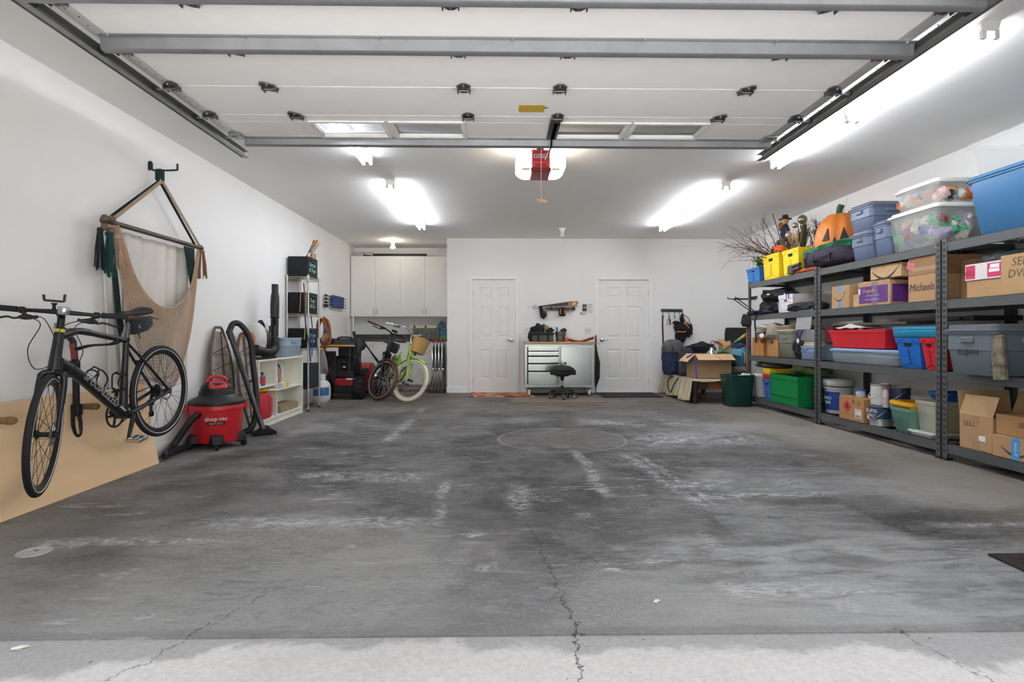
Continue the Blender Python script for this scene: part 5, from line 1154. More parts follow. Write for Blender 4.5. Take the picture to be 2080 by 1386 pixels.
for i, (px, py) in enumerate(((1100, 664), (1106, 667))):
    p = aY(px, py, 9.66); g_ = E('work_glove', ('tan leather work glove lying on the black jacket', 'second tan work glove draped over the black jacket')[i], 'glove', (p.x, 9.64, p.z - .03), (0, .7, .2 * i))
    MB().loft([rrect(.02 + .05 * k, .03, .01, z) for k, z in ((.5, -.04), (1, .0), (.9, .05))]).build('palm', mat('#9b8358', .8, var=.12), g_)
    for q in range(4): MB().tube([(-.024 + .016 * q, 0, .04), (-.027 + .018 * q, -.004, .085 + .01 * (q in (1, 2)))], [.009, .007], 8).build('finger', mat('#9b8358', .8, var=.12), g_)
    MB().tube([(.03, 0, .0), (.05, -.004, .03)], [.01, .008], 8).build('thumb', mat('#9b8358', .8, var=.12), g_)
bkx = bpx(1138.5, 9.7)
bkt = E('metal_bucket', 'galvanized bucket holding tools on the workbench', 'bucket', (bkx, 9.7, ZT))
MB().lathe([(.075, 0), (.078, .004), (.095, .165), (.1, .17), (.1, .178), (.094, .178), (.09, .165), (.073, .01)], 28).build('body', mat('#8f9490', .35, .8, var=.15, scale=15), bkt)
MB().tube(curve_pts([(-.098, 0, .16), (-.1, -.04, .12), (-.05, -.105, .08), (.05, -.105, .08), (.1, -.04, .12), (.098, 0, .16)], 4), .003, 6).build('bail_handle', STEEL, bkt)
T(MB().tube([(bkx - .03, 9.7, ZT + .05), (bkx - .07, 9.69, ZT + .255)], [.01, .016], 8).build('blue_chisel', mat('#2f6fae', .4)), 'blue tool handle standing in the galvanized bucket', 'tool')
o = MB().loft([[V((x, y, z)) for x, z in ((-.05, 0), (.06, -.005), (.075, .03), (.03, .06), (-.03, .035))] for y in (-.03, .03)]).build('trowel', BLACK, None, bevel=.006); o.location = (bkx + .035, 9.7, ZT + .18); T(o, 'black angular tool head resting on the galvanized bucket', 'tool')
def sash(u, v):
    x = bpx(1147, 9.6) + u * (bpx(1206, 9.6) - bpx(1147, 9.6)); z = ZT + .015 + .045 * abs(2 * u - .9) ** 2 + .01 * math.sin(9 * u)
    a = 2 * PI * v; return V((x, 9.62 + .05 * math.cos(a), z + (.018 + .02 * (u < .12)) * math.sin(a)))
tl_ = E('leather_sling', 'rust orange leather tool sling lying at the end of the workbench', 'sling', (0, 0, 0))
MB().grid(sash, 24, 12, False).build('sling_body', mat('#a8583b', .7, var=.15), tl_)
MB().ball((bpx(1151, 9.6), 9.6, ZT + .038), (.045, .04, .036)).build('rolled_end', mat('#b5643f', .7), tl_); MB().grid(lambda u, v: sash(.12 + u * .86, v) + V((0, -.004, -.012)), 20, 12).build('dark_edge', BLACK, tl_)
# wall things above
def wp_(px, py, d=0.): return aY(px, py, YB - d)
T(MB().lathe([(.043, 0), (.045, .01), (.04, .022), (.02, .024)], 24, wp_(1086, 624.5), (0, -1, 0)).build('door_chime', mat('#c9c7bf', .5)), 'small round white disc fixed on the wall over the workbench', 'sensor')
T(MB().cyl(wp_(1072.5, 623), wp_(1072.5, 623, .015), .008, seg=10).build('wall_hole', BLACK), 'tiny black knob on the wall beside the round white disc', 'knob')
sw = E('hand_saw', 'long hand saw with a wooden handle resting on the tool belt hooks', 'saw', (0, 0, 0))
a, b, c, d = wp_(1094, 622, .06), wp_(1155, 613, .06), wp_(1156, 621, .06), wp_(1094, 624, .06)
MB().prism([a, b, c, d], (0, .006, 0)).build('blade', mat('#463c34', .5, .3), sw)
MB().prism([wp_(1154, 612.5, .066), wp_(1174, 612, .066), wp_(1175, 616, .066), wp_(1172, 618, .066), wp_(1173, 623, .066), wp_(1162, 622, .066), wp_(1154, 621, .066)], (0, .024, 0)).build('handle', mat('#a3703c', .5, var=.15), sw, bevel=.004)
MB().prism([wp_(1163, 615, .067), wp_(1170, 614, .067), wp_(1168, 620, .067), wp_(1163, 620, .067)], (0, -.004, 0)).build('handle_hole', mat('#cfc9bd', .5), sw)
be = E('tool_belt', 'black and tan tool belt with two pouches hanging on the wall above the workbench', 'tool belt', (0, 0, 0))
MB().box(wp_(1106, 630).x, YB - .045, wp_(0, 630).z, wp_(1168, 630).x, YB - .02, wp_(0, 624).z).build('belt', mat('#4c4f4e', .8, var=.2), be, bevel=.004)
for px in (1120, 1165): MB().cbox(wp_(px, 627, .035), (.03, .04, .06)).build('buckle', BLACK, be, bevel=.003)
p = wp_(1101, 628, .05)
MB().tube([wp_(1098, 622, .045), wp_(1101, 640, .05)], [.035, .035], 12).build('hammer_loop', FABK, be); MB().ball(wp_(1104, 640, .06), (.06, .04, .07), 16, 10, .12).build('round_pouch', FABK, be)
MB().loft([rrect(.12 * k, .07, .03, z, (0, 0)) for k, z in ((.85, 0), (1, .02), (1.05, .15), (1, .155))]).at(M()).build('square_pouch', FABK, be, bevel=.006).location = wp_(1142, 642.5, .065)
for dx_ in (-.03, .045): MB().cbox(wp_(1142, 633, .105) + V((dx_, 0, 0)), (.02, .012, .09)).build('tan_trim', mat('#b0763a', .7), be)
for px, py in ((1109, 631), (1158, 632)): MB().cbox(wp_(px, py, .04), (.05, .03, .04)).build('tan_loop', mat('#b98446', .7), be, bevel=.006)
kp = E('wall_keypad', 'small black door opener control on the wall beside the paper notices', 'keypad', wp_(1187, 625.5))
MB().box(-.037, -.02, -.062, .037, 0, .062).build('case', mat('#3a3d42', .4), kp, bevel=.006); MB().box(-.024, -.022, -.008, .024, -.019, .02).build('button', mat('#8fa5b8', .3), kp, bevel=.003); MB().box(-.026, -.0215, -.05, .026, -.019, -.02).build('button', mat('#2a2c2f', .4), kp, bevel=.003)
nt1 = E('warning_notice', 'white paper safety notice with red heading on the wall beside the black control', 'notice', wp_(1197.5, 627))
MB().box(-.055, -.0015, -.085, .055, 0, .085).build('paper', mat('#dedbd7', .7), nt1)
txt('WARNING', .022, (0, -.0018, .072), (1, 0, 0), (0, 0, 1), mat('#a34c42', .6), nt1, sx=.9)
MB().torus((0, -.002, .035), .02, .003, (0, 1, 0), 18, 5).build('symbol', mat('#b06a60', .6), nt1)
for k in range(6): MB().box(-.045, -.0018, -.005 - k * .013, .045 - .012 * (k % 3), -.0012, -.001 - k * .013).build('text_line', mat('#b9b5b0', .6), nt1)
nt2 = E('small_notice', 'small white printed sticker low on the wall under the black control', 'notice', wp_(1184.5, 637.5))
MB().box(-.06, -.0015, -.028, .06, 0, .028).build('paper', mat('#d9d7d4', .7), nt2); MB().box(-.052, -.002, .0, -.03, -.001, .02).build('symbol', mat('#3e3e40', .6), nt2)
for k in range(4): MB().box(-.025 if k < 2 else -.05, -.002, .012 - k * .012, .05 - .01 * (k % 2), -.0012, .016 - k * .012).build('text_line', mat('#8f8c8a', .6), nt2)
for px, lab, kind in ((1070, 'white double light switch plate beside the white door with hinges on its far edge from the bench', 0), (1194.5, 'white switch and outlet plate on the wall over the orange sling', 1)):
    o = E('switch_plate', 'white double switch plate above the tool bag' if kind == 0 else 'white double outlet plate above the orange sling', 'switch', wp_(px, 672))
    MB().box(-.058, -.007, -.058, .058, 0, .058).build('plate', mat('#dddbd6', .35), o, bevel=.004)
    for x in (-.023, .023): MB().box(x - .005, -.016, -.012, x + .005, -.006, .012).build('toggle' if kind == 0 else 'socket', mat('#c9c6bf', .4) if kind == 0 else mat('#8d8a85', .5), o, bevel=.002)
um = E('golf_umbrella', 'folded black umbrella with a wooden grip hanging beside the workbench', 'umbrella', (bpx(1210, 9.75), 9.75, 0))
MB().tube([(0, 0, .12), (.03, 0, .3), (.035, 0, .55), (.01, 0, .75), (0, 0, .88)], [.012, .045, .045, .022, .014], 12).build('canopy', FABK, um); MB().tube([(0, 0, .86), (.0, 0, .97), (0, 0, 1.04)], [.012, .022, .016], 10).build('grip', mat('#6e4636', .5), um)
MB().tube([(-.02, 0, .9), (.06, 0, .895)], .008, 6).build('hook', STEEL, um); MB().cbox((.035, -.02, .62), (.03, .03, .07)).build('tie_strap', BLACK, um)
MB().tube([(.0, 0, .001), (0, 0, .14)], [.006, .01], 8).build('tip', BLACK, um)
# ================= stool
sx_ = bpx(1142, 9.08)
stl = E('rolling_stool', 'black low-backed mechanic stool on chrome casters in front of the workbench', 'stool', (sx_, 9.08, 0))
SEAT = mat('#252322', .55, bump=.1)
def seat(u, v):
    a = 2 * PI * u; r = v; x = .2 * r * math.cos(a); y = .19 * r * math.sin(a)
    return V((x, y, .43 - .02 * (1 - r * r) + .02 * (r > .8) + .03 * (x / .2) ** 2))
sm = MB().grid(seat, 28, 7, True)
sm.loft([[seat(i / 28, 1) for i in range(28)], [seat(i / 28, 1) * 1 + V((0, 0, -.05)) for i in range(28)], [V((.1 * math.cos(2 * PI * i / 28), .1 * math.sin(2 * PI * i / 28), .37)) for i in range(28)]], False, True).build('seat', SEAT, stl)
bk_ = MB()
secs = []
for i in range(15):
    u = i / 14 * 2 - 1; w = 1 - abs(u) ** 3 * .55
    x = .215 * u; y = -.19 + .07 * u * u
    secs.append([V((x * k, y + d_, z)) for k, d_, z in ((1.0, -.018, .395), (1.02, -.03, .44), (.97, -.022, .40 + .13 * w + .015), (.93, .0, .40 + .15 * w + .015), (.95, .02, .40 + .12 * w), (1, .02, .395))])
bk_.loft(secs).build('backrest', SEAT, stl, sub=1)
MB().loft([[V((x, -.232 + .05 * (x / .2) ** 2 - dz * .0, z)) for x, z in ((-.13, .45), (.13, .45), (.12, .485), (-.12, .485))], [V((x * .96, -.226 + .05 * (x / .2) ** 2, z)) for x, z in ((-.13, .452), (.13, .452), (.12, .483), (-.12, .483))]] if False else [[V((x, -.222 + .07 * (x / .215) ** 2, .462 + .014 * math.sin(t))) for x in (-.11, -.05, 0, .05, .11)] for t in (0, 1.5, 3.1, 4.7)], False, False).build('back_seam', DKM, stl)
MB().cbox((.03, -.18, .59), (.03, .03, .03)).build('lever_knob', BLACK, stl, bevel=.004)
MB().lathe([(.06, .375), (.04, .36), (.03, .34), (.028, .30), (.022, .3), (.022, .13)], 20).build('column', mat('#2b2826', .4, .3), stl); MB().cyl((0, 0, .22), (0, 0, .3), .0235, seg=16).build('gas_label', mat('#bdb9b2', .4), stl)
MB().torus((0, 0, .115), .205, .014, (0, 0, 1), 36, 8).build('base_ring', BLACK, stl); MB().lathe([(.04, .1), (.045, .13), (.03, .16)], 18).build('base_hub', BLACK, stl)
for k in range(5):
    a = -PI / 2 + k * 2 * PI / 5; dx_, dy_ = math.cos(a), math.sin(a)
    MB().tube([(dx_ * .03, dy_ * .03, .115), (dx_ * .2, dy_ * .2, .105)], .014, 8).build('spoke_arm', BLACK, stl)
    q_ = MB().cyl((dx_ * .205 - dy_ * .02, dy_ * .205 + dx_ * .02, .036), (dx_ * .205 + dy_ * .02, dy_ * .205 - dx_ * .02, .036), .036, seg=18).build('caster_wheel', BLACK, stl)
    MB().cyl((dx_ * .205 - dy_ * .022, dy_ * .205 + dx_ * .022, .036), (dx_ * .205 + dy_ * .022, dy_ * .205 - dx_ * .022, .036), .024, seg=16).torus((dx_ * .205, dy_ * .205, .036), .0365, .004, (-dy_, dx_, 0), 20, 5).build('hub_cap', CHROME, q_)
    MB().cyl((dx_ * .205, dy_ * .205, .07), (dx_ * .205, dy_ * .205, .11), .01, seg=8).build('caster_stem', CHROME, stl)
# ================= rugs
def rugm():
    m = bpy.data.materials.new('striped_rug'); m.use_nodes = True; nt = m.node_tree; b = nt.nodes['Principled BSDF']; b.inputs['Roughness'].default_value = .95
    tc = nd(nt, 'ShaderNodeTexCoord'); mp = nd(nt, 'ShaderNodeMapping'); mp.inputs['Scale'].default_value = (5, 16, 1); nt.links.new(tc.outputs['Object'], mp.inputs[0])
    v = nd(nt, 'ShaderNodeTexVoronoi', Scale=1.2); nt.links.new(mp.outputs[0], v.inputs['Vector']); cr = nd(nt, 'ShaderNodeValToRGB'); cr.color_ramp.interpolation = 'CONSTANT'
    sp = nd(nt, 'ShaderNodeSeparateXYZ'); nt.links.new(v.outputs['Color'], sp.inputs[0]); nt.links.new(sp.outputs[0], cr.inputs[0]); e = cr.color_ramp.elements
    e[0].color = lin('#a5442f'); e[1].position = .35; e[1].color = lin('#c2ab84')
    for ps, c_ in ((.55, '#5f3a2b'), (.7, '#b3502f'), (.88, '#d2c6a6')): x = e.new(ps); x.color = lin(c_)
    nt.links.new(cr.outputs[0], b.inputs['Base Color']); return m
def rug(name, label, x0, x1, y0, y1, h, m_, cat='mat'):
    o = MB().grid(lambda u, v: V((x0 + u * (x1 - x0), y0 + v * (y1 - y0), h + (.006 * math.sin(u * 40) * math.sin(v * 7 + u * 9) if cat == 'rug' else 0))), 40, 8)
    o.loft([[V((x0, y0, 0)), V((x1, y0, 0)), V((x1, y1, 0)), V((x0, y1, 0))], [V((x0, y0, h)), V((x1, y0, h)), V((x1, y1, h)), V((x0, y1, h))]], True, False)
    return T(o.build(name, m_, None, fix=False), label, cat)
rug('striped_rug', 'red, tan and brown striped rug on the floor along the white door by the partition', bpx(955, 9.7), bpx(1084, 9.6), 9.38, 9.93, .016, rugm(), 'rug')
rug('floor_mat', 'flat tan floor mat under the stool in front of the workbench', bpx(1037, 8.55), bpx(1232, 8.62), 8.52, 9.30, .006, mat('#77695f', .9, var=.08, bump=.3))
rug('floor_mat', 'black floor mat in front of the door near the cloth-draped table', bpx(1226, 9.2), bpx(1345, 9.3), 9.22, 9.95, .012, mat('#232325', .95, var=.2, bump=.4))
# ================= hook rail and the pile on the draped table
hr = E('hook_rail', 'grey rounded hook rail with five hooks on the wall past the door', 'hook rail', (0, 0, 0))
a, b = wp_(1343, 630.5, .02), wp_(1386, 631, .02)
MB().tube([a, b], .027, 12).build('rail', mat('#4d4f50', .4, .5), hr)
for px in (1346, 1358, 1369, 1380, 1391): p = wp_(min(px, 1386), 634, .02); MB().tube(curve_pts([p + V((0, -.02, 0)), p + V((0, -.025, -.06)), p + V((0, -.03, -.1)), p + V((0, -.05, -.1)), p + V((0, -.055, -.07))], 4), .008, 8).build('hook', mat('#8b8e8f', .3, .8), hr)
ls = T(MB().tube(curve_pts([wp_(1346, 641, .05), wp_(1346, 660, .05), wp_(1347, 700, .05), wp_(1345, 730, .04), wp_(1352, 738, .06), wp_(1347, 755, .05)], 6), .014, 8).build('leather_leash', mat('#3a2822', .7)), 'brown leather leash hanging from the first hook of the rail', 'leash')
kb = E('carabiner', 'red and black loop clip hanging from the second hook of the rail', 'clip', wp_(1358, 654, .05))
MB().tube([(-.03, 0, -.06), (-.01, 0, .06), (.02, 0, .06), (.035, 0, -.055)], .006, 8, True).build('ring', mat('#7c2f33', .4, .5), kb); MB().tube([(.02, -.004, .05), (.035, -.004, -.05)], .012, 8).build('grip', BLACK, kb)
bgk = E('dog_harness', 'black harness and caps with orange straps hanging on the last hook of the rail', 'harness', wp_(1386, 640, .05))
for i, (c_, r) in enumerate((((-.01, -.02, -.08), (.04, .03, .1)), ((-.05, -.04, -.23), (.11, .07, .1)), ((.1, -.02, -.27), (.08, .05, .12)), ((-.05, -.03, -.4), (.1, .06, .13)), ((-.12, -.04, -.14), (.07, .06, .03)))): MB().ball(c_, r, 16, 10, .5, 8).build(['strap_bundle', 'cap', 'pouch', 'harness_body', 'cap_brim'][i], mat('#151516', .9, bump=.3), bgk)
MB().tube(curve_pts([(.0, -.03, -.02), (.05, -.05, -.15), (.1, -.06, -.24)], 4), .012, 6).tube(curve_pts([(.02, -.03, .0), (.1, -.03, -.06), (.15, -.03, -.2)], 4), .006, 6).build('orange_strap', mat('#a8672c', .7), bgk); MB().tube([(-.13, -.1, -.3), (-.0, -.13, -.31), (.03, -.1, -.29)], .01, 6).build('tan_band', mat('#b2853f', .7), bgk)
tx0, tx1, ty0, ty1, th = 2.88, 3.62, 8.38, 9.9, .36
lt = E('low_table', 'low dark wooden table with an orange-brown apron under the draped cloth', 'table', (tx0, ty0, 0))
MB().box(0, 0, th - .03, tx1 - tx0, ty1 - ty0, th).build('top', mat('#4b3324', .5), lt); DW = mat('#352a22', .5, var=.2)
for x in (.05, tx1 - tx0 - .05):
    for y in (.05, ty1 - ty0 - .05): MB().lathe([(.03, 0), (.045, .08), (.03, .14), (.05, .18), (.05, th - .03)], 12, (x, y, 0)).build('leg', DW, lt)
MB().box(.1, .02, th - .14, tx1 - tx0 - .1, .04, th - .03).build('apron', DW, lt); MB().box(.24, .012, th - .135, .52, .022, th - .035).build('apron_panel', mat('#8a4a2a', .5, var=.2, scale=6), lt); MB().box(.04, .06, th - .14, .06, ty1 - ty0 - .1, th - .03).build('apron', DW, lt)
def drape(u, v):
    # u runs along the table (near to far), v from table middle over the side edge to the floor
    y = ty0 - .03 + u * (ty1 - ty0 + .02)
    if v < .4: return V((tx0 + .32 * (1 - v / .4) - .0, y, th + .006 + .002 * math.sin(u * 30)))
    k = (v - .4) / .6
    f = .028 * math.sin(u * 46 + 1.2 * math.sin(u * 9)) * k + .015 * math.sin(u * 90) * k
    return V((tx0 - .015 - .05 * k - f * 1.0, y - .02 * k, th + .006 - k * (th - .012) * (.9 + .1 * math.sin(u * 7) ** 2)))
dc = E('drop_cloth', 'stained cream drop cloth draped over the low table to the floor', 'cloth', (0, 0, 0))
MB().grid(drape, 90, 20).build('side_drape', mat('#b8ac90', .9, var=.16, scale=6, stretch=(2, 6, .6)), dc, solid=.004)
MB().grid(lambda u, v: V((tx0 + .30 + u * (tx1 - tx0 - .32), ty0 - .03 + v * (ty1 - ty0 - .1), th + .006 + .004 * math.sin(u * 20 + v * 12))), 20, 20).build('top_spread', mat('#b8ac90', .9, var=.1, scale=6), dc, solid=.004)
MB().grid(lambda u, v: V((tx0 - .03 + u * .86, ty0 - .032 - .006 * v + .01 * math.sin(u * 25) * v, th + .008 - .04 * v * (.6 + .4 * math.sin(u * 6) ** 2))), 30, 3).build('front_fold', mat('#c4b99c', .9, var=.1), dc, solid=.004)
T(MB().tube(curve_pts([(tx0 + .15, 9.2, th + .02), (tx0 - .06, 9.3, .33), (tx0 - .1, 9.32, .2), (tx0 - .12, 9.1, .1), (tx0 - .09, 9.0, .25), (tx0 + .03, 9.02, th + .03), (tx0 + .12, 9.1, th + .03)], 7), .011, 6).build('dark_strap', BLACK), 'dark looped strap hanging down over the draped cloth', 'strap')
ZT2 = th + .012
def backpack(name, label, c, w, d, h, col, col2, rot=0):
    t = E(name, label, 'backpack', c, (0, 0, rot))
    MB().loft([[V((w * .5 * k * math.copysign(abs(math.cos(a)) ** .6, math.cos(a)), d * .5 * k2 * math.copysign(abs(math.sin(a)) ** .6, math.sin(a)), z + .012 * math.sin(a * 5 + z * 20))) for a in [2 * PI * i / 20 for i in range(20)]] for k, k2, z in ((.85, .85, 0), (1, 1, h * .1), (1.02, 1, h * .45), (.98, .95, h * .7), (.85, .8, h * .86), (.5, .5, h * .97))]).build('body', mat(col, .85, var=.2, bump=.4), t)
    MB().loft([[V((w * .53 * k * math.copysign(abs(math.cos(a)) ** .6, math.cos(a)), d * .55 * k * math.copysign(abs(math.sin(a)) ** .6, math.sin(a)), z)) for a in [2 * PI * i / 20 for i in range(20)]] for k, z in ((.98, h * .68), (1.0, h * .78), (.85, h * .95), (.5, h * 1.04), (.2, h * 1.06))]).build('top_flap', mat(col2, .85, var=.2, bump=.4), t)
    MB().loft([rrect(w * .62, .06, .025, z, (0, -d * .5)) for z in (h * .1, h * .15, h * .45)]).build('front_pocket', mat(col, .85, var=.25), t, bevel=.01)
    for s in (-1, 1): MB().tube(curve_pts([(s * w * .25, -d * .5, h * .85), (s * w * .27, -d * .56, h * .5), (s * w * .2, -d * .52, h * .15)], 4), .012, 6).build('strap', FABK, t)
    return t
backpack('backpack', 'navy hiking backpack with grey top standing on the draped table', (aY(1367, 757, 9.45).x, 9.45, ZT2), .34, .28, .56, '#1d2c49', '#4d4e51', .2)
backpack('backpack', 'dark grey backpack slumped in front of the navy backpack', (aY(1393, 765, 9.12).x, 9.12, ZT2), .24, .22, .44, '#3b3d44', '#2c2d31', -.3)
o = MB().ball((0, 0, .17), (.27, .2, .17), 20, 12, .35).build('duffel', mat('#15161b', .85, bump=.3)); o.location = (aY(1425, 700, 9.6).x, 9.62, ZT2 + .2); T(o, 'black humped duffel bag behind the open carton', 'bag')
T(MB().box(aY(1412, 0, 9.6).x - .1, 9.45, ZT2, aY(1440, 0, 9.6).x + .1, 9.85, ZT2 + .2).build('dark_carton', mat('#35302c', .8), None, bevel=.01), 'dark box under the black humped duffel bag', 'box')
yb = MB().grid(lambda u, v: V((.12 * (u - .5) * (1 - v * .3) + .02 * math.sin(v * 9), .02 * math.sin(u * 6 + v * 4), .26 * v)), 8, 10).build('yellow_sack', mat('#cf9a33', .7, var=.1), None, solid=.02); p = aY(1402, 742, 8.95); yb.location = (p.x, 8.93, p.z - .1); yb.rotation_euler = (0, .25, 0); T(yb, 'crumpled yellow nylon sack tucked beside the open carton', 'sack')
# open carton
def carton(name, label, x0, x1, y0, y1, z, h, col=CARD, flaps=None, cat='cardboard box', group=None, hollow=True, tape=None, seam=True):
    t = E(name, label, cat, ((x0 + x1) / 2, (y0 + y1) / 2, z), group=group); w, d = x1 - x0, y1 - y0; k = .006
    mb = MB()
    if flaps is not None:
        mb.box(-w / 2, -d / 2, 0, w / 2, d / 2, k)
        for a in ((-w / 2, -d / 2, w / 2, -d / 2 + k), (-w / 2, d / 2 - k, w / 2, d / 2), (-w / 2, -d / 2 + k, -w / 2 + k, d / 2 - k), (w / 2 - k, -d / 2 + k, w / 2, d / 2 - k)): mb.box(a[0], a[1], k, a[2], a[3], h)
    else: mb.box(-w / 2, -d / 2, 0, w / 2, d / 2, h)
    mb.build('body', col, t, bevel=.003)
    for sd2, ln, an in (flaps or ()):
        ax = {'n': ((-w / 2, -d / 2), (w / 2, -d / 2), (0, -1)), 'f': ((-w / 2, d / 2), (w / 2, d / 2), (0, 1)), 'l': ((-w / 2, -d / 2), (-w / 2, d / 2), (-1, 0)), 'r': ((w / 2, -d / 2), (w / 2, d / 2), (1, 0))}[sd2]
        o = V((ax[2][0] * math.cos(an), ax[2][1] * math.cos(an), math.sin(an))) * ln
        a, b = V((*ax[0], h)), V((*ax[1], h))
        MB().loft([[a, b, b + o, a + o], [p + V((0, 0, .005)) for p in (a, b, b + o, a + o)]]).build('flap', CARD2, t)
    if flaps is None and seam:
        MB().box(-w / 2 - .0006, -.0015, h + .0003, w / 2 + .0006, .0015, h + .0008).build('seam', mat('#6f5438', .9), t)
    if tape:
        tm, tw, drop, yy = tape
        MB().box(-w / 2 - .001, yy - tw / 2, h - drop, -w / 2, yy + tw / 2, h + .001).build('tape', tm, t)
    return t
p0, p1 = aY(1412, 771, 8.5), aY(1486, 771, 8.5)
oc = carton('open_carton', 'open cardboard box with folded-out flaps and a purple ribbon on the draped table', p0.x, p1.x, 8.5, 8.9, ZT2, .37, mat('#9a8062', .85, var=.08, scale=5), (('n', .17, -.5), ('l', .17, -.75), ('r', .17, -.15), ('f', .16, -.9)))
w2, d2 = (p1.x - p0.x) / 2, .2
MB().tube([(-w2 - .1, -.1, .32), (-w2 - .004, -.12, .372), (-w2 - .004, -d2 - .004, .3), (-w2 + .02, -d2 - .006, .0)], .014, 4).build('purple_ribbon', mat('#5a3a94', .5), oc); MB().tube([(.02, -d2, .374), (.06, -d2 - .16, .295)], .003, 5).tube([(.0, d2, .38), (.02, -d2, .376)], .003, 5).build('twine', mat('#4c3524', .8), oc)
ln = E('clamp_lamp', 'silver clamp lamp with a round shade sticking up out of the open carton', 'lamp', (aY(1446, 700, 8.75).x, 8.75, ZT2 + .3))
MB().lathe([(.1, 0), (.095, .06), (.07, .1), (.035, .14), (.03, .17)], 22).build('shade', mat('#c9cbcb', .25, .9), ln); MB().lathe([(.028, .17), (.026, .22), (.012, .23)], 14).build('socket', BLACK, ln); MB().torus((.015, 0, .24), .035, .005, (0, 1, 0), 16, 6).build('loop', BLACK, ln)
# beyond the carton
cc = E('folding_chair', 'folded black camp chair panel standing in the corner behind the cartons', 'folding chair', (aY(1489, 690, 9.3).x, 9.3, 0), (.1, 0, .1))
MB().loft([[V((x, y, z)) for y in (-.02, .02) for x in ((-.2, .2) if y < 0 else (.2, -.2))] for z in (.5, 1.12)] + [[V((x * .93, y, 1.17)) for y in (-.02, .02) for x in ((-.2, .2) if y < 0 else (.2, -.2))]]).build('back_panel', FABK, cc, bevel=.01); MB().tube([(-.18, 0, .0), (-.19, .0, .6)], .012, 8).build('leg', BLACK, cc); MB().tube([(.18, 0, .0), (.19, .0, .6)], .012, 8).build('leg', BLACK, cc)
carton('small_carton', 'small open brown box tilted on the pile in front of the black camp chair', aY(1467, 0, 9.0).x, aY(1490, 0, 9.0).x + .02, 8.95, 9.15, .74, .14, CARD, (('l', .1, .6), ('f', .1, 1.2)))
T(MB().box(3.3, 8.95, ZT2, 3.62, 9.2, .735).build('dark_carton', mat('#3c3a38', .8), None, bevel=.02), 'dark carton stacked under the small tilted brown box', 'box')
for nm, lab, px, py, y, r, col in (('blanket', 'bright teal folded fabric behind the open carton', 1468, 715, 8.95, (.08, .08, .03), '#2f8a6a'), ('tote_bag', 'light blue nylon bag with navy top on the end of the draped table', 1503, 722, 8.75, (.13, .17, .17), '#4d94ac'), ('plaid_blanket', 'folded black and white plaid blanket under the light blue bag', 1502, 752, 8.7, (.14, .16, .08), '#77746f')):
    p = aY(px, py, y)
    t = E(nm, lab, 'bag' if 'bag' in nm else 'blanket', (p.x, y, p.z))
    MB().ball((0, 0, 0), r, 20, 14, .3, 6).build('body', mat(col, .75, var=.5 if 'plaid' in nm else .12, scale=18 if 'plaid' in nm else 6, bump=.3), t)
    if nm == 'tote_bag': MB().ball((0, .02, r[2] * .8), (r[0] * .9, r[1] * .8, .05), 16, 10, .3).build('top_fold', mat('#20264a', .8), t); MB().tube(curve_pts([(-.1, -.12, .1), (0, -.17, .04), (.0, -.17, -.12)], 4), .006, 6).build('seam_piping', mat('#a9d0d8', .7), t)
T(MB().box(3.42, 8.52, ZT2, 3.72, 8.92, .40 + .0).build('dark_carton', mat('#3d3b38', .8), None, bevel=.02), 'dark flat box under the plaid blanket', 'box')
# broom with striped handle
p, q_ = aY(1456, 722, 8.7), aY(1518, 678, 8.45)
br = E('striped_pole', 'slanting pole with green and gold bands leaning toward the rack post', 'pole', (0, 0, 0))
MB().tube([p, q_], .012, 8).build('shaft', mat('#54432f', .6), br)
for a, b, col in ((.6, .72, '#2b7a58'), (.74, .76, '#d8d3c4'), (.78, .92, '#b08f4a'), (.92, 1.02, '#94742f')): MB().tube([p.lerp(q_, a), p.lerp(q_, b)], [.02, .024], 10).build('band', mat(col, .5), br)
gbn = E('waste_bin', 'dark green plastic waste bin on the floor in front of the rack end', 'waste bin', (aZ(1502, 826).x, 8.13, 0))
GB = mat('#0f3a34', .4, var=.06, coat=.1)
bb_ = MB().loft([rrect(.33, .27, .05, 0), rrect(.34, .28, .05, .01), rrect(.40, .33, .05, .44), rrect(.415, .345, .05, .445), rrect(.415, .345, .05, .46)], True, False); bb_.loft([rrect(.415, .345, .05, .46), rrect(.39, .32, .05, .46), rrect(.33, .27, .05, .02)], False, True); bb_.build('body', GB, gbn)
T(MB().ball((gbn.location.x + .1, 8.1, .41), (.09, .08, .07), 14, 9, .5, 9).build('crumpled_paper', mat('#d5d2cc', .8)), 'crumpled white paper at the top of the dark green bin', 'paper')
wpo = E('wooden_pole', 'orange-brown wooden pole standing upright against the rack end', 'pole', (aY(1518, 0, 8.36).x, 8.36, 0))
MB().cyl((0, 0, 0), (.0, 0, 1.22), .017, seg=12).build('shaft', mat('#7f4e30', .5, var=.15, scale=20, stretch=(6, 6, .5)), wpo); MB().ball((0, 0, 1.23), .02, 10, 8).build('knob', mat('#6a3f26', .5), wpo)
wh = E('wall_bike_hook', 'black double-arm steel hook sticking out from the wall behind the rack end', 'hook', (0, 0, 0))
for k, (px, py, y) in enumerate(((1478, 604, 9.35), (1494, 603, 9.55))):
    e = aY(px, py, y); MB().tube(curve_pts([e, e + V((.01, 0, -.025)), e + V((.06, 0, -.03)), V((4.0, y, e.z - .035)), V((4.29, y, e.z - .035))], 4), .009, 8).build('arm', BLACK, wh); MB().tube([V((3.98, y, e.z - .035)), V((4.285, y, e.z - .25))], .008, 6).build('brace', BLACK, wh)
MB().box(4.27, 9.3, 1.66, 4.289, 9.6, 1.7).build('wall_plate', BLACK, wh)
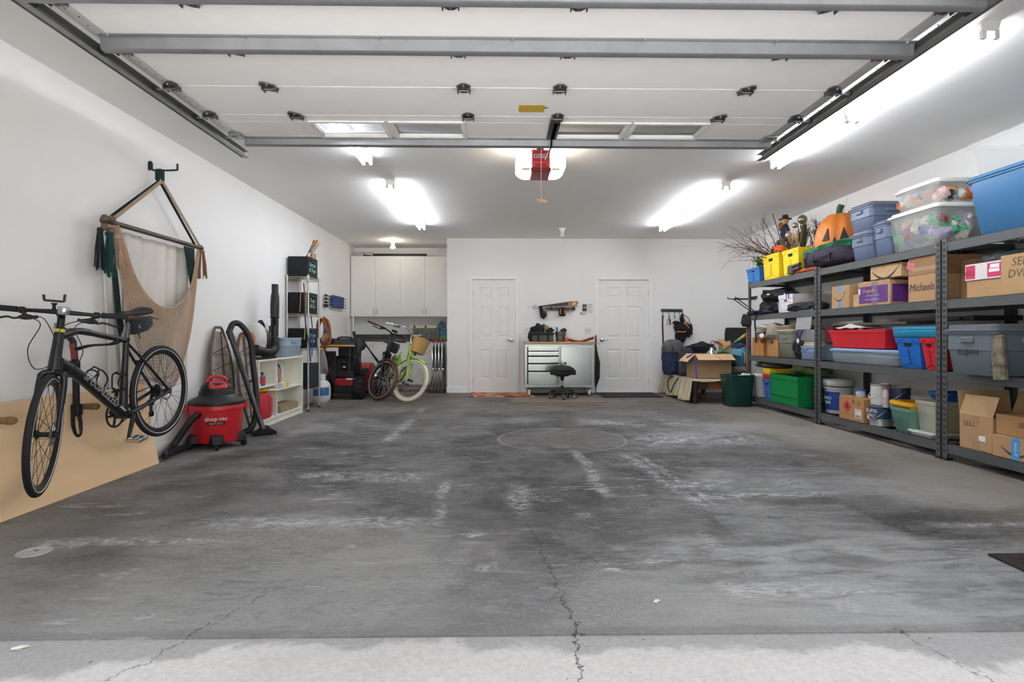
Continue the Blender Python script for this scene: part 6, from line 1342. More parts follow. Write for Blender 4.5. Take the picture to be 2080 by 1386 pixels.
# ================= loose things on the floor near the opening
cp = E('cleanout_cap', 'round white metal cleanout cap set in the concrete near the plywood', 'floor cap', aZ(70, 1122))
MB().lathe([(.072, 0), (.072, .003), (.066, .005), (.064, .0035), (.03, .004)], 36).build('cover', mat('#b9babb', .5, .3, var=.15, scale=30), cp); MB().cbox((0, .01, .0045), (.02, .008, .002)).build('slot', mat('#505152', .5), cp)
T(MB().lathe([(.1, 0), (.1, .003), (.09, .004), (.02, .0035)], 28, aZ(1140, 908)).build('drain_grate', mat('#6b6763', .6, .3, var=.3, scale=40)), 'small metal drain grate in the middle of the round dish in the floor', 'drain')
for px, py, s, lab in ((40, 1319, .022, 'small white paper scrap on the floor below the plywood corner'), (1334, 1224, .017, 'small white chip of plaster on the concrete past the floor crack')):
    p = aZ(px, py, 0 if py < 1290 else -.006); o = MB().ball((0, 0, .004), (s, s * .45, .006), 8, 5, .8, 9).build('paper_scrap', mat('#d9d7cf', .7)); o.location = p; o.rotation_euler = (0, 0, .5); T(o, lab, 'scrap')
rb_ = E('rubber_mat', 'black ribbed rubber mat on the concrete, cut by the picture corner', 'mat', (0, 0, 0))
a, b = aZ(2006, 1129), aZ(2075, 1162)
MB().box(a.x, b.y - .25, 0, a.x + .75, a.y, .012).build('border', mat('#252220', .8), rb_, bevel=.003)
mb = MB()
for i in range(8):
    for j in range(14): mb.prism([(a.x + .05 + j * .045, a.y - .06 - i * .05 - .0, .012), (a.x + .075 + j * .045, a.y - .06 - i * .05 - .02, .012), (a.x + .07 + j * .045, a.y - .066 - i * .05 - .02, .012), (a.x + .045 + j * .045, a.y - .066 - i * .05, .012)], (0, 0, .004))
mb.build('rib_pattern', mat('#3d3026', .8), rb_)
# ================= three steel storage racks along the right-hand wall
RX0, RX1 = 3.68, 4.275
LV = (.137, .737, 1.335, 1.81); BH = .076
RKM = mat('#5b5d5d', .5, .35, var=.06, scale=12); RKD = mat('#3a3b3c', .55, .3, var=.05); WIREM = mat('#232426', .5, .4)
U = ((6.455, 8.28), (4.615, 6.44), (2.775, 4.60))
def rack(label, y0, y1):
    t = E('storage_rack', label, 'storage rack', (RX0, y0, 0)); w, d = y1 - y0, RX1 - RX0
    for fy, sg in ((0, 1), (w, -1)):
        for fx, sx__ in ((0, 1), (d, -1)):
            p = MB(); a0, a1 = sorted((fy, fy + sg * .052)); b0, b1 = sorted((fx, fx + sx__ * .045)); c0, c1 = sorted((fx, fx + sx__ * .003)); e0, e1 = sorted((fy, fy + sg * .003))
            p.box(c0, a0, 0, c1, a1, 1.835).box(b0, e0, 0, b1, e1, 1.835)
            po = p.build('post', RKM, t)
            if fx == 0:
                s_ = MB(); z = .06
                while z < 1.8:
                    for dy in (.016, .036):
                        k = .006 if dy < .02 else -.006
                        q0 = fy + sg * dy
                        s_.prism([(-.0008, q0 - .0045, z + .028), (-.0008, q0 + .0045, z + .028), (-.0008, q0 + .003 + sg * k, z), (-.0008, q0 - .003 + sg * k, z)], (.0006, 0, 0))
                    z += .0508
                s_.build('slot_pattern', mat('#141516', .8), po)
                MB().box(-.004, a0 - .003, 0, .05, a1 + .003, .02).build('foot_cap', BLACK, po)
    for z in LV:
        for x0, x1 in ((.003, .04), (d - .04, d - .003)):
            f = x0 < .1; b = MB().box(x0 if f else x1 - .004, .053, z - BH, x0 + .004 if f else x1, w - .053, z).box(x0, .053, z - .004, x1, w - .053, z).box(x0, .053, z - BH, x1 - .012 if f else x1, w - .053, z - BH + .003)
            b.build('beam', RKM, t, bevel=.0015)
            if f:
                for y in (.05, w - .05): MB().cyl((-.004, y, z - .02), (.003, y, z - .02), .006, seg=8).build('rivet', STEEL, t)
        for y in (.02, w - .02): MB().box(.005, y - .015, z - .05, d - .005, y + .015, z - .01).build('side_beam', RKD, t)
        dk = MB()
        for i in range(1, 24): yy = .05 + (w - .1) * i / 24; dk.box(.01, yy - .003, z - .012, d - .01, yy + .003, z - .006)
        for i in range(1, 6): xx = d * i / 6; dk.box(xx - .003, .03, z - .006, xx + .003, w - .03, z - .0005)
        dk.build('wire_deck_grille', WIREM, t)
        MB().box(.01, w / 2 - .02, z - .045, d - .01, w / 2 + .02, z - .012).build('support_bar', RKD, t)
    return t
rack('grey steel storage rack in the middle of the three, holding the purple-sided carton', *U[1]); rack('far grey steel storage rack topped with the plastic pumpkin and yellow bins', *U[0]); rack('nearest grey steel storage rack, cut by the picture edge, under the big blue tote', *U[2])
XS = RX0 + .025
def Yr(px, x=XS): return aX(px, 681, x).y
def Zr(px, py, x=XS): return aX(px, py, x).z
def corbin(name, label, pa, pb, z, h, col, dx=.0, depth=.42, taper=.86, flat=False, group=None, hole=True, cat='plastic bin', yy=None):
    """corrugated plastic bin, ends facing the bay: flap rim, hand hole, folded corner seams"""
    y1, y0 = (Yr(pa), Yr(pb)) if yy is None else (yy[1], yy[0]); w, d = depth, y1 - y0
    t = E(name, label, cat, (RX0 + .02 + dx + w / 2, (y0 + y1) / 2, z), group=group); m_ = mat(col, .45, var=.03)
    def sec(k, zz, o=0.): return [V((-w / 2 * k - o, -d / 2 * k - o, zz)), V((w / 2 * k + o, -d / 2 * k - o, zz)), V((w / 2 * k + o, d / 2 * k + o, zz)), V((-w / 2 * k - o, d / 2 * k + o, zz))]
    b = MB().loft([sec(taper, 0), sec(1, h)], True, False); b.loft([sec(1, h), sec(.985, h), sec(taper * .97, .01)], False, True); b.build('body', m_, t)
    fl = h * .17; kf = taper + (1 - taper) * (1 - fl / h)
    MB().loft([sec(kf, h - fl, .005), sec(1, h + .001, .006), sec(.99, h + .002, -.002)], False, False).build('rim_flap', m_, t)
    rv = MB(); n = max(4, int(d / .035)); 
    for i in range(n):
        yv = -d / 2 * kf + d * kf * (i + .5) / n; rv.cyl((-w / 2 * kf - .007, yv, h - fl * .8), (-w / 2 * kf - .002, yv, h - fl * .8), .006, seg=6)
    n2 = max(4, int(w / .035))
    for i in range(n2): xv = -w / 2 * kf + w * kf * (i + .5) / n2; rv.cyl((xv, -d / 2 * kf - .007, h - fl * .8), (xv, -d / 2 * kf - .002, h - fl * .8), .006, seg=6)
    rv.build('rivet', mat(col, .35, var=.1), t)
    sl = math.atan2(w / 2 * (1 - taper), h)
    dkm = mat('#101113', .8)
    def fx(zz, o=.002): return -w / 2 * (taper + (1 - taper) * zz / h) - o
    if hole and not flat:
        hz, hh, hw = h * .78, h * .055, min(.055, d * .16)
        q = [V((fx(hz + hh, .0065), -hw, hz + hh)), V((fx(hz + hh, .0065), hw, hz + hh)), V((fx(hz - hh, .0065), hw * .75, hz - hh)), V((fx(hz - hh, .0065), -hw * .75, hz - hh))]
        MB().loft([q, [p + V((.004, 0, 0)) for p in q]]).build('hand_hole', dkm, t)
        sm_ = MB()
        sm_.tube([(fx(h * .62), 0, h * .62), (fx(h * .17), 0, h * .17)], .0025, 4); 
        for s in (-1, 1): sm_.tube([(fx(h * .17), 0, h * .17), (fx(.01), s * d / 2 * taper * .96, .01)], .0025, 4); sm_.tube([(fx(h * .93, .006), s * d * .2, h * .93), (fx(h * .82, .006), s * d * .45, h * .82)], .0025, 4)
        sm_.build('fold_seam', mat('#2b2f33', .6) if col.startswith('#1') or col.startswith('#2') else mat('#7d6a1c' if col.startswith('#d') or col.startswith('#e') else '#5c1015', .6), t)
        for zz in (.55, .42, .28):
            for s in (-1, 1): MB().cyl((fx(h * zz, .004), s * .022, h * zz), (fx(h * zz, 0), s * .022, h * zz), .007, seg=8).build('rivet', mat(col, .35, var=.1), t)
    return t
def rbox(name, label, pa, pb, z, h, col=CARD, dx=0., depth=.4, cat='cardboard box', group=None, bev=.004):
    y1, y0 = Yr(pa), Yr(pb); return carton(name, label, RX0 + .02 + dx, RX0 + .02 + dx + depth, y0, y1, z, h, col, cat=cat, group=group)
def smile(par, y, z, s, x, m_=None):
    """the curved arrow printed on the carton"""
    m_ = m_ or mat('#3a342d', .7); up, lo = [], []
    for i in range(19):
        u = i / 18; yy = y + s * (.5 - u); a = -.28 * s * math.sin(PI * (u * .92 + .02)) + .1 * s * u
        th_ = s * .055 * math.sin(PI * min(1, u * .9 + .06)) + .004 * s
        up.append(V((x, yy, z + a + th_ * .5))); lo.append(V((x, yy, z + a - th_ * .8)))
    MB().loft([up, lo, [p + V((-.0006, 0, 0)) for p in lo], [p + V((-.0006, 0, 0)) for p in up]], False, False, False).build('arrow_print', m_, par)
    e = V((x - .0006, y - s * .5, z + .1 * s)); MB().prism([e + V((0, .15 * s, .06 * s)), e + V((0, -.03 * s, .1 * s)), e + V((0, -.0 * s, -.1 * s)), e + V((0, .02 * s, -.03 * s)), e + V((0, .02 * s, .045 * s))], (-.0004, 0, 0)).build('arrow_head', m_, par)
BT = mat('#4b94cf', .45, var=.12, scale=30)
Yd, Zd = V((0, -1, 0)), V((0, 0, 1))
# ---- far rack, top level
bl_ = corbin('corrugated_bin', 'blue corrugated plastic bin with leaves in it at the far end of the rack top', 1517, 1543, LV[3], .22, '#2f6cb0', dx=.0, depth=.3)
y1 = corbin('corrugated_bin', 'tall yellow corrugated bin holding the twigs, next to the blue bin', 1552, 1584, LV[3], .34, '#e0c31c', dx=-.01, depth=.36, taper=.92)
y2 = corbin('corrugated_bin', 'yellow corrugated bin beside the purple bag', 1592, 1624, LV[3], .33, '#e2c520', dx=-.01, depth=.32, taper=.92)
def leafy(par_name, label, c, n, L_, cols, spread=.6, cat='plant', r=.02, seed=1, up=.7):
    rr = random.Random(seed); t = E(par_name, label, cat, c); fo = MB(); st = MB()
    for i in range(n):
        a = rr.uniform(0, 2 * PI); e = rr.uniform(.1, 1.0) * spread; d = V((math.cos(a) * e, math.sin(a) * e, up + rr.random() * .4)).normalized(); l = L_ * rr.uniform(.5, 1)
        p = d * l; st.tube([V((0, 0, 0)), p * .6, p], .003, 4); s = V((-d.y, d.x, 0)).normalized() * r; fo.mi(i % len(cols))
        fo.add([p * .55, p * .8 + s + V((0, 0, .01)), p * 1.05 + V((0, 0, -.02)), p * .8 - s + V((0, 0, .01)), p * .8 + V((0, 0, .02))], [(0, 1, 4), (1, 2, 4), (2, 3, 4), (3, 0, 4)])
    fo.build('leaves', [mat(c_, .6, var=.2) for c_ in cols], t, fix=False); st.build('stems', mat('#4a4a2a', .8), t); return t
by, b1, b2 = bl_.location, y1.location, y2.location
leafy('artificial_plant', 'green broad-leaf artificial plant standing in the blue bin', (by.x - .05, by.y, LV[3] + .2), 26, .2, ['#3f7a2c', '#5d9a35', '#2d5f2a'], .8, r=.03, seed=3)
leafy('autumn_garland', 'orange berry garland spilling over the near side of the blue bin', (by.x + .02, by.y - .13, LV[3] + .2), 20, .14, ['#b5602a', '#8e3f22'], 1.2, 'garland', .014, 4, .1)
def twigs(name, label, c, dirv, n, L_, col, curl=.25, r=.004, seed=2, spread=.35, cat='branches', sub=2, berries=None):
    rr = random.Random(seed); t = E(name, label, cat, c); mb = MB(); D = V(dirv).normalized(); bb = MB()
    for i in range(n):
        d = (D + V((rr.uniform(-1, 1), rr.uniform(-1, 1), rr.uniform(-1, 1))) * spread).normalized(); l = L_ * rr.uniform(.55, 1); pts = [V((rr.uniform(-.03, .03), rr.uniform(-.04, .04), 0))]
        for k in range(9):
            d = (d + V((rr.uniform(-1, 1), rr.uniform(-1, 1), rr.uniform(-1, 1))) * curl).normalized(); pts.append(pts[-1] + d * l / 9)
        mb.tube(pts, [r * (1 - .08 * k) for k in range(10)], 4)
        for _ in range(sub):
            k = rr.randint(3, 7); q = pts[k]; d2 = (d + V((rr.uniform(-1, 1), rr.uniform(-1, 1), rr.uniform(-1, 1))) * .8).normalized(); mb.tube([q, q + d2 * l * .12, q + (d2 + V((0, 0, rr.uniform(-.5, .5)))) * l * .22], [r * .7, r * .5, r * .3], 4)
        if berries:
            for k in range(3, 9):
                if rr.random() < .8: bb.ball(pts[k] + V((rr.uniform(-.015, .015),) * 3), .008, 5, 4)
    mb.build('branches', mat(col, .8, var=.2), t)
    if berries: bb.build('berry_foliage', mat(berries, .5), t)
    return t
twigs('curly_twig_bundle', 'bundle of long curly reddish willow twigs leaning out over the aisle', (b1.x - .02, b1.y + .1, LV[3] + .28), (-.70, .42, .55), 36, .95, '#54372c', .3, .0045, 5, .08)
twigs('dry_branch', 'thin bare pale branches arching high above the yellow bins', (b2.x - .05, b2.y + .15, LV[3] + .3), (-.5, .25, .75), 4, .8, '#7f7264', .12, .004, 8, .15, 'branch', 1)
twigs('berry_branch_bundle', 'bushy bunch of dark red-berried branches between the yellow bin and the pumpkin', (b2.x + .12, b2.y - .1, LV[3] + .3), (.2, -.2, 1), 44, .5, '#3f3029', .32, .004, 9, .35, berries='#4a2520')
twigs('dry_branch', 'wispy pale twigs standing behind the plastic pumpkin', (b2.x + .25, 6.75, LV[3] + .4), (.1, -.1, 1), 5, .62, '#9a8f82', .15, .003, 12, .12, 'branch', 2)
twigs('wheat_sheaf', 'tan dried wheat sheaf standing in the yellow bin beside the purple bag', (b2.x - .08, b2.y + .02, LV[3] + .28), (-.05, .05, 1), 40, .4, '#a98a62', .06, .0035, 13, .16, 'dried grass', 0)
def wreath():
    t = E('twig_wreath', 'brown twig wreath with orange leaves lying on the first yellow bin', 'wreath', (b1.x - .03, b1.y - .04, LV[3] + .40), (.5, -.3, 0)); rr = random.Random(3); mb = MB()
    for k in range(26):
        ph = rr.uniform(0, 6); R_ = .12 + rr.uniform(-.03, .03); mb.tube([(R_ * math.cos(ph + a * .35), R_ * math.sin(ph + a * .35), .03 * math.sin(a * 2 + ph) + rr.uniform(-.02, .02)) for a in range(10)], .005, 4)
    mb.build('twig_ring', mat('#3c2a20', .85, var=.3), t); lf = MB()
    for k in range(40):
        a = rr.uniform(0, 2 * PI); p = V((.13 * math.cos(a), .13 * math.sin(a), rr.uniform(-.02, .06))); d = V((rr.uniform(-1, 1), rr.uniform(-1, 1), rr.random())) * .03; lf.add([p, p + d + V((.01, 0, 0)), p + d * 1.6, p + d - V((.01, 0, 0))], [(0, 1, 2, 3)])
    lf.build('leaves', mat('#a8471f', .7, var=.4, scale=40), t, fix=False)
wreath()
leafy('autumn_spray', 'orange maple-leaf spray rising between the two yellow bins', (b1.x + .05, b1.y - .12, LV[3] + .38), 30, .24, ['#c06a26', '#a34d1d'], .5, 'spray', .02, 14)
leafy('evergreen_spray', 'dark green artificial pine spray in the yellow bin behind the wheat', (b2.x - .1, b2.y + .08, LV[3] + .32), 44, .16, ['#25382a', '#2f4a35'], 1.0, 'spray', .008, 15)
leafy('artificial_fir', 'tall artificial fir and dried-stalk spray holding the ornament balls over the yellow bins', (b2.x + .07, b2.y + .12, LV[3] + .3), 60, .42, ['#2b3a2c', '#3a3226', '#5a5038'], .3, 'spray', .01, 21)
orr = E('orange_cord_reel', 'orange plastic ring stack sitting on the first yellow bin', 'reel', (b1.x - .06, b1.y - .07, LV[3] + .345)); 
for k in range(3): MB().torus((0, 0, .02 + k * .028), .085, .016, (.1, .1, 1), 28, 8).build('ring', mat('#d0582a', .45), orr)
MB().cyl((0, 0, 0), (0, 0, .09), .075).build('core', mat('#b9481f', .5), orr)
for i, (px, py, py2) in enumerate(((1542, 430, 478), (1563, 412, 470))):
    e = aX(px, py, b1.x); T(MB().tube([e, V((b1.x, b1.y - .06 - .05 * i, LV[3] + .2))], .007, 6).build('metal_stake', mat('#55504b', .5)), ('thin grey stake slanting out of the first yellow bin' if i == 0 else 'taller thin grey stake next to the first one over the yellow bins'), 'stake')
for i, (px, py, r, col, lab) in enumerate(((1630, 446, .06, '#8c8468', 'large gold ornament ball on top of the decorations'), (1615, 458, .04, '#b3aa93', 'cream ornament ball beside the large gold one'), (1602, 478, .045, '#b9b9bb', 'silver ornament ball above the first yellow bin'), (1616, 482, .042, '#d8d3ca', 'white ornament ball behind the wheat sheaf'))):
    p = aX(px, py, b2.x + (.1 if i < 2 else -.02)); o = E('ornament_ball', lab, 'ornament', p); MB().ball((0, 0, 0), r, 22, 14).build('ball', mat(col, .25, .7 if i != 3 else .1), o); MB().cyl((0, 0, r * .97), (0, 0, r * 1.15), r * .16, seg=10).build('cap', STEEL, o)
dl = E('fabric_doll', 'small scarecrow doll in brown and navy cloth sitting among the decorations', 'doll', aX(1595, 468, b2.x + .05)); MB().ball((0, 0, -.02), (.06, .06, .1), 14, 10, .3).tube([(-.02, .02, -.08), (-.03, .03, -.26)], .025, 8).tube([(.02, -.02, -.08), (.02, -.05, -.26)], .025, 8).build('body', mat('#23293f', .9), dl); MB().ball((0, .06, .06), (.06, .08, .07), 12, 9, .4).build('arm', mat('#6e4426', .9), dl)
MB().ball((0, 0, .13), (.045, .045, .05), 14, 10).build('head', mat('#b08457', .8), dl); MB().lathe([(.085, .15), (.085, .155), (.045, .16), (.035, .21)], 16).build('hat', mat('#332a22', .9), dl)
for i in range(3):
    o = MB().lathe([(.005, -.05), (.03, -.03), (.034, 0), (.024, .035), (.004, .055)], 10).build('pine_cone', mat('#4a382a', .8, var=.4, scale=60, bump=.8)); o.location = aX((1596, 1583, 1590)[i], (486, 492, 494)[i], b1.x - .03); o.rotation_euler = (.6 * i, .9, i); T(o, ('pine cone by the silver ornament ball', 'pine cone at the edge of the twig wreath', 'lowest pine cone above the gap between the yellow bins')[i], 'pine cone')
def pumpkin():
    pc = aX(1698, 470, RX0 + .34); t = E('plastic_pumpkin', 'orange plastic jack-o-lantern behind the purple bag on the rack', 'jack-o-lantern', (RX0 + .33, pc.y - .09, LV[3])); OR = mat('#d97f33', .45, var=.05); R_ = .25
    def fn(u, v):
        a, b = 2 * PI * u, PI * (.03 + .94 * v); rb = 1 + .05 * math.cos(a * 10); r = math.sin(b) ** .8
        return V((R_ * r * rb * math.cos(a), R_ * 1.05 * r * rb * math.sin(a), .345 + .34 * math.cos(b) - .03 * math.exp(-(r / .25) ** 2)))
    MB().grid(fn, 80, 20, True).build('shell', OR, t)
    MB().tube(curve_pts([(0, 0, .63), (-.01, -.01, .71), (-.0, -.04, .77)], 4), [.05, .042, .036, .034, .034, .034, .036, .036, .037], 10).build('stem', mat('#28532f', .6), t)
    dkm = mat('#2a2622', .7)
    def face(pts, nm):
        P0 = []
        for a, b in pts:
            d = fn((a / 360) % 1, b); P0.append(d)
        c = sum((p for p in P0), V()) / len(P0); n = V((c.x, c.y, 0)).normalized()
        MB().loft([[p + n * .02 for p in P0], [p - n * .02 for p in P0]]).build(nm, dkm, t)
    f = 226
    face([(f - 32, .51), (f - 11, .51), (f - 17, .37)], 'eye'); face([(f + 11, .51), (f + 32, .51), (f + 20, .37)], 'eye'); face([(f - 8, .6), (f + 8, .6), (f, .48)], 'nose')
    face([(f - 34, .72), (f - 20, .76), (f, .78), (f + 20, .76), (f + 34, .72), (f + 18, .88), (f, .9), (f - 18, .88)], 'mouth')
pumpkin()
gy0, gy1 = Yr(1726), Yr(1630)
def bag_x(x0, x1, y0, y1, z, h, col, name, label, seed=0, n=.12, cat='bag', mt=None):
    t = E(name, label, cat, ((x0 + x1) / 2, (y0 + y1) / 2, z)); w, d = x1 - x0, y1 - y0
    def fn(u, v):
        a = 2 * PI * u; y = (v - .5) * d; e = (1 - abs(2 * v - 1) ** 6) ** .5 * .96 + .04; k = 1 + n * NZ.noise(V((math.cos(a) * 2 + seed, v * 6, math.sin(a) * 2)))
        ca, sa = math.cos(a), math.sin(a)
        return V((w / 2 * math.copysign(abs(ca) ** .7, ca) * e * k, y, h / 2 + h / 2 * math.copysign(abs(sa) ** .7, sa) * (e if sa > 0 else 1 - (1 - e) * .3) * (k if sa > 0 else 1)))
    mb = MB().grid(fn, 26, 18, True); mb.loft([[fn(i / 26, 0) for i in range(26)]] * 1 + [[V((0, -d / 2 - .004, h * .5)) for i in range(26)]], False, False).loft([[fn(i / 26, 1) for i in range(26)]] + [[V((0, d / 2 + .004, h * .5)) for i in range(26)]], False, False)
    mb.build('body', mt or mat(col, .8, var=.12, bump=.3, bscale=30), t); return t
pb = bag_x(RX0 - .03, RX0 + .22, gy0 + .02, gy1, LV[3] + .028, .21, '#332b3d', 'chair_bag', 'long dark purple camp chair bag along the front of the rack top', 1, .2)
for y in (-.22, .1, .28): MB().tube([(-.135, y, .02), (-.137, y + .01, .1), (-.1, y + .015, .185), (.0, y + .02, .19)], .012, 5).build('strap', BLACK, pb)
MB().tube(curve_pts([(-.12, .3, .13), (-.15, .12, .08), (-.15, -.1, .09), (-.12, -.25, .12)], 5), .009, 5).build('carry_strap', BLACK, pb)
gb2 = bag_x(RX0 + .02, RX0 + .26, gy0 - .02, gy1 + .08, LV[3] + .185, .11, '#1e6a45', 'green_tarp', 'green nylon sack lying over the purple bag below the pumpkin', 4, .4, 'sack')
bag_x(RX0 + .0, RX0 + .14, gy1 - .35, gy1 + .2, LV[3] + .002, .05, '#c25a2a', 'orange_sack', 'flat orange sack squeezed under the purple bag end', 6, .2, 'sack')
for i, dz in enumerate((.05, .10)): T(MB().tube(curve_pts([(RX0 - .005, gy1 + .0, LV[3] + dz + .01), (RX0 - .02, gy1 + .12, LV[3] + dz), (RX0 + .05, gy1 + .22, LV[3] + dz)], 4), .022, 8).build('chair_leg_bundle', mat('#3f3a38', .5)), ('lower' if i == 0 else 'upper') + ' dark tube bundle poking out of the purple bag end', 'tubes')
T(MB().box(RX0 - .03, gy1 + .16, LV[3] + .003, RX0 + .02, gy1 + .27, LV[3] + .12).build('buckle_block', mat('#4a4240', .5), None, bevel=.015), 'dark brown buckle block at the far end of the purple bag', 'buckle')
# ---- middle rack, top level
def rtote(label, pa, pb_, z, h, col, lid=None, dx=0., d=.42, **kw):
    y1_, y0_ = Yr(pa, RX0 + .03 + dx), Yr(pb_, RX0 + .03 + dx); return tote('storage_tote', label, RX0 + .02 + dx + d / 2, (y0_ + y1_) / 2, z, d, y1_ - y0_, h, col, lid=lid, **kw)
SLB = '#5f6b85'; SLL = '#646d80'
t1 = rtote('lower slate-blue lidded tote beside the pumpkin on the rack top', 1727, 1768, LV[3], .27, SLB, SLL, .0, .44, rim=.01)
rtote('upper slate-blue lidded tote stacked beside the pumpkin', 1724, 1771, LV[3] + .3015, .27, SLB, SLL, .05, .44, rim=.01)
rtote('slate-blue tote squeezed behind the clear bin of stuffed toys', 1772, 1806, LV[3], .33, SLB, SLL, .03, .42)
CLR = '#d6d8d6'
c1 = rtote('lower clear bin packed with plush toys and a green one on top', 1803, 1905, LV[3], .34, CLR, '#e6e6e2', .0, .44, alpha=.28, ribs=False, r=.05, taper=.86)
c2 = rtote('upper clear bin of stuffed toys with a white lid', 1818, 1905, LV[3] + .375, .19, CLR, '#e6e6e2', .03, .42, alpha=.28, ribs=False, r=.05, taper=.9)
def plush(c, w, d, z0, z1, cols, n, seed, rmin, rmax, lab):
    rr = random.Random(seed)
    for i in range(n):
        r = rr.uniform(rmin, rmax); col, nm = cols[i % len(cols)]
        x = (-w / 2 + r * .95 + .0) if i % 3 else rr.uniform(-w / 2 + r, w / 2 - r); y = rr.uniform(-d / 2 + r, d / 2 - r) if i % 3 else -d / 2 + r; z = z0 + r + (z1 - z0 - 2 * r) * ((i * .37) % 1)
        o = E('plush_toy', '%s stuffed toy %s' % (nm, lab), 'plush toy', (c.x + x, c.y + y, c.z + z), (rr.random(), rr.random(), rr.random() * 3), 'stuffed toys ' + lab)
        b_ = MB().ball((0, 0, 0), (r, r * .85, r * .75), 14, 10, .3, 8).ball((r * .75, 0, r * .4), r * .5, 10, 8).build('body', mat(col, .95, var=.12, bump=.4), o)
        for s in (-1, 1): MB().ball((r * .8, s * r * .35, r * .85), r * .2, 8, 6).build('ear', mat(col, .95, var=.12, bump=.4), o)
plush(c1.location, .36, .62, .02, .325, [('#e6ded2', 'white'), ('#3f9a63', 'bright green'), ('#2a2c33', 'black'), ('#a79ab8', 'lilac'), ('#c98d62', 'tan'), ('#7e2c38', 'maroon'), ('#d8cfc4', 'cream'), ('#3d5f94', 'blue'), ('#c9bda8', 'beige'), ('#4fae77', 'mint green'), ('#35383f', 'charcoal'), ('#e2d9da', 'pale pink')], 34, 5, .06, .10, 'in the lower clear bin')
plush(c2.location, .36, .56, .01, .18, [('#b5683a', 'rust'), ('#b9a3c2', 'lilac'), ('#d9d3c9', 'speckled white'), ('#2b3240', 'navy'), ('#c28a4e', 'tan'), ('#d8b7b0', 'pink'), ('#9db3bd', 'pale blue')], 20, 6, .05, .07, 'in the upper clear bin')
# ---- nearest rack, top level
bt = tote('storage_tote', 'large steel-blue tote on top of the nearest rack', RX0 + .305, (Yr(1960, RX0 + .02) + 3.35) / 2 - .0, LV[3], .56, Yr(1958, RX0 + .02) - 3.35, .46, '#3f719c', taper=.86, lid='#4076a0', r=.05, ribs=False, lidh=.02)
cx2 = tote('storage_tote', 'empty clear box on top of the large steel-blue tote', RX0 + .34, (Yr(1958, RX0 + .12) + 3.5) / 2, LV[3] + .4835, .44, Yr(1958, RX0 + .12) - 3.5, .30, '#e6e7e4', taper=.92, r=.04, alpha=.25, ribs=False, lid=None)
# ---- far rack, second level
Z = LV[2] + .002
bag_x(RX0 + .05, RX0 + .35, Yr(1572), Yr(1532), Z, .2, '#18181a', 'black_bag', 'black zipped bag slumped at the far end of the second shelf', 11, .35)
o = bag_x(RX0 + .02, RX0 + .3, Yr(1584), Yr(1540), Z + .18, .16, '#141416', 'black_jacket', 'black jacket piled on the zipped bag on the second shelf', 12, .5, 'jacket')
MB().box(-.15, -.05, .08, -.14, .03, .1).build('tag', mat('#c9c6c0', .6), o)
bag_x(RX0 - .02, RX0 + .2, Yr(1562), Yr(1516), Z - .0, .06, '#1d2230', 'cord_heap', 'tangle of navy cords lying at the rack post on the second shelf', 13, .5, 'cords')
hl = E('bike_helmet', 'teal and white helmet behind the small blue bucket', 'helmet', (RX0 + .22, Yr(1577), Z + .2)); MB().grid(lambda u, v: V((.12 * math.cos(2 * PI * u) * math.sin(v * 1.6), .15 * math.sin(2 * PI * u) * math.sin(v * 1.6), .11 * math.cos(v * 1.6))), 24, 8, True).build('shell', mat('#25564f', .4), hl, solid=.01); MB().tube([(-.12, y * .1, .03 + .05 * (1 - y * y)) for y in (-1, -.5, 0, .5, 1)], .012, 6).build('stripe', mat('#a9c4bd', .4), hl)
sbk = E('small_bucket', 'small blue bucket with a blue lid beside the white file box', 'bucket', (RX0 + .12, Yr(1578), Z)); MB().lathe([(.062, 0), (.075, .13)], 22).build('body', mat('#6f86a3', .5), sbk); MB().lathe([(.085, .13), (.085, .145), (.05, .165), (.02, .18)], 22).build('lid', mat('#4b79b3', .5), sbk)
bx = rbox('file_box', 'white lidded paper file box on the second shelf of the far rack', 1583, 1611, Z, .225, mat('#d9d3d4', .7, var=.04), .0, .5, cat='file box')
hw_ = (Yr(1583) - Yr(1611)) / 2
MB().box(-.256, -hw_ - .006, .175, .252, hw_ + .006, .232).build('lid', mat('#d4ced0', .7), bx); hx = -.2515
MB().box(hx, -.035, .14, hx + .001, .035, .165).build('hand_hole', mat('#5b2138', .7), bx)
for a in ((-.11, .13, .11, .133), (-.11, .02, .11, .023), (-.11, .02, -.107, .13), (.107, .02, .11, .13), (-.11, .04, .11, .042)): MB().box(hx, a[0] * hw_ / .14, a[1], hx + .0008, a[2] * hw_ / .14, a[3]).build('print_line', mat('#5c3a5e', .7), bx)
for yv in (-.03, -.09): MB().box(-.2575, yv - .012, .18, -.2555, yv + .012, .233).build('tape', mat('#4a3566', .6), bx)
bag_x(RX0 - .02, RX0 + .25, Yr(1658) + .01, Yr(1597), Z, .115, '#232427', 'duffel_bag', 'black flat duffel lying in front of the white file box', 15, .2)
bag_x(RX0 - .045, RX0 + .03, Yr(1528), Yr(1514) + .02, LV[2] - .17, .18, '#17181b', 'strap_cluster', 'black strap cluster dangling over the rack corner under the second shelf', 16, .6, 'straps')
T(MB().tube(curve_pts([(RX0 - .01, Yr(1541), LV[2] + .01), (RX0 - .03, Yr(1541), LV[2] - .1), (RX0 - .01, Yr(1540), LV[2] - .26), (RX0 + .02, Yr(1536), LV[2] - .4)], 5), .012, 6).build('strap', mat('#2a2523', .7)), 'thin dark strap hanging from the second shelf down to the wooden crates', 'strap')
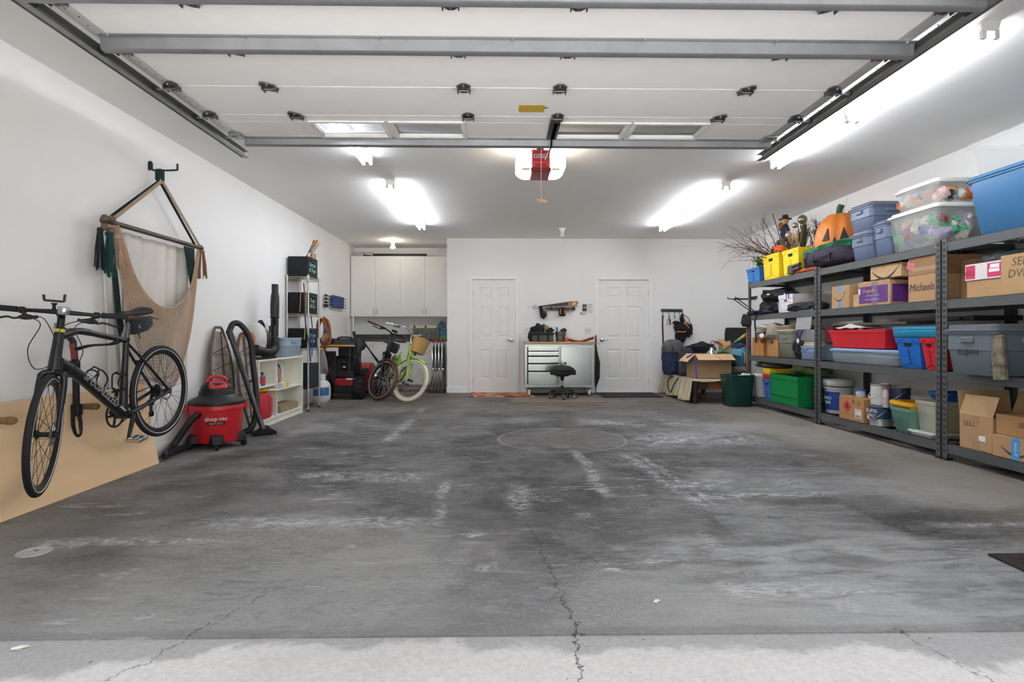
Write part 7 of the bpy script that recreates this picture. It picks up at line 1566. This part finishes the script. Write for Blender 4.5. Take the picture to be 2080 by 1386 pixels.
# ---- far rack, third level
Z = LV[1] + .002
def crate(label, pa, pb_, h, dx, hole, col):
    y1_, y0_ = Yr(pa), Yr(pb_); d = y1_ - y0_; t = E('wooden_crate', label, 'crate', (RX0 + .02 + dx + .2, (y0_ + y1_) / 2, Z)); W_ = mat(col, .7, var=.14, scale=6, stretch=(8, 8, 1)); w = .38; k = .01
    n = 5
    if not hole:
        for i in range(n): MB().box(-w / 2, -d / 2 + d * i / n + .003, 0, -w / 2 + k, -d / 2 + d * (i + 1) / n - .003, h).build('board', W_, t, bevel=.002)
    else:
        MB().box(-w / 2, -d / 2, 0, -w / 2 + k, d / 2, h).build('board', W_, t, bevel=.003); MB().at(M.Translation((-w / 2 - .001, 0, h * .8))).prism([(0, .035 * math.cos(a), .016 * math.sin(a)) for a in [i * PI / 8 for i in range(16)]], (.002, 0, 0)).build('hand_hole', BLACK, t)
    MB().box(-w / 2 + k, -d / 2, 0, w / 2, -d / 2 + k, h).build('side_board', W_, t); MB().box(-w / 2 + k, d / 2 - k, 0, w / 2, d / 2, h).build('side_board', W_, t); MB().box(-w / 2 + k, -d / 2 + k, 0, w / 2, d / 2 - k, k).build('base_board', W_, t); return t
crate('slatted orange-brown wooden crate at the far end of the third shelf', 1527, 1550, .27, .0, False, '#a8743c'); crate('plain wooden crate with an oval hand hole beside the olive tub', 1554, 1576, .25, .02, True, '#a67c4b')
cvb = bag_x(RX0 - .02, RX0 + .3, Yr(1578), Yr(1535), Z + .235, .21, '#8f877a', 'canvas_bag', 'grey and tan canvas bag slumped over the wooden crates', 21, .4)
MB().box(-.16, -.13, .05, -.12, .12, .12).build('dark_opening', mat('#1b1b1d', .9), cvb, bevel=.02); MB().tube(curve_pts([(-.15, -.1, .17), (-.17, 0, .19), (-.15, .15, .16)], 4), .012, 6).build('hem', mat('#cdc5b4', .8), cvb)
bt_ = E('orange_bottle', 'orange bottle with a white cap poking out of the canvas bag', 'bottle', aX(1548, 687, RX0 - .01)); MB().lathe([(.03, -.1), (.032, 0), (.03, .03)], 16, (0, 0, 0), (-.4, -.7, .45)).build('body', mat('#a5482f', .5), bt_); MB().lathe([(.034, .03), (.034, .08)], 16, (0, 0, 0), (-.4, -.7, .45)).build('cap', mat('#d8c9c2', .5), bt_)
rtote('olive-grey open tub beside the wooden crates on the third shelf', 1579, 1612, Z, .35, '#6f7368', None, .0, .4, taper=.84)
for i, (z, col, lab) in enumerate(((.352, '#c2b496', 'lowest tan folded board lying across the olive-grey tub'), (.378, '#7d7461', 'grey-brown flat bundle on the olive-grey tub'), (.404, '#a5825c', 'topmost tan slat on the pile over the olive-grey tub'))):
    o = MB().box(-.2, -.26 + .05 * i, 0, .2, .24 + .02 * i, .023).build('flat_board', mat(col, .7, var=.1), None, bevel=.006); o.location = (RX0 + .24, Yr(1592) + .05, Z + z); T(o, lab, 'board')
bag_x(RX0 + .0, RX0 + .25, Yr(1628), Yr(1613), Z + .02, .22, '#1f1c20', 'black_cloth', 'black cloth bundle between the olive-grey tub and the pale blue tote', 22, .4, 'cloth')
lt_ = rtote('pale blue open tote under two books at the near end of the third shelf', 1620, 1655, Z, .17, '#8296b4', None, .0, .4, taper=.86)
for i in range(2):
    o = MB().box(-.15, -.13, 0, .15, .14 - .02 * i, .024).build('book', mat('#cfc0a2', .7), None, bevel=.003); o.location = (RX0 + .2, Yr(1640), Z + .171 + .026 * i); T(o, 'cream book lying flat on the pale blue tote' + (', the upper of two' if i else ', the lower of two'), 'book')
cb_ = rtote('clear box with a purple lanyard resting on the two cream books', 1619, 1657, Z + .224, .14, '#c9c9cc', None, .0, .36, alpha=.5, ribs=False, r=.02, taper=.9)
MB().box(-.19, .0, .13, .16, .2, .136).build('contents_sheet', mat('#8d8d92', .6), cb_)
lny = E('lanyard', 'purple lanyard with a white badge draped over the clear box', 'lanyard', (RX0 - .005, Yr(1630), Z + .29)); MB().tube([(-.0, .04, .075), (-.012, .03, .0), (-.014, .0, -.05), (-.014, -.02, -.01), (-.0, -.05, .075)], .012, 4).build('ribbon', mat('#3f2f66', .6), lny); MB().lathe([(.03, 0), (.03, .004)], 18, (-.02, .01, -.06), (-1, 0, 0)).build('badge', mat('#d8d4dc', .4), lny)
ll = MB().box(-.006, -.17, 0, .0, .17, .30).build('clear_lid', mat('#cfcfd2', .15, alpha=.4)); ll.location = (RX0 - .005, Yr(1636), Z + .37); ll.rotation_euler = (.0, .12, 0); T(ll, 'clear plastic lid standing tilted above the purple lanyard', 'lid')
# ---- far rack, bottom level
Z = LV[0] + .002
tc_ = E('trash_can', 'small white round waste basket on the lowest shelf beside the green bin', 'waste bin', (RX0 + .13, 8.08, Z)); MB().lathe([(.1, 0), (.104, .01), (.13, .30), (.134, .305), (.134, .33)], 30, cap=True).build('body', mat('#c2c2c0', .4, var=.04), tc_); MB().lathe([(.137, .3), (.139, .335), (.13, .34), (.125, .3)], 30, cap=False).torus((0, 0, .35), .03, .01, (1, 0, 0), 14, 6).build('bag_liner', mat('#d5d4d1', .4), tc_)
nb = [corbin('corrugated_bin', lab, 1553, 1568, Z + dz, .285, col, dx=-.02, depth=.3, hole=(i == 0), group=None) for i, (dz, col, lab) in enumerate(((0, '#3a69a8', 'blue bin nested lowest between the white basket and the green bin'), (.075, '#b53c36', 'red bin rim in the nested trio beside the green bin'), (.15, '#d9b92a', 'yellow bin on top of the nested trio beside the green bin')))]
gbx = corbin('corrugated_bin', 'large green corrugated bin on the lowest shelf of the far rack', 1570, 1626, Z, .375, '#0c7a3e', dx=-.03, depth=.46, taper=.97, flat=True)
MB().box(-.2255 - .006, -.34, .1, -.2255 - .001, .34, .104).build('fold_seam', mat('#075a2c', .5), gbx)
bag_x(RX0 + .1, RX0 + .4, Yr(1640), Yr(1590), Z + .40, .11, '#55632f', 'green_bag', 'dim olive green bag lying on the green corrugated bin', 25, .3)
hc2 = E('hose_coil', 'dark coiled hose on the near side of the green bin', 'hose', (RX0 + .22, Yr(1640), Z + .12)); 
for k in range(3): MB().torus((.01 * k, .03 * k, .02 * k), .1, .018, (.3, 1, .1), 24, 8).build('loop', BLACK, hc2)
bag_x(RX0 + .05, RX0 + .4, Yr(1562), Yr(1527), Z + .42, .1, '#4a4438', 'fabric_heap', 'heap of brown and grey fabric above the white waste basket', 26, .5, 'fabric')
# ---- middle rack, second level
Z = LV[2] + .002
bag_x(RX0 + .2, RX0 + .45, Yr(1700), Yr(1675), Z, .2, '#1c1d22', 'black_cloth', 'black cloth bundle at the far end of the second shelf behind the smile carton', 31, .3, 'cloth')
am = rbox('shipping_carton', 'tall brown carton with a printed curved arrow and blue tape', 1687, 1722, Z, .245, CARD, .02, .4)
smile(am, .02, .13, .2, -.2004)
for z0, z1 in ((.0, .075), (.165, .246)): MB().box(-.2012, .0 - .022, z0, -.2004, .026, z1).build('tape', BT, am)
for i, (z, h, lab) in enumerate(((0, .135, 'lower of two plain brown cartons behind the purple-sided carton'), (.1365, .125, 'upper of two plain brown cartons behind the purple-sided carton'))):
    b = rbox('brown_carton', lab, 1724, 1744, Z + z, h, CARD if i else CARD2, .1 if i else .05, .4); 
    if i: MB().box(-.2008, -.06, .03, -.2, -.02, h).build('tape', mat('#cdbfa6', .4), b)
PUR = mat('#5b2f78', .5, var=.08, scale=12)
pbx = rbox('printed_carton', 'open brown carton with purple printed panels', 1745, 1809, Z, .235, CARD, .0, .42)
hw_ = (Yr(1745) - Yr(1809)) / 2
MB().box(-.2112, -hw_ + .03, .025, -.2102, hw_ - .01, .195).build('printed_panel', PUR, pbx); MB().box(-.19, -hw_ - .001, .025, .2, -hw_, .195).build('printed_panel', PUR, pbx)
WL = mat('#b7a0c8', .6); GL = mat('#c9a35c', .6)
txt('Dragonfly', .05, (-.2116, .07, .15), Yd, Zd, GL, pbx); txt('ALPHABET COLLEGE', .022, (-.2116, .02, .1), Yd, Zd, WL, pbx); txt('SINCE PRESCHOOL 8', .024, (-.2116, .02, .06), Yd, Zd, WL, pbx)
MB().box(-.2125, hw_ - .03, .12, -.2112, hw_ - .002, .18).build('white_sticker', WHITE, pbx); MB().box(-.2119, -.06, .0, -.2113, .03, .236).build('clear_tape', mat('#a99bb8', .25, alpha=.25, var=.02), pbx)
for dz in (.08, .13): MB().cyl((.1, -hw_ - .002, dz), (.1, -hw_ - .0005, dz), .02, seg=5).build('print_mark', GL, pbx)
MB().loft([[V((-.21, -hw_ + .01, .236)), V((-.21, hw_ - .01, .236)), V((-.14, hw_ - .02, .252)), V((-.14, -hw_ + .02, .252))], [V((-.21, -hw_ + .01, .24)), V((-.21, hw_ - .01, .24)), V((-.14, hw_ - .02, .256)), V((-.14, -hw_ + .02, .256))]]).build('flap', CARD2, pbx)
am2 = rbox('shipping_carton', 'long low carton with a large curved arrow lying on the purple-sided carton', 1766, 1828, Z + .2565, .13, CARD2, .015, .36); smile(am2, .0, .085, .38, -.1804)
for k in range(2): MB().box(-.181, -.26 - k * .015, .09, -.1802, -.252 - k * .015, .105).build('print_mark', BLACK, am2)
mh = rbox('lettered_carton', 'brown carton with a handwritten word, at the near end of the second shelf', 1846, 1901, Z, .235, mat('#ab8861', .85, var=.06), .0, .45)
txt('Michaels', .095, (-.2262, .0, .125), Yd, Zd, mat('#3d342b', .7), mh, shear=.25, sx=.9)
fg = rbox('brown_carton', 'flat brown carton with a pink fragile sticker, above the handwritten carton', 1846, 1901, Z + .2365, .16, mat('#93714f', .85, var=.06), .0, .45)
sk = MB().at(M.Translation((-.2258, .13, .09)) @ M.Rotation(.35, 4, 'X')).box(-.0006, -.045, -.035, .0004, .045, .035).build('pink_sticker', mat('#c4697c', .6, var=.5, scale=90), fg)
MB().box(-.2258, -.2, .035, -.2251, .1, .07).build('tape', mat('#a08566', .35), fg)
T(MB().box(RX0 + .3, Yr(1765), Z + .2, RX0 + .45, Yr(1750), Z + .42).build('dark_box', mat('#1b1c20', .7), None, bevel=.01), 'dark upright box behind the low curved-arrow carton', 'box')
# ---- middle rack, third level
Z = LV[1] + .002
lbn = rtote('flat clear under-bed box with a pale blue lid, below the red bin', 1686, 1823, Z, .14, '#b9c4cf', '#8fa8cc', -.005, .44, alpha=.5, ribs=False, r=.05, taper=.93, lidh=.015)
for i, (x, y, r, col, lab) in enumerate(((-.12, .36, (.08, .16, .055), '#8fb2d2', 'pale blue garment'), (-.1, -.12, (.09, .19, .05), '#c9c4a0', 'cream knitted garment'), (-.05, -.42, (.1, .09, .045), '#8d8a80', 'grey folded garment'))):
    o = MB().ball((0, 0, 0), r, 18, 12, .3, 9).build('garment', mat(col, .9, var=.15, bump=.5)); o.location = (lbn.location.x + x, lbn.location.y + y, Z + .013 + r[2]); T(o, lab + ' inside the flat clear under-bed box', 'clothes')
corbin('corrugated_bin', 'wide red corrugated bin resting on the flat clear under-bed box', 1684, 1800, Z + .167, .19, '#c4202a', dx=.0, depth=.46, taper=.88, flat=True)
wc = MB().grid(lambda u, v: V((.3 * (v - .35), .42 * (u - .5), .06 * math.sin(PI * u) * math.sin(PI * v) ** .5 + .006 * math.sin(u * 14 + v * 3) * (1 - v))), 30, 14).build('white_towel', mat('#d9d4cf', .9, bump=.4), None, solid=.006); wc.location = (RX0 + .12, Yr(1722), Z + .375); T(wc, 'crumpled white towel lying on the red bin', 'towel')
bb2 = corbin('corrugated_bin', 'royal blue corrugated bin with a hand hole on the third shelf', 1824, 1873, Z, .275, '#1565b8', dx=-.02, depth=.44, taper=.8)
corbin('corrugated_bin', 'red corrugated bin with a hand hole behind the rack post', 1877, 1935, Z, .275, '#c3222c', dx=-.02, depth=.44, taper=.8, yy=(4.675, 4.84))
tq = tote('plastic_tray', 'shallow turquoise tray across the royal blue and red bins', RX0 + .25, (Yr(1808) + 4.66) / 2, Z + .28, .42, Yr(1808) - 4.66, .1, '#2f8fb3', taper=.97, ribs=False, r=.01, cat='tray')
pk_ = MB().box(-.16, -.55, 0, .12, .62, .022).build('wood_plank', mat('#4f4a40', .6, var=.2, scale=8, stretch=(8, 1, 8))); pk_.location = (RX0 + .22, Yr(1755), Z + .405); T(pk_, 'dark weathered plank lying over the red bin and turquoise tray', 'plank')
fl = MB().box(-.14, -.36, 0, .14, .36, .03).build('dark_tray', mat('#26282a', .4), None, bevel=.004); fl.location = (RX0 + .26, Yr(1860), Z + .4275); T(fl, 'flat dark panel with a bright edge on the weathered plank', 'panel')
for i, (x, y, z, c_) in enumerate(((.26, Yr(1676), 0, '#57646f'), (.24, Yr(1677), .21, '#6e2f38'))): T(MB().box(RX0 + x - .15, y - .02, Z + z, RX0 + x + .15, y + .14, Z + z + .2).build('dark_box', mat(c_, .7, var=.3, scale=12), None, bevel=.01), ('slate box' if i == 0 else 'maroon box') + ' at the far end of the third shelf behind the clear box', 'box')
# ---- middle rack, bottom level
Z = LV[0] + .002
pbk = E('paint_bucket', 'white lidded paint bucket with a blue label on the lowest shelf', 'bucket', (RX0 + .22, Yr(1708, RX0 + .22) + .04, Z)); MB().lathe([(.125, 0), (.13, .01), (.145, .30)], 34).build('body', mat('#b7babd', .4), pbk)
for z in (.28, .315): MB().lathe([(.145, z), (.156, z + .002), (.156, z + .022), (.147, z + .025)], 34, cap=False).build('rim_band', mat('#a9acae', .4), pbk)
MB().lathe([(.152, .335), (.158, .34), (.158, .375), (.15, .385), (.13, .385), (.125, .375)], 34).build('lid', mat('#b4b6b5', .4), pbk)
lbm = MB().grid(lambda u, v: V(((.1335 + .014 * v) * math.cos(PI + .15 + (u - .5) * 1.9), (.1335 + .014 * v) * math.sin(PI + .15 + (u - .5) * 1.9), .04 + .21 * v)), 20, 4).build('label', mat('#1d3d8a', .5, var=.1), pbk)
txt('PRO\n200', .05, (-.145, -.03, .15), (.28, -.96, 0), Zd, WHITE, pbk, sx=1.)
hz = rbox('hazard_carton', 'brown carton with a red flammable diamond on the lowest shelf', 1709, 1759, Z, .245, mat('#a97b50', .85, var=.05), -.02, .34); hw_ = (Yr(1709) - Yr(1759)) / 2; fx_ = -.1706
dm = MB().prism([(fx_, .14, .145), (fx_, .14 - .075, .215), (fx_, .14 - .15, .145), (fx_, .14 - .075, .075)], (-.0006, 0, 0)).build('hazard_diamond', mat('#b93a40', .6), hz)
MB().loft([[V((fx_ - .0012, .065 + y, .15 + z)) for y, z in ((0, .03), (.012, .01), (.008, -.012), (-.008, -.012), (-.012, .008))], [V((fx_ - .0006, .065 + y, .15 + z)) for y, z in ((0, .03), (.012, .01), (.008, -.012), (-.008, -.012), (-.012, .008))]]).build('flame_symbol', BLACK, dm); txt('FLAMMABLE', .012, (fx_ - .0012, .065, .13), Yd, Zd, mat('#5a1518', .6), dm)
txt('4-', .07, (fx_ - .0006, -.05, .2), Yd, Zd, mat('#3b2a1e', .7), hz); txt('1 GAL\n(3.78L)', .02, (fx_ - .0006, -.13, .2), Yd, Zd, mat('#5c432f', .7), hz)
pl_ = MB().box(fx_ - .0012, -.17, .035, fx_, -.07, .13).build('paper_label', mat('#d2cfca', .6), hz); MB().box(fx_ - .0018, -.16, .04, fx_ - .001, -.085, .07).build('label_print', mat('#8f8d8b', .6, var=.5, scale=120), pl_); txt('Safety', .015, (fx_ - .0018, -.12, .118), Yd, Zd, mat('#4c4b4a', .6), pl_)
MB().box(-.1705, -hw_ - .0003, .062, .17, hw_ + .0003, .064).build('seam', mat('#6e4c30', .8), hz)
for x in (-.09, -.03): MB().box(x - .012, -hw_ - .001, .12, x + .012, -hw_, .2).build('print_mark', mat('#4a3524', .8), hz)
bottle((RX0 + .08, Yr(1752, RX0 + .08) + .03, Z + .2455), .045, .085, '#b9c6cd', 'small pale pot with a wide blue cap on the hazard carton', '#2c5c9c', None, .85, cat='pot', name='blue_capped_pot')
def can(label, px, z, r, h, col, lab, dx, band=None):
    t = E('paint_can', label, 'paint can', (RX0 + dx, Yr(px, RX0 + dx), z)); MB().lathe([(r, 0), (r * 1.02, .004), (r, .008), (r, h - .01), (r * 1.03, h - .006), (r * 1.03, h), (r * .9, h + .001), (r * .88, h - .008), (r * .4, h - .008)], 30).build('body', mat(col, .35, .55, var=.1), t)
    if lab: MB().lathe([(r * 1.006, h * lab[1]), (r * 1.006, h * lab[2])], 30, cap=False).build('label', mat(lab[0], .5, var=.12, scale=20), t)
    MB().tube(curve_pts([(0, r * 1.02, h * .8), (-r * .9, r * .75, h * .45), (-r * 1.12, 0, h * .3), (-r * .9, -r * .75, h * .45), (0, -r * 1.02, h * .8)], 4), .003, 6).build('bail', STEEL, t); return t
cn = can('lower grey paint can with a blue label band', 1788, Z, .09, .2, '#9a9a9c', ('#26405f', .35, .95), .09); txt('SUPER\nSPEC', .05, (-.0925, -.01, .12), (.15, -1, 0), Zd, WHITE, cn)
can('silver paint can stacked on the blue-banded one', 1789, Z + .2025, .088, .21, '#b4b6b4', ('#c5c6c4', .05, .9), .12); can('paint can with a navy label behind the yellow basket', 1826, Z + .2, .095, .19, '#9b9692', ('#23304f', .3, .95), .24)
can('dark paint can supporting the navy-labelled can', 1824, Z, .095, .1985, '#5d5f60', ('#4a5560', .2, .9), .24)
glue = bottle((RX0 + .02, Yr(1799, RX0 + .02), Z + .2025), .026, .2, '#c9b5b4', 'slim pink and white bottle standing in front of the silver can', '#8d4c57', '#b9a3a6', .5)
gnb = rtote('translucent green bin holding the yellow basket', 1807, 1852, Z, .225, '#6fa394', None, -.015, .4, alpha=.72, ribs=False, taper=.8, r=.03)
ybs = E('plastic_basket', 'yellow slotted plastic basket nested in the translucent green bin', 'basket', (gnb.location.x, gnb.location.y, Z + .06)); w_, d_ = .38, (Yr(1807) - Yr(1852)) * .97
yb2 = MB().loft([rrect(w_ * .78, d_ * .78, .03, 0), rrect(w_ * .97, d_ * .97, .03, .19), rrect(w_ * 1.06, d_ * 1.04, .03, .192), rrect(w_ * 1.06, d_ * 1.04, .03, .225)], True, False); yb2.loft([rrect(w_ * 1.06, d_ * 1.04, .03, .225), rrect(w_ * .95, d_ * .94, .03, .222), rrect(w_ * .76, d_ * .76, .03, .01)], False, True); yb2.build('body', mat('#dba51e', .45), ybs)
sl_ = MB()
for i in range(9): yv = -d_ * .36 + d_ * .72 * i / 8; sl_.box(-w_ * .485, yv - .006, .135, -w_ * .478 + .004, yv + .006, .18)
sl_.build('slot_pattern', mat('#6d4d10', .7), ybs)
cb3 = rtote('clear bin with a yellow tub inside at the near end of the lowest shelf', 1858, 1903, Z + .048, .27, '#ccd2c6', None, .03, .42, alpha=.5, ribs=False, taper=.86, r=.03)
tote('plastic_tub', 'yellow tub visible inside the clear bin', cb3.location.x, cb3.location.y - .01, Z + .06, .3, .2, .17, '#d6c05a', taper=.88, ribs=False)
T(MB().loft([rrect(.4, .24, .03, 0), rrect(.44, .28, .03, .03), rrect(.46, .30, .03, .032), rrect(.46, .30, .03, .045)]).build('white_lid_tray', mat('#cfd0cc', .45), None, bevel=.003), 'white lid lying under the clear bin with the yellow tub', 'lid').location = (RX0 + .235, cb3.location.y + .015, Z)
tote('plastic_tray', 'small royal blue tray on the clear bin with the yellow tub', cb3.location.x + .05, cb3.location.y - .0, Z + .32, .3, .24, .075, '#1f5fa8', taper=.8, ribs=False, r=.02, cat='tray')
# ---- nearest rack
Z = LV[2] + .002
rbox('brown_carton', 'brown carton with scribbled marks under the pink and white one', 1955, 2031, Z, .135, CARD, .04, .4)
pkb = rbox('pink_carton', 'bright pink and white printed flat carton on the second shelf of the nearest rack', 1954, 2031, Z + .1365, .13, mat('#d8d5d4', .6), .03, .4); hw_ = (Yr(1954) - Yr(2031)) / 2
MB().box(-.2008, .075, .012, -.2001, hw_ - .01, .118).build('pink_panel', mat('#c8345f', .5, var=.08), pkb); MB().box(-.2008, -hw_ + .01, .012, -.2001, -.035, .118).build('pink_panel', mat('#c8345f', .5, var=.08), pkb)
MB().box(-.2014, -.14, .05, -.2008, -.05, .075).box(-.2014, -.14, .08, -.2008, -.06, .11).build('white_label', WHITE, pkb); txt('SELL', .05, (-.2012, .13, .055), Yd, Zd, mat('#8d1f45', .6), pkb, shear=.2)
sd1 = carton('lettered_carton', 'big brown carton with faint handwriting beside the pink carton', RX0 + .02, RX0 + .47, 3.3, Yr(2034), Z, .29, mat('#b08f68', .85, var=.06)); txt("SELL\nDVD's", .085, (-.2262, (Yr(2034) - 3.3) / 2 - .17, .19), Yd, Zd, mat('#6f573c', .7), sd1, shear=.15)
bag_x(RX0 + .1, RX0 + .4, Yr(2050, RX0 + .1), Yr(1985, RX0 + .1), Z + .268, .08, '#5a6164', 'grey_pouch', 'grey padded pouch lying on the pink carton', 41, .2)
carton('brown_carton', 'dim brown carton standing behind the rack post on the second shelf', RX0 + .2, RX0 + .5, Yr(1952, RX0 + .2), 4.5, Z, .33, CARDD)
Z = LV[1] + .002
el = tote('storage_tote', 'grey lidded tote with handwriting sticking out on the third shelf of the nearest rack', RX0 + .12, (Yr(1917, RX0 - .15) + Yr(2022, RX0 - .15)) / 2, Z, .56, Yr(1917, RX0 - .15) - Yr(2022, RX0 - .15), .335, '#667079', taper=.87, lid='#5a6268', r=.05, lidh=.045)
txt('ELIJAH', .058, (-.276, .0, .17), Yd, Zd - V((.13, 0, 0)), mat('#23272b', .6), el, shear=.2, ext=.0005, sx=1.15)
cm = MB().box(-.012, -.05, 0, .012, .05, .32).build('camouflage_board', mat('#77705f', .7, var=.8, scale=14), None, bevel=.003); cm.location = (RX0 - .13, Yr(2033, RX0 - .13), Z - .02); cm.rotation_euler = (-.1, 0, 0); T(cm, 'camouflage patterned board leaning against the grey tote', 'board')
tote('storage_tote', 'dark slate tote beyond the camouflage board, cut by the picture edge', RX0 + .2, 3.3, Z, .5, .62, .3, '#3f4a55', taper=.88, ribs=False)
T(MB().box(RX0 - .02, 3.2, Z + .301, RX0 + .3, 3.62, Z + .32).build('wooden_board', mat('#9a7a4c', .7), None, bevel=.003), 'tan wooden board lying on the dark slate tote', 'board')
T(MB().box(RX0 + .1, Yr(1960), LV[2] - BH - .1, RX0 + .5, 4.5, LV[2] - BH - .06).build('dark_sheet', BLACK, None, bevel=.004), 'black flat panel tucked under the second shelf above the grey tote', 'panel')
Z = LV[0] + .002
ob = carton('open_carton', 'open brown carton with a raised flap on the lowest shelf of the nearest rack', RX0 + .02, RX0 + .45, Yr(2018), Yr(1950), Z, .27, CARD, (('f', .18, 1.45), ('l', .16, 1.9), ('r', .18, 1.2)))
txt('SELL', .06, (-.2162, .06, .2), Yd, Zd, mat('#6b4f33', .7), ob, shear=.2); MB().box(-.2168, -.09, .08, -.216, -.03, .12).build('white_label', WHITE, ob); MB().box(-.2165, -.03, .0, -.2155, .03, .07).box(-.2165, -.03, .2, -.2155, .03, .27).build('tape', mat('#a3835c', .35), ob)
ab = carton('shipping_carton', 'low carton with a curved arrow and blue tape, cut by the picture edge', RX0 + .0, RX0 + .4, 3.3, Yr(2016, RX0), Z, .16, CARD); hw_ = (Yr(2016, RX0) - 3.3) / 2; smile(ab, hw_ - .2, .09, .26, -.2004)
MB().box(-.2012, hw_ - .22, 0, -.2004, hw_ - .155, .161).build('tape', BT, ab); txt('prime', .04, (-.2016, hw_ - .187, .08), Zd, V((0, 1, 0)), mat('#c5dff2', .5), ab)
sb3 = carton('brown_carton', 'brown carton with faint handwriting stacked on the curved-arrow carton', RX0 + .03, RX0 + .4, 3.32, Yr(2018, RX0 + .02) - .01, Z + .1615, .15, mat('#a67f56', .85, var=.06)); txt('SELL', .055, (-.1862, .17, .09), Yd, Zd, mat('#634a30', .7), sb3, shear=.2)
# ================= camera, sky, render look
cam = bpy.data.cameras.new('camera'); co = bpy.data.objects.new('camera', cam); COL.objects.link(co); S.camera = co
co.location = (0, 0, CZ); co.rotation_euler = (PI / 2, 0, -TH)
cam.sensor_width = 36; cam.lens = F * 36 / 2080; cam.shift_y = -12 / 2080; cam.shift_x = 0; cam.clip_start = .05
W = bpy.data.worlds.new('world'); S.world = W; W.use_nodes = True; nt = W.node_tree
bg = nt.nodes['Background']
tc = nd(nt, 'ShaderNodeTexCoord'); sx = nd(nt, 'ShaderNodeSeparateXYZ'); nt.links.new(tc.outputs['Generated'], sx.inputs[0])
cr = nd(nt, 'ShaderNodeValToRGB'); nt.links.new(sx.outputs[2], cr.inputs[0])
cr.color_ramp.elements[0].position = 0.; cr.color_ramp.elements[0].color = (.64, .65, .62, 1)
cr.color_ramp.elements[1].position = .25; cr.color_ramp.elements[1].color = (.98, .98, .99, 1)
nt.links.new(cr.outputs[0], bg.inputs[0]); bg.inputs[1].default_value = SKY
sl = bpy.data.lights.new('sun', 'SUN'); sl.energy = SUN; sl.angle = .01; sl.color = (1, .985, .965); so = bpy.data.objects.new('sun', sl); COL.objects.link(so)
so.rotation_euler = Euler((math.radians(-36), 0, math.radians(8)))   # high sun behind the house: the drive beyond the building's shade is sunlit
flush_text()
S.view_settings.view_transform = 'Standard'; S.view_settings.look = 'None'; S.view_settings.exposure = EXPO; S.view_settings.gamma = 1
S.view_settings.use_curve_mapping = False
c = S.cycles
c.max_bounces = 10; c.diffuse_bounces = 6; c.glossy_bounces = 4; c.transmission_bounces = 8; c.transparent_max_bounces = 8
c.sample_clamp_indirect = 8.; c.use_denoising = True; c.caustics_reflective = False; c.caustics_refractive = False
